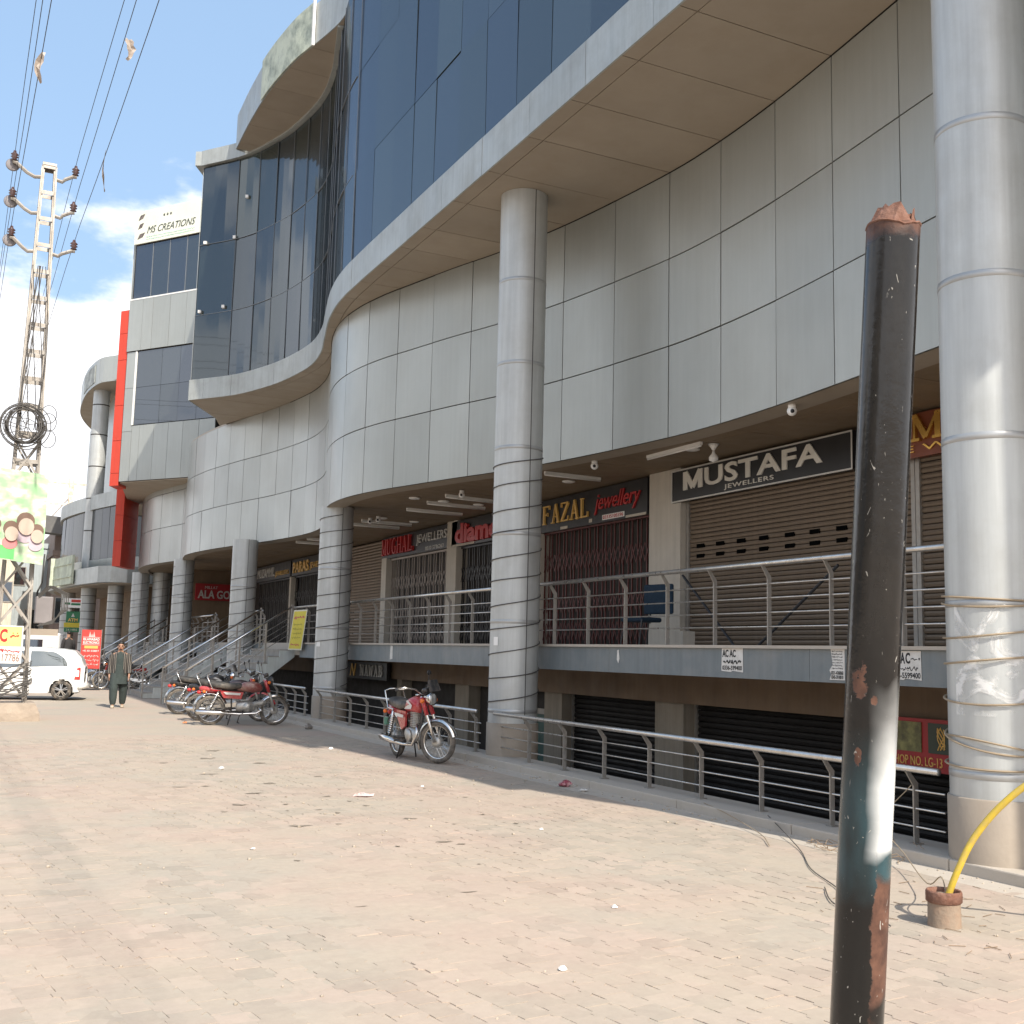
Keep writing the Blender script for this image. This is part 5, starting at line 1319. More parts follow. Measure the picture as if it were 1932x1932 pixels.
# coil of spare cable and bundles
m_ = MB(); rd = random.Random(12)
for k in range(16):
    r_ = rd.uniform(.36, .52); cx, cz = PX-.12+rd.uniform(-.06,.06), 6.36+rd.uniform(-.06,.06); py = PY-.42-rd.uniform(0, .12); el_ = rd.uniform(.8, 1.1); ph_ = rd.uniform(0, 6)
    m_.tube([(cx+r_*math.cos(2*math.pi*i/28)*el_, py+.05*math.sin(4*math.pi*i/28+ph_), cz+r_*math.sin(2*math.pi*i/28)) for i in range(28)], .011, 5, closed=True)
for k in range(8):
    a = rd.uniform(0, 6.28); b = a+rd.uniform(1.5, 3); r_ = .48; py = PY-.5
    m_.tube([(PX-.12+r_*math.cos(a), py, 6.36+r_*math.sin(a)), (PX-.12+.1*math.cos(k), py-.05, 6.36+.15*math.sin(k*2)), (PX-.12+r_*math.cos(b), py, 6.36+r_*math.sin(b))], .009, 5)
for (dx, dz) in ((.45, .12), (.5, -.25), (.42, .3)):
    m_.tube([(PX+.28+.16*math.cos(2*math.pi*i/20)+dx*.2, PY-.4, 6.36+dz+.2*math.sin(2*math.pi*i/20)) for i in range(20)], .009, 5, closed=True)
solo('cable_coil', m_, wirem, 'tangled round coil of black cable hung on the lattice pole', 'cable')
m_ = MB()
for k in range(14):
    z0 = .45+rd.uniform(0, .7); pts = []
    for i in range(9):
        t2 = i/8; pts.append((PX-.95+t2*1.25*rd.uniform(.97, 1.03), PY-.42-.1*math.sin(t2*3), z0-.25+.35*t2+.08*math.sin(t2*6+k)))
    pts.append((pts[-1][0]+.1, pts[-1][1], pts[-1][2]+.06)); pts.append((pts[-1][0]-.02, pts[-1][1], pts[-1][2]-.09)); pts.append((pts[-1][0]-.2, pts[-1][1], pts[-1][2]-.03))
    m_.tube(pts, .012, 5)
solo('cable_bundle', m_, wirem, 'bundle of loose black cables tangled round the foot of the lattice pole', 'cable')
m_ = MB()
for k in range(7):
    pts = [(PX-.2+.05*k+.12*math.sin(i*.6+k), PY-.36, 10.0-i*.62) for i in range(7)]
    m_.tube(pts, .010, 5)
solo('cable_drop', m_, wirem, 'thin cables running down the lattice pole above the coil', 'cable')
# meter box with cables on the far side of the pole
t_ = thing('meter_box', 'grey meter box with looping cables on the right side of the lattice pole', 'box', (1.95, PY+.5, 2.1))
part(t_, 'case', MB().mm(1.74, 2.10, PY+.35, PY+.65, 2.08, 2.68), M('meter_grey', (.22, .20, .20), rough=.6), bevel=.02)
part(t_, 'bracket', MB().mm(1.5, 2.25, PY+.4, PY+.5, 1.82, 1.96), plaster)
m_ = MB()
for k in range(5):
    m_.tube([(1.78, PY+.36, 2.7-.02*k), (1.95+.03*k, PY+.32, 2.92), (2.25+.04*k, PY+.33, 2.75), (2.28+.03*k, PY+.33, 2.4), (2.12, PY+.34, 2.08+.02*k), (1.8, PY+.34, 2.02)], .011, 5)
part(t_, 'cables', m_, wirem)
# ------------------------------------------------------------------ motorcycles
mred = M('bike_red', (.42, .022, .03), rough=.28, coat=.5, var=.08, scale=6, dirt=(.45,.36,.27), dirt_amt=.3, dirt_scale=6)
mdark = M('bike_dark', (.05, .022, .03), rough=.35, coat=.4, dirt=(.4,.33,.26), dirt_amt=.35, dirt_scale=6)
mblk = M('bike_black', (.02, .02, .022), rough=.4, dirt=(.4,.33,.26), dirt_amt=.3, dirt_scale=7)
mrose = M('bike_brown_tank', (.20, .05, .045), rough=.35, coat=.4, dirt=(.45,.33,.25), dirt_amt=.6, dirt_scale=7)
seatm = M('bike_seat', (.04, .038, .036), rough=.6, var=.15, scale=8, dirt=(.35,.29,.22), dirt_amt=.5, dirt_scale=5)
orange = M('indicator_orange', (.75, .16, .02), rough=.3)
lens = M('lamp_lens', (.6, .6, .58), rough=.08, metal=.6)
platem = M('number_plate_green', (.16, .34, .24), rough=.5)
stripew = M('sticker_white', (.66, .64, .60), rough=.4)
dusty = M('dusty_tyre', (.11, .098, .085), rough=.95, var=.35, scale=9, dirt=(.28,.24,.195), dirt_amt=.8, dirt_scale=7)
GM = {}
def mm_(key, fn, mat, smooth=True):
    if key not in GM:
        me = fn(MB()).mesh(key.split('|')[0], None, smooth); GM[key] = me
    me = GM[key].copy() if False else GM[key]
    k2 = key+'#'+mat.name
    if k2 not in GM:
        m2 = GM[key].copy(); m2.materials.clear(); m2.materials.append(mat); GM[k2] = m2
    return GM[k2]
WB2, WR = .61, .292
def tor(R_, r_, n=32, m=10, sq=1.0):
    def f(mb):
        rows = []
        for i in range(n):
            a = 2*math.pi*i/n
            rows.append([((R_+r_*math.cos(2*math.pi*k/m))*math.cos(a), r_*sq*math.sin(2*math.pi*k/m), (R_+r_*math.cos(2*math.pi*k/m))*math.sin(a)) for k in range(m)])
        o = len(mb.v)
        for r in rows: mb.v += r
        for i in range(n):
            for k in range(m):
                mb.f.append((o+i*m+k, o+i*m+(k+1) % m, o+((i+1) % n)*m+(k+1) % m, o+((i+1) % n)*m+k))
        return mb
    return f
def spokes(mb):
    for i in range(28):
        a = 2*math.pi*i/28; b = a+(.5 if i % 2 else -.5); y = .03 if i % 4 < 2 else -.03
        mb.tube([(.05*math.cos(b), y, .05*math.sin(b)), (.228*math.cos(a), 0, .228*math.sin(a))], .0022, 4, caps=False)
    return mb
def sect(cx, w, z0, z1, n=14, p=2.6):
    out = []
    for i in range(n):
        a = 2*math.pi*i/n; c, s_ = math.cos(a), math.sin(a)
        out.append((cx, w*math.copysign(abs(c)**(2/p), c), (z0+z1)/2+(z1-z0)/2*math.copysign(abs(s_)**(2/p), s_)))
    return out
def fender(R_, a0, a1, w, n=18):
    def f(mb):
        rows = []
        for i in range(n+1):
            a = a0+(a1-a0)*i/n
            rows.append([(r_*math.cos(a), y, r_*math.sin(a)) for (y, r_) in ((-w, R_-.035), (-w*.8, R_-.008), (0, R_), (w*.8, R_-.008), (w, R_-.035))])
        mb.grid(rows); return mb
    return f
def motorcycle(label, rx, ry, heading, lean=0.0, steer=0.0, style='70', tank=None, cover=None, fend=None, tail=None, plate=False, sc=1.08):
    tank = tank or mred; cover = cover or mred; fend = fend or chrome; tail = tail or mred
    hx, hy = math.cos(heading), math.sin(heading)
    t_ = thing('motorcycle', label, 'motorcycle', (rx+hx*WB2*sc, ry+hy*WB2*sc, 0), heading); t_.rotation_euler = (lean, 0, heading); t_.scale = (sc, sc, sc)
    WL[t_.name] = (0, 0, 0)
    def P(name, key, fn, mat, loc=(0,0,0), rot=(0,0,0), par=None, smooth=True):
        o = link(name, mm_(key, fn, mat, smooth), par or t_); o.location = loc; o.rotation_euler = rot; return o
    def wheel(loc, rot):
        w = P('wheel', 'tyre|tyre', tor(WR-.036, .036, 36, 10, .9), dusty, loc, rot)
        P('rim', 'rim|rim', tor(.228, .017, 36, 8, 1.1), chrome, par=w); P('spokes', 'spokes|sp', spokes, chrome, par=w, smooth=False)
        P('hub', 'hub|hub', lambda mb: mb.lathe([(.02, -.06), (.07, -.055), (.075, -.02), (.075, .03), (.06, .05), (.02, .06)], ax=(0,1,0), n=20), alu, par=w)
        return w
    wheel((-WB2, 0, WR), (0, .3, 0))
    R_ = Matrix.Rotation(steer, 3, 'Z'); ax = Vector((WB2-.13, 0, 0))
    # everything that turns with the handlebar is placed through tf
    piv = Vector((.40, 0, 0))
    def tf(v): v = Vector(v); return tuple(piv+R_ @ (v-piv))
    wheel(tf((WB2+.02, 0, WR)), (0, 0, steer))
    def steerpart(name, key, fn, mat, smooth=True):
        key = '%s|%s%.2f' % (name, key, steer)
        def g(mb):
            fn(mb); mb.v = [tf(v) for v in mb.v]; return mb
        return P(name, key, g, mat, smooth=smooth)
    hz = .98
    for y in (-.075, .075):
        steerpart('fork', 'fk%d' % (y > 0), lambda mb, y=y: mb.tube([(WB2+.02, y, WR), (WB2-.06, y, .55), (WB2-.15, y, .80), (WB2-.19, y, .92)], [.022, .024, .021, .02], 10), chrome if style == '125' else alu)
        steerpart('fork_cover', 'fc%s%d' % (style, y > 0), lambda mb, y=y: mb.tube([(WB2-.10, y, .66), (WB2-.19, y, .90)], .031, 10), tank if style == '125' else mred)
    steerpart('front_fender', 'ff'+style, lambda mb: (fender(WR+.035, R(15), R(200), .055)(mb), setattr(mb, 'v', [(v[0]+WB2+.02, v[1], v[2]+WR) for v in mb.v]), mb)[2], fend)
    hl = steerpart('headlight', 'hl', lambda mb: mb.lathe([(.0, -.10), (.06, -.09), (.085, -.02), (.092, .02), (.092, .035)], (WB2-.08, 0, .88), (1, 0, .05), 20), chrome if style == '125' else mblk)
    steerpart('headlight_lens', 'hll', lambda mb: mb.lathe([(.086, .034), (.06, .05), (0, .058)], (WB2-.08, 0, .88), (1, 0, .05), 20), lens)
    steerpart('meter', 'mt', lambda mb: mb.lathe([(.05, 0), (.055, .05), (.04, .07), (0, .075)], (WB2-.16, 0, .96), (-.4, 0, 1), 16), mblk)
    if style == '125': steerpart('visor', 'vs', lambda mb: mb.slab([(-.1, 0), (.1, 0), (.085, .15), (-.085, .15)], (WB2-.03, 0, .98), (0, 1, 0), (-.35, 0, 1), .05), mblk, smooth=False)
    steerpart('handlebar', 'hb', lambda mb: mb.tube([(WB2-.40, .36, 1.02), (WB2-.33, .30, 1.05), (WB2-.24, .15, 1.02), (WB2-.20, .07, .95), (WB2-.20, -.07, .95), (WB2-.24, -.15, 1.02), (WB2-.33, -.30, 1.05), (WB2-.40, -.36, 1.02)], .012, 8), chrome)
    for s_ in (-1, 1):
        steerpart('grip', 'gr%d' % s_, lambda mb, s_=s_: mb.tube([(WB2-.355, s_*.31, 1.045), (WB2-.41, s_*.38, 1.015)], .018, 8), mblk)
        steerpart('lever', 'lv%d' % s_, lambda mb, s_=s_: mb.tube([(WB2-.26, s_*.24, 1.04), (WB2-.33, s_*.40, 1.03)], .006, 6), alu)
        steerpart('indicator', 'in%d' % s_, lambda mb, s_=s_: mb.ball((WB2-.12, s_*.16, .86), .034, 10, 6), orange)
        if style != '125' or s_ > 0:
            steerpart('mirror', 'mr%d' % s_, lambda mb, s_=s_: (mb.tube([(WB2-.27, s_*.2, 1.04), (WB2-.30, s_*.28, 1.20)], .005, 6), mb.ball((WB2-.31, s_*.29, 1.23), .05, 10, 6, (.3, 1, .75)))[0], mblk)
    # frame, tank, seat
    P('frame', 'frame|fr', lambda mb: (mb.tube([(.40, 0, .86), (.30, 0, .72), (-.05, 0, .68), (-.62, 0, .72)], .022, 8), mb.tube([(.40, 0, .80), (.28, 0, .42), (.18, 0, .26), (-.2, 0, .26), (-.22, 0, .62)], .018, 8), mb.tube([(-.2, .05, .32), (-WB2, .075, WR)], .018, 8), mb.tube([(-.2, -.05, .32), (-WB2, -.075, WR)], .018, 8))[0], mblk)
    if style == '125':
        P('fuel_tank', 'tank|t125', lambda mb: mb.loft([sect(.36, .06, .72, .80), sect(.33, .11, .68, .87), sect(.2, .135, .68, .915), sect(.05, .125, .68, .88), sect(-.06, .10, .68, .80), sect(-.10, .06, .70, .76)]), tank)
        for s_ in (-1, 1): P('tank_sticker', 'stk|s125%d' % s_, lambda mb, s_=s_: mb.add([(.26, s_*.136, .74), (.02, s_*.139, .73), (.10, s_*.142, .77), (.22, s_*.142, .80), (.10, s_*.142, .84), (.16, s_*.141, .86), (.30, s_*.134, .79)], [(0,1,2,3,4,5,6)]), stripew, smooth=False)
    else:
        P('fuel_tank', 'tank|t70', lambda mb: mb.loft([sect(.38, .05, .70, .76), sect(.34, .09, .66, .83), sect(.2, .115, .64, .865), sect(.02, .11, .66, .85), sect(-.10, .08, .68, .78)]), tank)
    P('tank_cap', 'cap|c', lambda mb: mb.lathe([(.035, 0), (.035, .02), (0, .025)], (.2, 0, .875 if style == '70' else .915), n=12), chrome)
    P('seat', 'seat|s'+style, lambda mb: mb.loft([sect(.0, .08, .74, .80, p=3.5), sect(-.05, .115, .72, .83, p=3.5), sect(-.25, .13, .70, .82, p=3.5), sect(-.45, .135, .72, .85, p=3.5), sect(-.62, .125, .74, .87, p=3.5), sect(-.68, .09, .77, .85, p=3.5)]), seatm)
    for s_ in (-1, 1):
        P('side_cover', 'cov|%s%d' % (style, s_), (lambda mb, s_=s_: mb.slab([(-.02, .69), (-.06, .48), (-.20, .42), (-.34, .58), (-.36, .70)], (0, s_*.10+(.03 if s_ < 0 else -.0), 0), (1, 0, 0), (0, 0, 1), .03)) if style == '125' else (lambda mb, s_=s_: mb.slab([(.02, .66), (-.02, .52), (-.36, .54), (-.44, .68)], (0, s_*.11+(.03 if s_ < 0 else 0), 0), (1, 0, 0), (0, 0, 1), .03)), cover, smooth=False)
        P('cover_sticker', 'cvs|%s%d' % (style, s_), lambda mb, s_=s_: mb.add([(-.03, s_*.132, .64), (-.05, s_*.132, .60), (-.32, s_*.132, .61), (-.37, s_*.132, .66)], [(0,1,2,3)]), stripew, smooth=False)
        P('shock_absorber', 'shk|%d' % s_, lambda mb, s_=s_: (mb.tube([(-WB2+.0, s_*.115, WR+.02), (-.46, s_*.115, .68)], [.02]*2, 8), [mb.lathe([(.033, 0), (.033, .012)], (-WB2+(.15)*k/9, s_*.115, WR+.06+.28*k/9), (.37, 0, .93), 10) for k in range(9)])[0], chrome)
        P('foot_peg', 'peg|%d' % s_, lambda mb, s_=s_: mb.tube([(.02, s_*.08, .28), (.02, s_*.30, .30)], .016, 8), mblk)
        P('rear_indicator', 'rin|%d' % s_, lambda mb, s_=s_: mb.ball((-.74, s_*.13, .66), .032, 10, 6), orange)
    P('tail_cowl', 'tail|tl', lambda mb: mb.loft([sect(-.42, .10, .64, .72), sect(-.62, .10, .64, .76), sect(-.80, .07, .66, .76), sect(-.84, .03, .69, .74)]), tail)
    P('tail_light', 'tll|x', lambda mb: mb.loft([sect(-.80, .05, .60, .68), sect(-.86, .05, .60, .67), sect(-.88, .03, .62, .66)]), redl)
    P('grab_rail', 'grab|x', lambda mb: mb.tube([(-.40, .14, .70), (-.58, .15, .72), (-.70, .145, .96 if style == '125' else .88), (-.62, .10, .985 if style == '125' else .90), (-.62, -.10, .985 if style == '125' else .90), (-.70, -.145, .96 if style == '125' else .88), (-.58, -.15, .72), (-.40, -.14, .70)], .011, 8), chrome)
    P('rear_fender', 'rf|x', lambda mb: (fender(WR+.045, R(20), R(190), .06)(mb), setattr(mb, 'v', [(v[0]-WB2, v[1], v[2]+WR+.02) for v in mb.v]), mb)[2], chrome)
    # engine
    P('crankcase', 'eng|cc', lambda mb: (mb.loft([sect(-.12, .07, .30, .42), sect(-.08, .10, .27, .47), sect(.10, .11, .26, .48), sect(.22, .09, .28, .44), sect(.25, .05, .31, .40)]), mb.lathe([(.0, 0), (.09, 0), (.085, .03), (0, .035)], (.10, -.10, .36), (0, -1, 0), 18), mb.lathe([(.0, 0), (.09, 0), (.085, .03), (0, .035)], (.08, .10, .36), (0, 1, 0), 18))[0], alu)
    if style == '125':
        P('cylinder', 'cyl|125', lambda mb: [mb.box((.15+k*.004, 0, .49+k*.024), (.15, .15, .012)) for k in range(9)] and mb.tube([(.13, 0, .45), (.18, 0, .72)], .055, 12), alu)
    else:
        P('cylinder', 'cyl|70', lambda mb: [mb.box((.24+k*.024, 0, .40+k*.006), (.012, .14, .14)) for k in range(8)] and mb.tube([(.2, 0, .40), (.46, 0, .46)], .05, 12), alu)
    P('carburettor', 'crb|x', lambda mb: mb.box((.02, 0, .56), (.10, .08, .10)), mblk, smooth=False)
    P('exhaust', 'exh|'+style, lambda mb: mb.tube([(.30, -.06, .52 if style == '125' else .36), (.38, -.10, .40 if style == '125' else .30), (.28, -.13, .25), (-.05, -.14, .23), (-.35, -.15, .245), (-.40, -.15, .25), (-.85, -.155, .29 if style == '125' else .27), (-.88, -.155, .29 if style == '125' else .27)], [.02, .02, .02, .022, .03, .046, .046, .03], 12), chrome)
    P('chain_cover', 'chc|x', lambda mb: mb.slab([(-.1, .36), (-.1, .44), (-WB2-.08, .36), (-WB2-.12, .29), (-WB2, .26)], (0, .10, 0), (1, 0, 0), (0, 0, 1), .03), chrome, smooth=False)
    P('side_stand', 'ss|x', lambda mb: mb.tube([(-.02, .10, .26), (-.08, .26, .015), (-.04, .28, .01)], .010, 6), mblk)
    P('main_stand', 'msd|x', lambda mb: mb.tube([(-.26, .15, .015), (-.2, .1, .25), (-.2, -.1, .25), (-.26, -.15, .015)], .012, 6), mblk)
    if plate: P('number_plate', 'plt|x', lambda mb: mb.box((-.9, 0, .50), (.008, .18, .11)), platem, smooth=False)
    return t_
HCAM = -R(26.4)
motorcycle('red motorcycle with chrome forks parked alone in front of the lower railing', 6.56, 17.12, R(-89), lean=R(3), steer=R(32), style='125', plate=True, sc=1.08)
motorcycle('red motorcycle with a long grey seat, nearest of the row by the stairs', 5.18, 24.75, HCAM+R(13), lean=R(3), steer=R(6), style='70', tank=mrose, cover=mred, tail=mred)
motorcycle('motorcycle with a dark red front shield, tucked behind the nearest red one', 5.25, 26.2, HCAM+R(10), lean=R(4), steer=R(-6), style='70', tank=mdark, cover=mdark, fend=mred, tail=mblk)
motorcycle('black motorcycle with a luggage rack, furthest left of the row by the stairs', 5.25, 28.7, HCAM+R(14), lean=R(4), steer=R(10), style='125', tank=mblk, cover=mblk, tail=mblk)
motorcycle('dark motorcycle left of the walking man, nearest the red banner', 6.5, 47.0, R(165), lean=R(4), steer=R(8), style='70', tank=mdark, cover=mdark, tail=mblk)
motorcycle('dark motorcycle just left of the walking man, the middle one', 6.45, 45.6, R(170), lean=R(4), steer=R(5), style='70', tank=mblk, cover=mdark, tail=mblk)
motorcycle('red motorcycle behind the walking man at the second flight of stairs', 6.55, 44.0, R(172), lean=R(4), steer=R(5), style='125', tank=mred, cover=mred, tail=mred)
# ------------------------------------------------------------------ white hatchback
cpaint = M('car_white', (.80, .79, .76), rough=.22, coat=.6, var=.02)
cglass = glassmat('car_glass', (.03, .04, .045), (.5, .55, .58), .22)
CH = R(170)
car = thing('hatchback_car', 'white hatchback parked behind the lattice pole, seen from its rear half', 'car', (0,0,0), CH)
car.location = (2.097, 36.736, 0)
WL[car.name] = (0, 0, 0)
# local: x forward, y left. wheels at x = +-1.2; visible side is the left (+y)
ST = [  # x, z of: sill, belt, roof-edge/top ; half widths sill, belt, top ; roof crown
 (-1.80, .46, .80, .98, .55, .62, .55),
 (-1.76, .30, .86, 1.08, .70, .74, .60),
 (-1.66, .24, .90, 1.30, .76, .80, .58),
 (-1.48, .22, .92, 1.46, .79, .825, .58),
 (-1.15, .22, .92, 1.50, .80, .83, .59),
 (-.60, .20, .91, 1.53, .80, .83, .60),
 (.00, .20, .90, 1.53, .80, .83, .60),
 (.45, .20, .89, 1.49, .80, .83, .59),
 (.80, .20, .89, 1.32, .80, .82, .58),
 (1.15, .22, .88, 1.04, .80, .81, .62),
 (1.50, .24, .82, .94, .78, .78, .60),
 (1.75, .30, .74, .84, .68, .70, .52),
 (1.84, .42, .66, .72, .52, .55, .42)]
def interp(x):
    for i in range(len(ST)-1):
        if ST[i][0] <= x <= ST[i+1][0]:
            t2 = (x-ST[i][0])/(ST[i+1][0]-ST[i][0]); t2 = t2*t2*(3-2*t2)*.4+t2*.6
            return [a+(b-a)*t2 for a, b in zip(ST[i], ST[i+1])]
    return list(ST[0] if x < ST[0][0] else ST[-1])
def cpt(x, v, side=1, off=0.0):
    """v 0 sill .. 1 belt .. 2 roof edge .. 3 roof centre"""
    _, zs_, zb_, zt_, ws, wb_, wt = interp(x)
    if v <= 1:
        bul = .045*math.sin(math.pi*v); y = ws+(wb_-ws)*v+bul*.6; z = zs_+(zb_-zs_)*v; n = Vector((0, 1, 0))
    elif v <= 2:
        t2 = v-1; y = wb_+(wt-wb_)*(t2**1.25); z = zb_+(zt_-.05-zb_)*t2; n = Vector((0, .93, .36))
    else:
        t2 = v-2; y = wt*math.cos(t2*math.pi/2); z = zt_-.05+.05*math.sin(t2*math.pi/2); n = Vector((0, 1-t2, .4+t2)).normalized()
    p = Vector((x, y, z))+n*off
    return (p.x, p.y*side, p.z)
NX_ = 92; xs_ = [-1.80+3.64*i/NX_ for i in range(NX_+1)]; vs_ = [i/8 for i in range(8)]+[1+i/6 for i in range(6)]+[2+i/5 for i in range(6)]
m_ = MB()
for side in (1, -1):
    rows = [[cpt(x, v, side) for v in vs_] for x in xs_]; o = len(m_.v)
    for r in rows: m_.v += r
    k = len(vs_)
    for i in range(NX_):
        for j in range(k-1):
            cx = (rows[i][j][0]+rows[i+1][j+1][0])/2; cz = (rows[i][j][2]+rows[i+1][j+1][2])/2
            if vs_[j] < 1 and any((cx-wx)**2+(cz-.29)**2 < .335**2 for wx in (-1.2, 1.2)): continue
            f = (o+i*k+j, o+(i+1)*k+j, o+(i+1)*k+j+1, o+i*k+j+1); m_.f.append(f if side < 0 else f[::-1])
kk = len(vs_); half = (NX_+1)*kk
for j in range(kk-1):
    m_.f.append((j, j+1, half+j+1, half+j)); e_ = NX_*kk; m_.f.append((e_+j, half+e_+j, half+e_+j+1, e_+j+1))
part(car, 'body', m_, cpaint, smooth=True, local=True)
part(car, 'underbody', MB().mm(-1.62, 1.7, -.66, .66, .20, .5), black, local=True)
for side in (1, -1):
    for wx in (-1.2, 1.2):
        part(car, 'wheel_arch', MB().tube([(wx+.34*math.cos(a*math.pi/16), side*.825, .29+.34*math.sin(a*math.pi/16)) for a in range(-1, 18)], .02, 6), cpaint, smooth=True, local=True)
        w = part(car, 'wheel', MB().lathe([(.16, -.09), (.26, -.09), (.288, -.06), (.292, 0), (.288, .06), (.26, .085), (.19, .09)], (wx, side*.74, .29), (0, side, 0), 28, caps=False), rubber, smooth=True, local=True)
        part(w, 'rim', MB().lathe([(.19, .088), (.195, .075), (.175, .06), (.17, .0)], (wx, side*.74, .29), (0, side, 0), 28, caps=False), alu, smooth=True, local=True)
        part(w, 'brake_disc', MB().lathe([(.0, .01), (.17, .01)], (wx, side*.74, .29), (0, side, 0), 24), black, local=True)
        m_ = MB()
        for i in range(5):
            a = 2*math.pi*i/5+.3
            for d in (-.16, .16): m_.bar((wx+.03*math.cos(a+d*2), side*.815, .29+.03*math.sin(a+d*2)), (wx+.182*math.cos(a+d), side*.808, .29+.182*math.sin(a+d)), .026, .02, upv=(0,1,0))
        m_.lathe([(.05, 0), (.045, .02), (0, .025)], (wx, side*.80, .29), (0, side, 0), 14)
        part(w, 'spokes', m_, chrome, local=True)
def cwin(name, x0, x1, shape, side, mat=cglass):
    n = 14; rows = []
    for i in range(n+1):
        t2 = i/n; x = x0+(x1-x0)*t2; lo, hi = shape(t2); rows.append([cpt(x, 1+lo+(hi-lo)*j/6, side, .006) for j in range(7)])
    o = part(car, name, MB().grid(rows), mat, smooth=True, local=True); return o
for side in (1, -1):
    cwin('side_window', -1.32, -.30, lambda t2: (.08+.06*(1-t2), .30+.58*min(1, (t2*2.6))**.55), side)
    cwin('side_window', -.22, .70, lambda t2: (.06, .88 if t2 < .45 else max(.12, .88-.95*(t2-.45)**1.1)), side)
    rows = [[cpt(-1.70+.16*i/4*(1-j*.08), .55+.62*j/6, side, .014) for j in range(7)] for i in range(5)]
    tl = part(car, 'tail_light', MB().grid(rows), M('tail_lamp', (.45, .05, .04), rough=.15, coat=.6), smooth=True, local=True)
    rows = [[cpt(-1.665+.10*i/3, .68+.28*j/4, side, .02) for j in range(5)] for i in range(4)]
    part(tl, 'reverse_lens', MB().grid(rows), white, smooth=True, local=True)
    part(car, 'door_handle', MB().bar((-.25, side*.856, .80), (-.06, side*.856, .80), .03, .03), cpaint, local=True)
    part(car, 'mirror', MB().ball((.62, side*.93, .98), .1, 12, 8, (.6, .9, .7)), cpaint, smooth=True, local=True)
    part(car, 'door_seam', MB().tube([cpt(-.27, v/8, side, .002) for v in range(0, 9)], .004, 4), black, local=True)
rows = [[(cpt(x, v, 1, .006)[0]-.004, y, cpt(x, v, 1)[2]+.012) for y in (-.5, -.25, 0, .25, .5)] for x, v in ((-1.72, 2.2), (-1.64, 2.2), (-1.56, 2.2), (-1.48, 2.2))]
part(car, 'rear_window', MB().grid(rows), cglass, smooth=True, local=True)
part(car, 'bumper', MB().tube([(-1.66, -.80, .42), (-1.80, -.62, .42), (-1.84, 0, .42), (-1.80, .62, .42), (-1.66, .80, .42)], .09, 10), cpaint, smooth=True, local=True)
part(car, 'number_plate', MB().box((-1.90, 0, .62), (.01, .42, .12)), stripew, local=True)
# ------------------------------------------------------------------ people
skin = M('skin', (.36, .20, .13), rough=.55, var=.06)
hairm = M('hair_black', (.012, .010, .009), rough=.6)
kam = M('kameez_dark_green', (.034, .046, .043), rough=.85, var=.15, scale=7)
shoe = M('shoe_beige', (.42, .35, .27), rough=.7)
darkc = M('dark_clothes', (.03, .028, .028), rough=.9)
stripe = bpy.data.materials.new('striped_jacket'); stripe.use_nodes = True; q = stripe.node_tree; pb = q.nodes['Principled BSDF']; pb.inputs['Roughness'].default_value = .85
tcn = q.nodes.new('ShaderNodeTexCoord'); wv = q.nodes.new('ShaderNodeTexWave'); wv.bands_direction = 'X'; wv.inputs['Scale'].default_value = 7.5; wv.inputs['Distortion'].default_value = 1.6; wv.inputs['Detail'].default_value = 2
q.links.new(tcn.outputs['Object'], wv.inputs['Vector']); cr1 = q.nodes.new('ShaderNodeValToRGB'); q.links.new(wv.outputs['Fac'], cr1.inputs[0]); q.links.new(cr1.outputs[0], pb.inputs['Base Color'])
cr1.color_ramp.elements[0].position = .80; cr1.color_ramp.elements[0].color = (.028, .025, .024, 1); cr1.color_ramp.elements[1].position = .97; cr1.color_ramp.elements[1].color = (.30, .27, .23, 1)
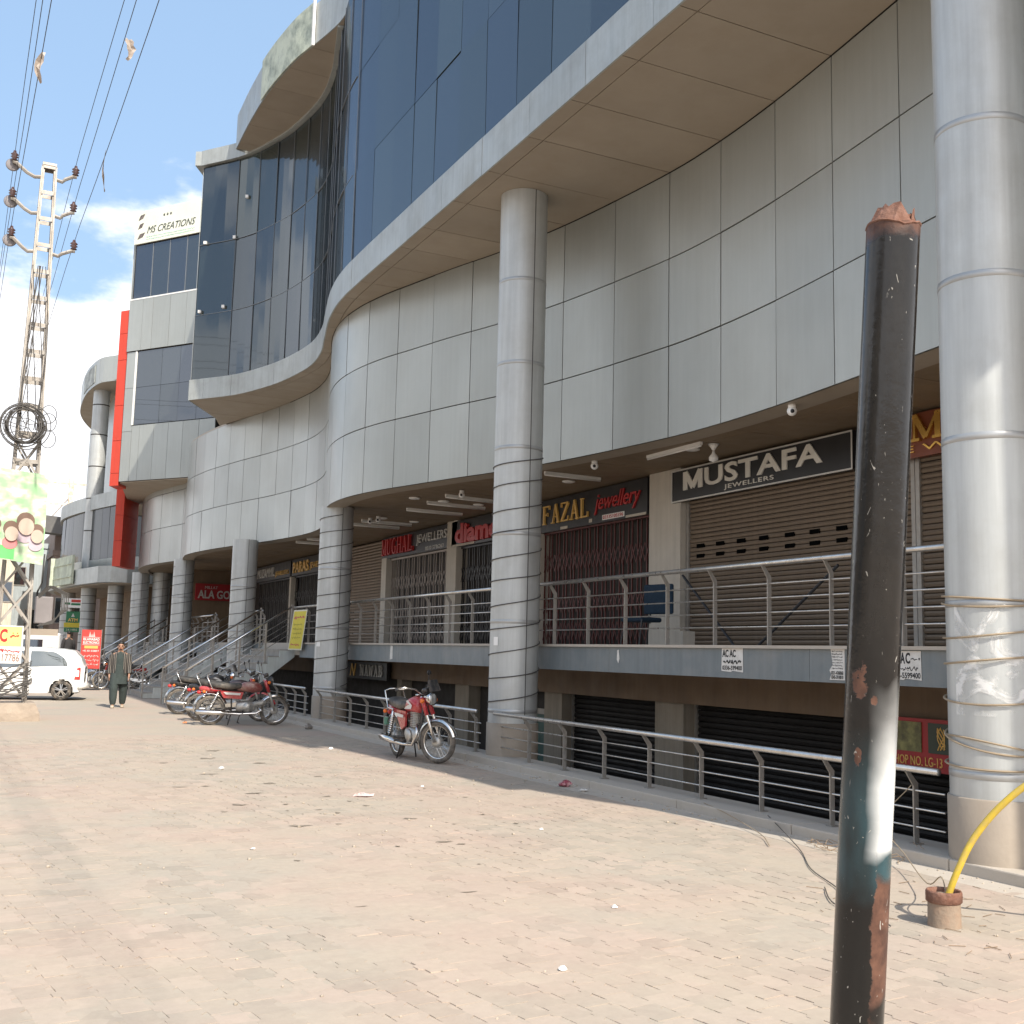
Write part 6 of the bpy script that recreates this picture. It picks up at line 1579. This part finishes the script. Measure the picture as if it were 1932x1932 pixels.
def person(label, loc, rz, top, bottom, jacket=None, back=False):
    t_ = thing('person', label, 'person', loc, rz); WL[t_.name] = (0, 0, 0)
    # skeleton, facing local +Y
    J = [((0, 0, .93), .13, .10), ((0, 0, 1.08), .13, .095), ((0, 0, 1.26), .15, .10), ((0, -.01, 1.41), .08, .07), ((0, 0, 1.48), .052, .052), ((0, .015, 1.55), .075, .085), ((0, .02, 1.63), .078, .092), ((0, .01, 1.70), .05, .06)]
    E_ = [(0,1),(1,2),(2,3),(3,4),(4,5),(5,6),(6,7)]
    def chain(start, pts):
        p = start
        for (c, a, b) in pts:
            J.append((c, a, b)); E_.append((p, len(J)-1)); p = len(J)-1
        return p
    for s_, fw_ in ((1, .19), (-1, -.15)):             # legs mid-stride
        chain(0, [((s_*.10, .01, .86), .085, .085), ((s_*.11, fw_*.55+.05, .49), .06, .06), ((s_*.11, fw_-.02, .10), .04, .042), ((s_*.115, fw_+.03, .05), .042, .035), ((s_*.125, fw_+.14, .035), .04, .028)])
    hands = []
    for s_, sw in ((1, -.05), (-1, .07)):               # arms
        e = chain(3, [((s_*.175, 0, 1.385), .055, .055), ((s_*.235, -.03+sw*.3, 1.11), .042, .042), ((s_*.25, .05+sw, .87), .03, .028)])
        palm = chain(e, [((s_*.252, .07+sw, .80), .036, .018)])
        for k, (fx, L_) in enumerate(((-.026, .07), (-.009, .08), (.009, .078), (.026, .062))):
            chain(palm, [((s_*.25, .075+sw+fx, .755), .009, .009), ((s_*.243, .08+sw+fx, .755-L_*.5), .008, .008), ((s_*.232, .083+sw+fx, .755-L_*.9), .007, .007)])
        chain(palm, [((s_*.24, .108+sw, .80), .010, .010), ((s_*.232, .125+sw, .765), .008, .008)])
    me = bpy.data.meshes.new('body'); me.from_pydata([j[0] for j in J], E_, []); me.materials.append(skin)
    o = link('body', me, t_); md = o.modifiers.new('skin', 'SKIN'); md.use_smooth_shade = True
    for v, j in zip(me.skin_vertices[0].data, J): v.radius = (j[1], j[2])
    me.skin_vertices[0].data[0].use_root = True
    sb_ = o.modifiers.new('sub', 'SUBSURF'); sb_.levels = 1; sb_.render_levels = 2
    def P(name, mb, mat, smooth=True): return part(t_, name, mb, mat, smooth=smooth, local=True)
    def ringe(cx, cy, z, a, b, n=20, wob=0.0, ph=0.0): return [(cx+a*math.cos(2*math.pi*i/n)*(1+wob*math.sin(5*2*math.pi*i/n+ph)), cy+b*math.sin(2*math.pi*i/n)*(1+wob*math.cos(4*2*math.pi*i/n+ph)), z) for i in range(n)]
    P('shirt', MB().loft([ringe(0, .0, 1.47, .062, .06), ringe(0, 0, 1.44, .11, .08), ringe(0, 0, 1.38, .19, .11), ringe(0, 0, 1.25, .185, .128), ringe(0, 0, 1.06, .175, .128), ringe(0, 0, .92, .20, .145, wob=.02), ringe(0, .01, .76, .225, .165, wob=.04, ph=1), ringe(0, .02, .62, .235, .175, wob=.06, ph=2)], caps=False), top)
    P('collar', MB().loft([ringe(0, 0, 1.45, .075, .07), ringe(0, .0, 1.495, .068, .066)], caps=False), top)
    for s_, fw_ in ((1, .19), (-1, -.15)):
        P('trouser_leg', MB().loft([ringe(s_*.10, .01, .90, .12, .125), ringe(s_*.11, fw_*.3+.02, .68, .115, .12, wob=.03), ringe(s_*.115, fw_*.6+.03, .45, .105, .11, wob=.05, ph=s_), ringe(s_*.115, fw_*.85, .25, .095, .10, wob=.06, ph=2*s_), ringe(s_*.115, fw_, .11, .075, .08, wob=.05, ph=3), ringe(s_*.115, fw_, .08, .055, .06)], caps=False), bottom)
        P('shoe', MB().loft([[(s_*.12+dx*w, fw_+y, z) for dx, z in ((-1, .0), (1, .0), (1.05, h*.5), (.6, h), (-.6, h), (-1.05, h*.5))] for (y, w, h) in ((-.085, .032, .05), (-.05, .042, .085), (.03, .044, .085), (.10, .048, .065), (.155, .042, .05), (.185, .02, .03))]), shoe)
    for s_, sw in ((1, -.05), (-1, .07)):
        P('sleeve', MB().tube([(s_*.15, 0, 1.40), (s_*.20, -.01+sw*.1, 1.33), (s_*.238, -.03+sw*.3, 1.11), (s_*.25, .01+sw*.6, .98), (s_*.252, .045+sw, .885)], [.085, .082, .068, .06, .056], 14, caps=False), jacket or top)
    if jacket:
        rows = []
        for z, a, b, gp in ((1.45, .10, .085, 30), (1.42, .15, .105, 26), (1.36, .205, .128, 26), (1.22, .205, .145, 27), (1.05, .195, .146, 30), (.92, .212, .158, 32), (.84, .215, .16, 34)):
            rows.append([(a*math.cos(R(90+gp+(360-2*gp)*k/22)), b*math.sin(R(90+gp+(360-2*gp)*k/22)), z) for k in range(23)])
        P('jacket', MB().grid(rows), jacket)
    P('hair', MB().ball((0, -.02, 1.69), .10, 16, 10, (.86, 1.0, .72)), hairm)
    if not back:
        P('beard', MB().ball((0, .062, 1.522), .040, 12, 8, (1.15, .8, .6)), hairm)
        P('nose', MB().lathe([(.016, 0), (.011, .02), (.004, .045)], (0, .108, 1.575), (0, -.25, 1), 8), skin)
        for s_ in (-1, 1):
            P('eye', MB().ball((s_*.032, .094, 1.612), .011, 8, 6), hairm); P('eyebrow', MB().bar((s_*.016, .104, 1.632), (s_*.052, .092, 1.634), .012, .008), hairm); P('ear', MB().ball((s_*.085, .01, 1.59), .024, 8, 6, (.4, .7, 1.2)), skin)
        P('mouth', MB().bar((-.02, .102, 1.548), (.02, .102, 1.548), .01, .006), redl)
    return t_
person('man walking towards the camera in dark green clothes and an open striped jacket', (4.22, 31.85, 0), R(171), kam, kam, stripe)
person('dark silhouetted person seen from behind beside the red banner', (4.72, 52.0, .42), R(15), darkc, darkc, None, True)
solo('stone_step', MB().mm(4.2, 5.4, 51.6, 52.6, 0, .42), stairm, 'low stone step under the dark standing person', 'step')
# ------------------------------------------------------------------ black post in front
def postmat():
    m = bpy.data.materials.new('chipped_black_enamel'); m.use_nodes = True; t = m.node_tree; L = t.links.new; b = t.nodes['Principled BSDF']
    tcn = t.nodes.new('ShaderNodeTexCoord'); sp_ = t.nodes.new('ShaderNodeSeparateXYZ'); L(tcn.outputs['Object'], sp_.inputs[0])
    def noise(sc, det=6, rg=.6, st=None, dist=0):
        n = t.nodes.new('ShaderNodeTexNoise'); n.inputs['Scale'].default_value = sc; n.inputs['Detail'].default_value = det; n.inputs['Roughness'].default_value = rg; n.inputs['Distortion'].default_value = dist
        if st:
            mpn = t.nodes.new('ShaderNodeMapping'); mpn.inputs['Scale'].default_value = st; L(tcn.outputs['Object'], mpn.inputs[0]); L(mpn.outputs[0], n.inputs['Vector'])
        else: L(tcn.outputs['Object'], n.inputs['Vector'])
        return n.outputs['Fac']
    def rng(src, a, b_, lo=0.0, hi=1.0):
        n = t.nodes.new('ShaderNodeMapRange'); n.inputs['From Min'].default_value = a; n.inputs['From Max'].default_value = b_; n.inputs['To Min'].default_value = lo; n.inputs['To Max'].default_value = hi; L(src, n.inputs['Value']); return n.outputs[0]
    def op(o, a, b_):
        n = t.nodes.new('ShaderNodeMath'); n.operation = o
        for k, x in ((0, a), (1, b_)):
            if isinstance(x, (int, float)): n.inputs[k].default_value = x
            else: L(x, n.inputs[k])
        return n.outputs[0]
    def mix(f, A, B):
        n = t.nodes.new('ShaderNodeMix'); n.data_type = 'RGBA'; L(f, n.inputs['Factor'])
        for k, x in (('A', A), ('B', B)):
            if isinstance(x, tuple): n.inputs[k].default_value = (*x, 1)
            else: L(x, n.inputs[k])
        return n.outputs['Result']
    Z = sp_.outputs['Z']; X = sp_.outputs['X']
    c = mix(rng(noise(5, 5, .6, (1, 1, .2)), .4, .7), (.007, .0065, .0065), (.02, .018, .016))
    def win(lo, hi, soft, sc=5.0, wob=.1):
        zz = op('ADD', Z, op('MULTIPLY', op('SUBTRACT', noise(sc, 3), .5), wob*2))
        return op('MULTIPLY', rng(zz, lo-soft, lo+soft), rng(zz, hi-soft, hi+soft, 1, 0))
    teal = op('MULTIPLY', win(1.19, 1.50, .03), rng(noise(4, 4, .6, (1, 1, .3)), .30, .50))
    c = mix(op('MULTIPLY', teal, rng(Z, 1.24, 1.48, .75, .10)), c, (.045, .12, .145))
    # soft white sun glare painted into the colour on the right side
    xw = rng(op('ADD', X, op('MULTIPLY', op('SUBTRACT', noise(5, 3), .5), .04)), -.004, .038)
    glare = op('MULTIPLY', op('MULTIPLY', xw, .93), op('MULTIPLY', rng(op('ADD', Z, op('MULTIPLY', op('SUBTRACT', noise(6, 3), .5), .15)), 1.24, 1.27), rng(op('ADD', Z, op('MULTIPLY', op('SUBTRACT', noise(4, 3), .5), .2)), 1.40, 1.60, 1, 0)))
    c = mix(glare, c, (.78, .79, .78))
    # rust: at the top, along the right side low down, and in chips
    nz_ = noise(11, 8, .72)
    def blob(zc, xc, rz_, rx_, thr):
        dz_ = op('DIVIDE', op('SUBTRACT', Z, zc), rz_); dx_ = op('DIVIDE', op('SUBTRACT', X, xc), rx_)
        d2 = op('ADD', op('MULTIPLY', dz_, dz_), op('MULTIPLY', dx_, dx_))
        return rng(op('ADD', op('MULTIPLY', d2, -.22), nz_), thr, thr+.02)
    chips = op('MAXIMUM', blob(1.63, -.022, .07, .025, .47), op('MAXIMUM', blob(1.47, -.022, .03, .01, .45), blob(1.59, .006, .014, .01, .36)))
    side = op('MULTIPLY', rng(op('ADD', X, op('MULTIPLY', op('SUBTRACT', nz_, .5), .05)), .022, .025), win(.92, 1.25, .02, 7, .12))
    topr = rng(op('ADD', Z, op('MULTIPLY', nz_, .12)), 2.62, 2.65)
    strk = op('MULTIPLY', rng(noise(7, 4, .5, (1, 1, .08)), .64, .67), win(2.05, 2.35, .08))
    r_ = op('MAXIMUM', op('MAXIMUM', chips, side), op('MAXIMUM', topr, strk))
    rust = mix(rng(noise(25, 5), .35, .65), (.06, .026, .017), (.145, .068, .043))
    c = mix(r_, c, rust)
    scr = rng(noise(42, 3, .5, (1, 1, .45), 2.5), .70, .72)
    scr2 = op('MULTIPLY', rng(noise(16, 5, .8, (1.2, 1.2, .8), 3), .67, .70), rng(noise(3), .45, .55))
    c = mix(op('MULTIPLY', op('MAXIMUM', scr, scr2), .8), c, (.40, .38, .34))
    dst = rng(noise(3.2, 8, .75, (1, 1, .4)), .5, .8, 0, .06)
    c = mix(dst, c, (.27, .23, .19))
    L(c, b.inputs['Base Color'])
    L(op('ADD', rng(noise(6, 5), .3, .7, .12, .26), op('MULTIPLY', r_, .5)), b.inputs['Roughness'])
    b.inputs['Specular IOR Level'].default_value = .4
    b.inputs['Coat Weight'].default_value = .15; b.inputs['Coat Roughness'].default_value = .06
    bn = t.nodes.new('ShaderNodeBump'); bn.inputs['Strength'].default_value = .35; bn.inputs['Distance'].default_value = .004
    L(op('SUBTRACT', noise(30, 4), op('MULTIPLY', r_, .8)), bn.inputs['Height']); L(bn.outputs[0], b.inputs['Normal'])
    return m
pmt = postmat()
rustm = M('rusty_steel', (.15, .068, .044), rough=.85, var=.3, scale=20, bump=.4, bscale=50, dirt=(.32,.19,.14), dirt_amt=.5, dirt_scale=18)
pA, pB = Vector((1.81, 1.93, .88)), Vector((1.75, 1.72, 2.61))
# solve the lean so that the post passes through both sighted points and stands on the ground
pd = (pB-pA)/(pB.z-pA.z)
p0 = pA+pd*(-.05-pA.z); pt = pB
PR = .0555
post = thing('black_post', 'leaning black enamelled steel post with chipped rusty paint, close to the camera', 'post', (p0.x, p0.y, 0))
N = 40
m_ = MB().tube([(0, 0, -.05+2.65*i/60) for i in range(61)], PR, N, caps=False)
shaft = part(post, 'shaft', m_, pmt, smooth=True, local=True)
zax = pd.normalized(); xax = Vector((.707, -.707, 0)); xax = (xax-zax*xax.dot(zax)).normalized(); yax = zax.cross(xax)
shaft.rotation_mode = 'QUATERNION'
shaft.rotation_quaternion = Matrix((xax, yax, zax)).transposed().to_quaternion()
q0 = pA+pd*(0-pA.z); shaft.location = q0-Vector((p0.x, p0.y, 0))
# rolled rim and crumpled rusty cap
c = pA+pd*(2.5785-pA.z); ax_ = pd.normalized()
m_ = MB(); rd = random.Random(5); ring_ = []
u_ = ax_.cross(Vector((0, 1, 0))).normalized(); w_ = ax_.cross(u_)
for k in range(32):
    a = 2*math.pi*k/32; q = c+(u_*math.cos(a)+w_*math.sin(a))*(PR*.985)+ax_*(.004*math.sin(3*a+1)+rd.uniform(-.002, .002)); ring_.append(q)
m_.tube(ring_, .0032, 6, closed=True); part(post, 'rim', m_, rustm)
m_ = MB(); cz = c+ax_*.02; vs = [tuple(c+(u_*math.cos(2*math.pi*k/16)+w_*math.sin(2*math.pi*k/16))*PR*.95) for k in range(16)]
vs2 = [tuple(cz+(u_*math.cos(2*math.pi*k/16)*.62+w_*math.sin(2*math.pi*k/16)*.62)*PR*rd.uniform(.6, 1.1)+ax_*rd.uniform(-.004, .028)) for k in range(16)]
m_.add(vs+vs2+[tuple(cz+ax_*.012)], [(k, (k+1) % 16, 16+(k+1) % 16, 16+k) for k in range(16)]+[(16+k, 16+(k+1) % 16, 32) for k in range(16)])
for (a, h, w) in ((2.2, .042, .026), (2.75, .036, .022), (1.6, .022, .028), (3.3, .018, .022)):
    q = c+(u_*math.cos(a)+w_*math.sin(a))*PR*.72; tn = (-u_*math.sin(a)+w_*math.cos(a))
    m_.add([tuple(q-tn*w), tuple(q+tn*w), tuple(q+tn*w*.5+ax_*h), tuple(q-tn*w*.3+ax_*h*.8), tuple(q-tn*w*.9+ax_*h*.4)], [(0, 1, 2, 3, 4)])
part(post, 'crumpled_cap', m_, rustm)
# ------------------------------------------------------------------ stub pipe and yellow cable
stub = thing('pipe_stub', 'short rusty topped pipe stub standing in the paving with a yellow cable', 'pipe', (5.83, 5.42, 0))
sx, sy = 5.83, 5.42
stm = M('stub_plaster', (.27, .205, .15), rough=.9, var=.15, scale=8, bump=.3, bscale=40, dirt=(.28,.16,.1), dirt_amt=.4, dirt_scale=10)
part(stub, 'barrel', MB().lathe([(.108, -.02), (.102, .02), (.100, .15)], (sx, sy, 0), n=28, caps=False), stm, smooth=True)
part(stub, 'collar', MB().lathe([(.102, .145), (.112, .155), (.112, .21), (.106, .222), (.096, .215), (.094, .15)], (sx, sy, 0), n=28, caps=False), rustm, smooth=True)
part(stub, 'fill', MB().lathe([(.098, .19), (.05, .2), (0, .198)], (sx, sy, 0), n=20), stm)
ycab = M('yellow_cable', (.56, .40, .04), rough=.5, var=.12, scale=10, dirt=(.36,.28,.14), dirt_amt=.6, dirt_scale=9)
def smooth3(P, n=8):
    P = [Vector(p) for p in P]; P = [P[0]*2-P[1]]+P+[P[-1]*2-P[-2]]; out = []
    for i in range(1, len(P)-2):
        a, b, c, d = P[i-1], P[i], P[i+1], P[i+2]
        for k in range(n):
            t = k/n; out.append(.5*((2*b)+(c-a)*t+(2*a-5*b+4*c-d)*t*t+(3*b-a-3*c+d)*t**3))
    return out+[P[-2]]
solo('yellow_cable', MB().tube(smooth3([(sx+.03, sy+.0, .17), (sx+.07, sy-.05, .34), (sx+.14, sy-.13, .56), (sx+.24, sy-.27, .78), (sx+.36, sy-.45, .96), (sx+.55, sy-.72, 1.10), (sx+.8, sy-1.1, 1.2), (sx+1.2, sy-1.7, 1.15)]), .0215, 14), ycab, 'thick yellow cable curving up out of the pipe stub', 'cable', smooth=True, base=(sx, sy, .17))
for (pts, lab) in (
  ([(7.5, 7.3, .62), (7.35, 7.5, .3), (7.1, 7.0, .12), (6.4, 6.1, .1), (6.0, 5.6, .26), (5.87, 5.44, .2)], 'thin pale wire running from the sill to the pipe stub'),
  ([(7.5, 9.2, .11), (7.2, 8.6, .05), (6.8, 7.9, .012), (6.3, 7.2, .012), (6.0, 6.6, .012), (5.8, 6.3, .012)], 'thin dark wire trailing from the sill over the paving behind the black post'),
  ([(7.45, 10.2, .11), (7.3, 9.6, .08), (7.0, 8.7, .03), (6.7, 8.2, .014)], 'pale wire lying on the sill edge left of the black post'),
  ([(5.9, 6.6, .012), (5.6, 6.2, .015), (5.5, 5.9, .012), (5.55, 5.7, .012), (5.45, 5.5, .012)], 'short twisted wire on the paving beside the black post')):
    solo('loose_wire', MB().tube(smooth3(pts, 5), .0045, 5), wiretan if 'pale' in lab else wirem, lab, 'wire')
# twigs and rubbish under the near column
rd = random.Random(21); m_ = MB()
for k in range(46):
    x = rd.uniform(7.0, 7.55); y = rd.uniform(7.2, 8.2); a = rd.uniform(0, 6.28); L_ = rd.uniform(.05, .22); z = .105 if x > 7.4 else .012
    m_.tube([(x, y, z+rd.uniform(0, .03)), (x+L_*.5*math.cos(a), y+L_*.5*math.sin(a), z+rd.uniform(0, .05)), (x+L_*math.cos(a+.3), y+L_*math.sin(a+.3), z+rd.uniform(0, .06))], .003, 4)
for k in range(60):
    x = rd.uniform(5.3, 7.1); y = rd.uniform(4.4, 6.8); a = rd.uniform(0, 6.28); L_ = rd.uniform(.03, .14)
    m_.tube([(x, y, .006), (x+L_*math.cos(a), y+L_*math.sin(a), .008)], .0025, 4)
o = solo('dry_twigs', m_, M('twig', (.24, .17, .11), rough=.9), 'scattered dry twigs and straw around the pipe stub and sill', 'twigs', base=(6.5, 6.5, 0)); o['kind'] = 'stuff'
m_ = MB(); gb_ = random.Random(31)
for k in range(420):
    y = gb_.uniform(4.3, 20)
    if gb_.random() < .35: x = 7.36-abs(gb_.gauss(0, .12))
    else: x = gb_.uniform(.3, 7.3)
    r_ = gb_.uniform(.004, .012)*(1.0 if y < 9 else 1.6); m_.ball((x, y, r_*.4), r_, 5, 3, (1, gb_.uniform(.6, 1.3), .6))
o = solo('pebbles', m_, M('pebble', (.40, .34, .27), rough=.95, var=.35, scale=8), 'small stones and grit strewn over the paving', 'grit', base=(4, 10, 0)); o['kind'] = 'stuff'
# wet and oily blotches lie as thin dark films on the pavers
stn = M('oil_stain', (.24, .20, .155), rough=.7, var=.2, scale=10)
sd_ = random.Random(8)
def stain(x, y, a, b, lab=None):
    n = 14; ph_ = sd_.uniform(0, 6); pts = [(x+math.cos(2*math.pi*i/n)*a*.8*(1+.45*math.sin(3*2*math.pi*i/n+ph_))*sd_.uniform(.5, 1.15), y+math.sin(2*math.pi*i/n)*b*.75*(1+.4*math.cos(2*2*math.pi*i/n+ph_))*sd_.uniform(.5, 1.15)) for i in range(n)]
    mst.add([(px, py, .0055) for px, py in pts]+[(x, y, .006)], [(i, (i+1) % n, n) for i in range(n)])
mst = MB()
for (x, y, a, b) in ((4.04, 9.36, .085, .05), (4.15, 9.2, .07, .03), (3.38, 7.37, .075, .03), (4.26, 10.74, .08, .05), (3.1, 10.6, .12, .09), (3.6, 11.6, .05, .04), (2.9, 12.2, .1, .08), (3.3, 13.1, .12, .06), (4.0, 12.6, .08, .05), (3.7, 14.0, .1, .1), (4.5, 14.6, .08, .06), (3.2, 15.2, .15, .1), (2.6, 13.9, .1, .06), (4.2, 16.5, .12, .1), (3.6, 17.3, .14, .12), (2.9, 16.8, .1, .07), (4.0, 18.6, .15, .15), (4.9, 12.0, .04, .03), (5.1, 10.8, .04, .03), (3.9, 8.3, .03, .02), (2.6, 8.9, .04, .03), (2.55, 7.2, .05, .015)): stain(x, y, a, b)
for k in range(30):
    x = sd_.uniform(2.2, 5.6); y = sd_.uniform(9, 19); stain(x, y, sd_.uniform(.015, .05), sd_.uniform(.015, .06))
o = solo('oil_spots', mst, stn, 'dark oil and water spots dotted over the sunlit paving', 'stain', base=(3.8, 12, 0)); o['kind'] = 'stuff'
# litter
def crumple(name, lab, x, y, r_, mat, seed, fl=.6):
    rd = random.Random(seed); m_ = MB(); m_.ball((x, y, r_*fl*.6), r_, 9, 6, (1, .8, fl)); m_.v = [(a+rd.uniform(-.25, .25)*r_, b+rd.uniform(-.25, .25)*r_, max(.004, c+rd.uniform(-.2, .25)*r_)) for a, b, c in m_.v]
    solo(name, m_, mat, lab, 'litter')
crumple('food_wrapper', 'crumpled red and purple wrapper in the shade by the sill', 7.16, 12.75, .085, M('wrapper', (.32, .07, .10), rough=.3, var=.6, scale=25, dirt=(.5,.45,.42), dirt_amt=.8, dirt_scale=20), 2)
crumple('paper_scrap', 'pale flattened scrap beside the red wrapper', 7.13, 12.25, .06, pap, 3, .25)
crumple('paper_scrap', 'small white scrap on the sunlit paving near the black post', 3.05, 5.42, .025, white, 4, .5)
crumple('paper_scrap', 'long pale pink scrap on the paving below the lone motorcycle', 4.4, 12.53, .11, M('pink_paper', (.62, .45, .42), rough=.7), 5, .12)
crumple('stone', 'small grey stone on the shaded paving by the second column', 6.9, 23.2, .08, M('stone_grey', (.22, .20, .18), rough=.9), 6, .8)
crumple('litter_scrap', 'orange scrap behind the rear wheel of the nearest parked motorcycle', 4.75, 25.2, .06, M('orange_scrap', (.55, .22, .1), rough=.7), 7, .4)
for k, (x, y) in enumerate(((5.4, 13.2), (5.2, 9.7), (4.1, 6.6), (2.4, 9.5), (3.5, 15.8), (5.9, 18.5))):
    crumple('paper_scrap', ('tiny white scrap right of the oily patch of paving', 'tiny white scrap between the black post and the lone motorcycle', 'tiny white scrap on the paving just left of the black post', 'tiny white scrap on the bare left part of the paving', 'tiny white scrap among the oil spots', 'white scrap in the shade beside the lone motorcycle')[k], x, y, .022 if y < 14 else .04, white, 20+k, .5)
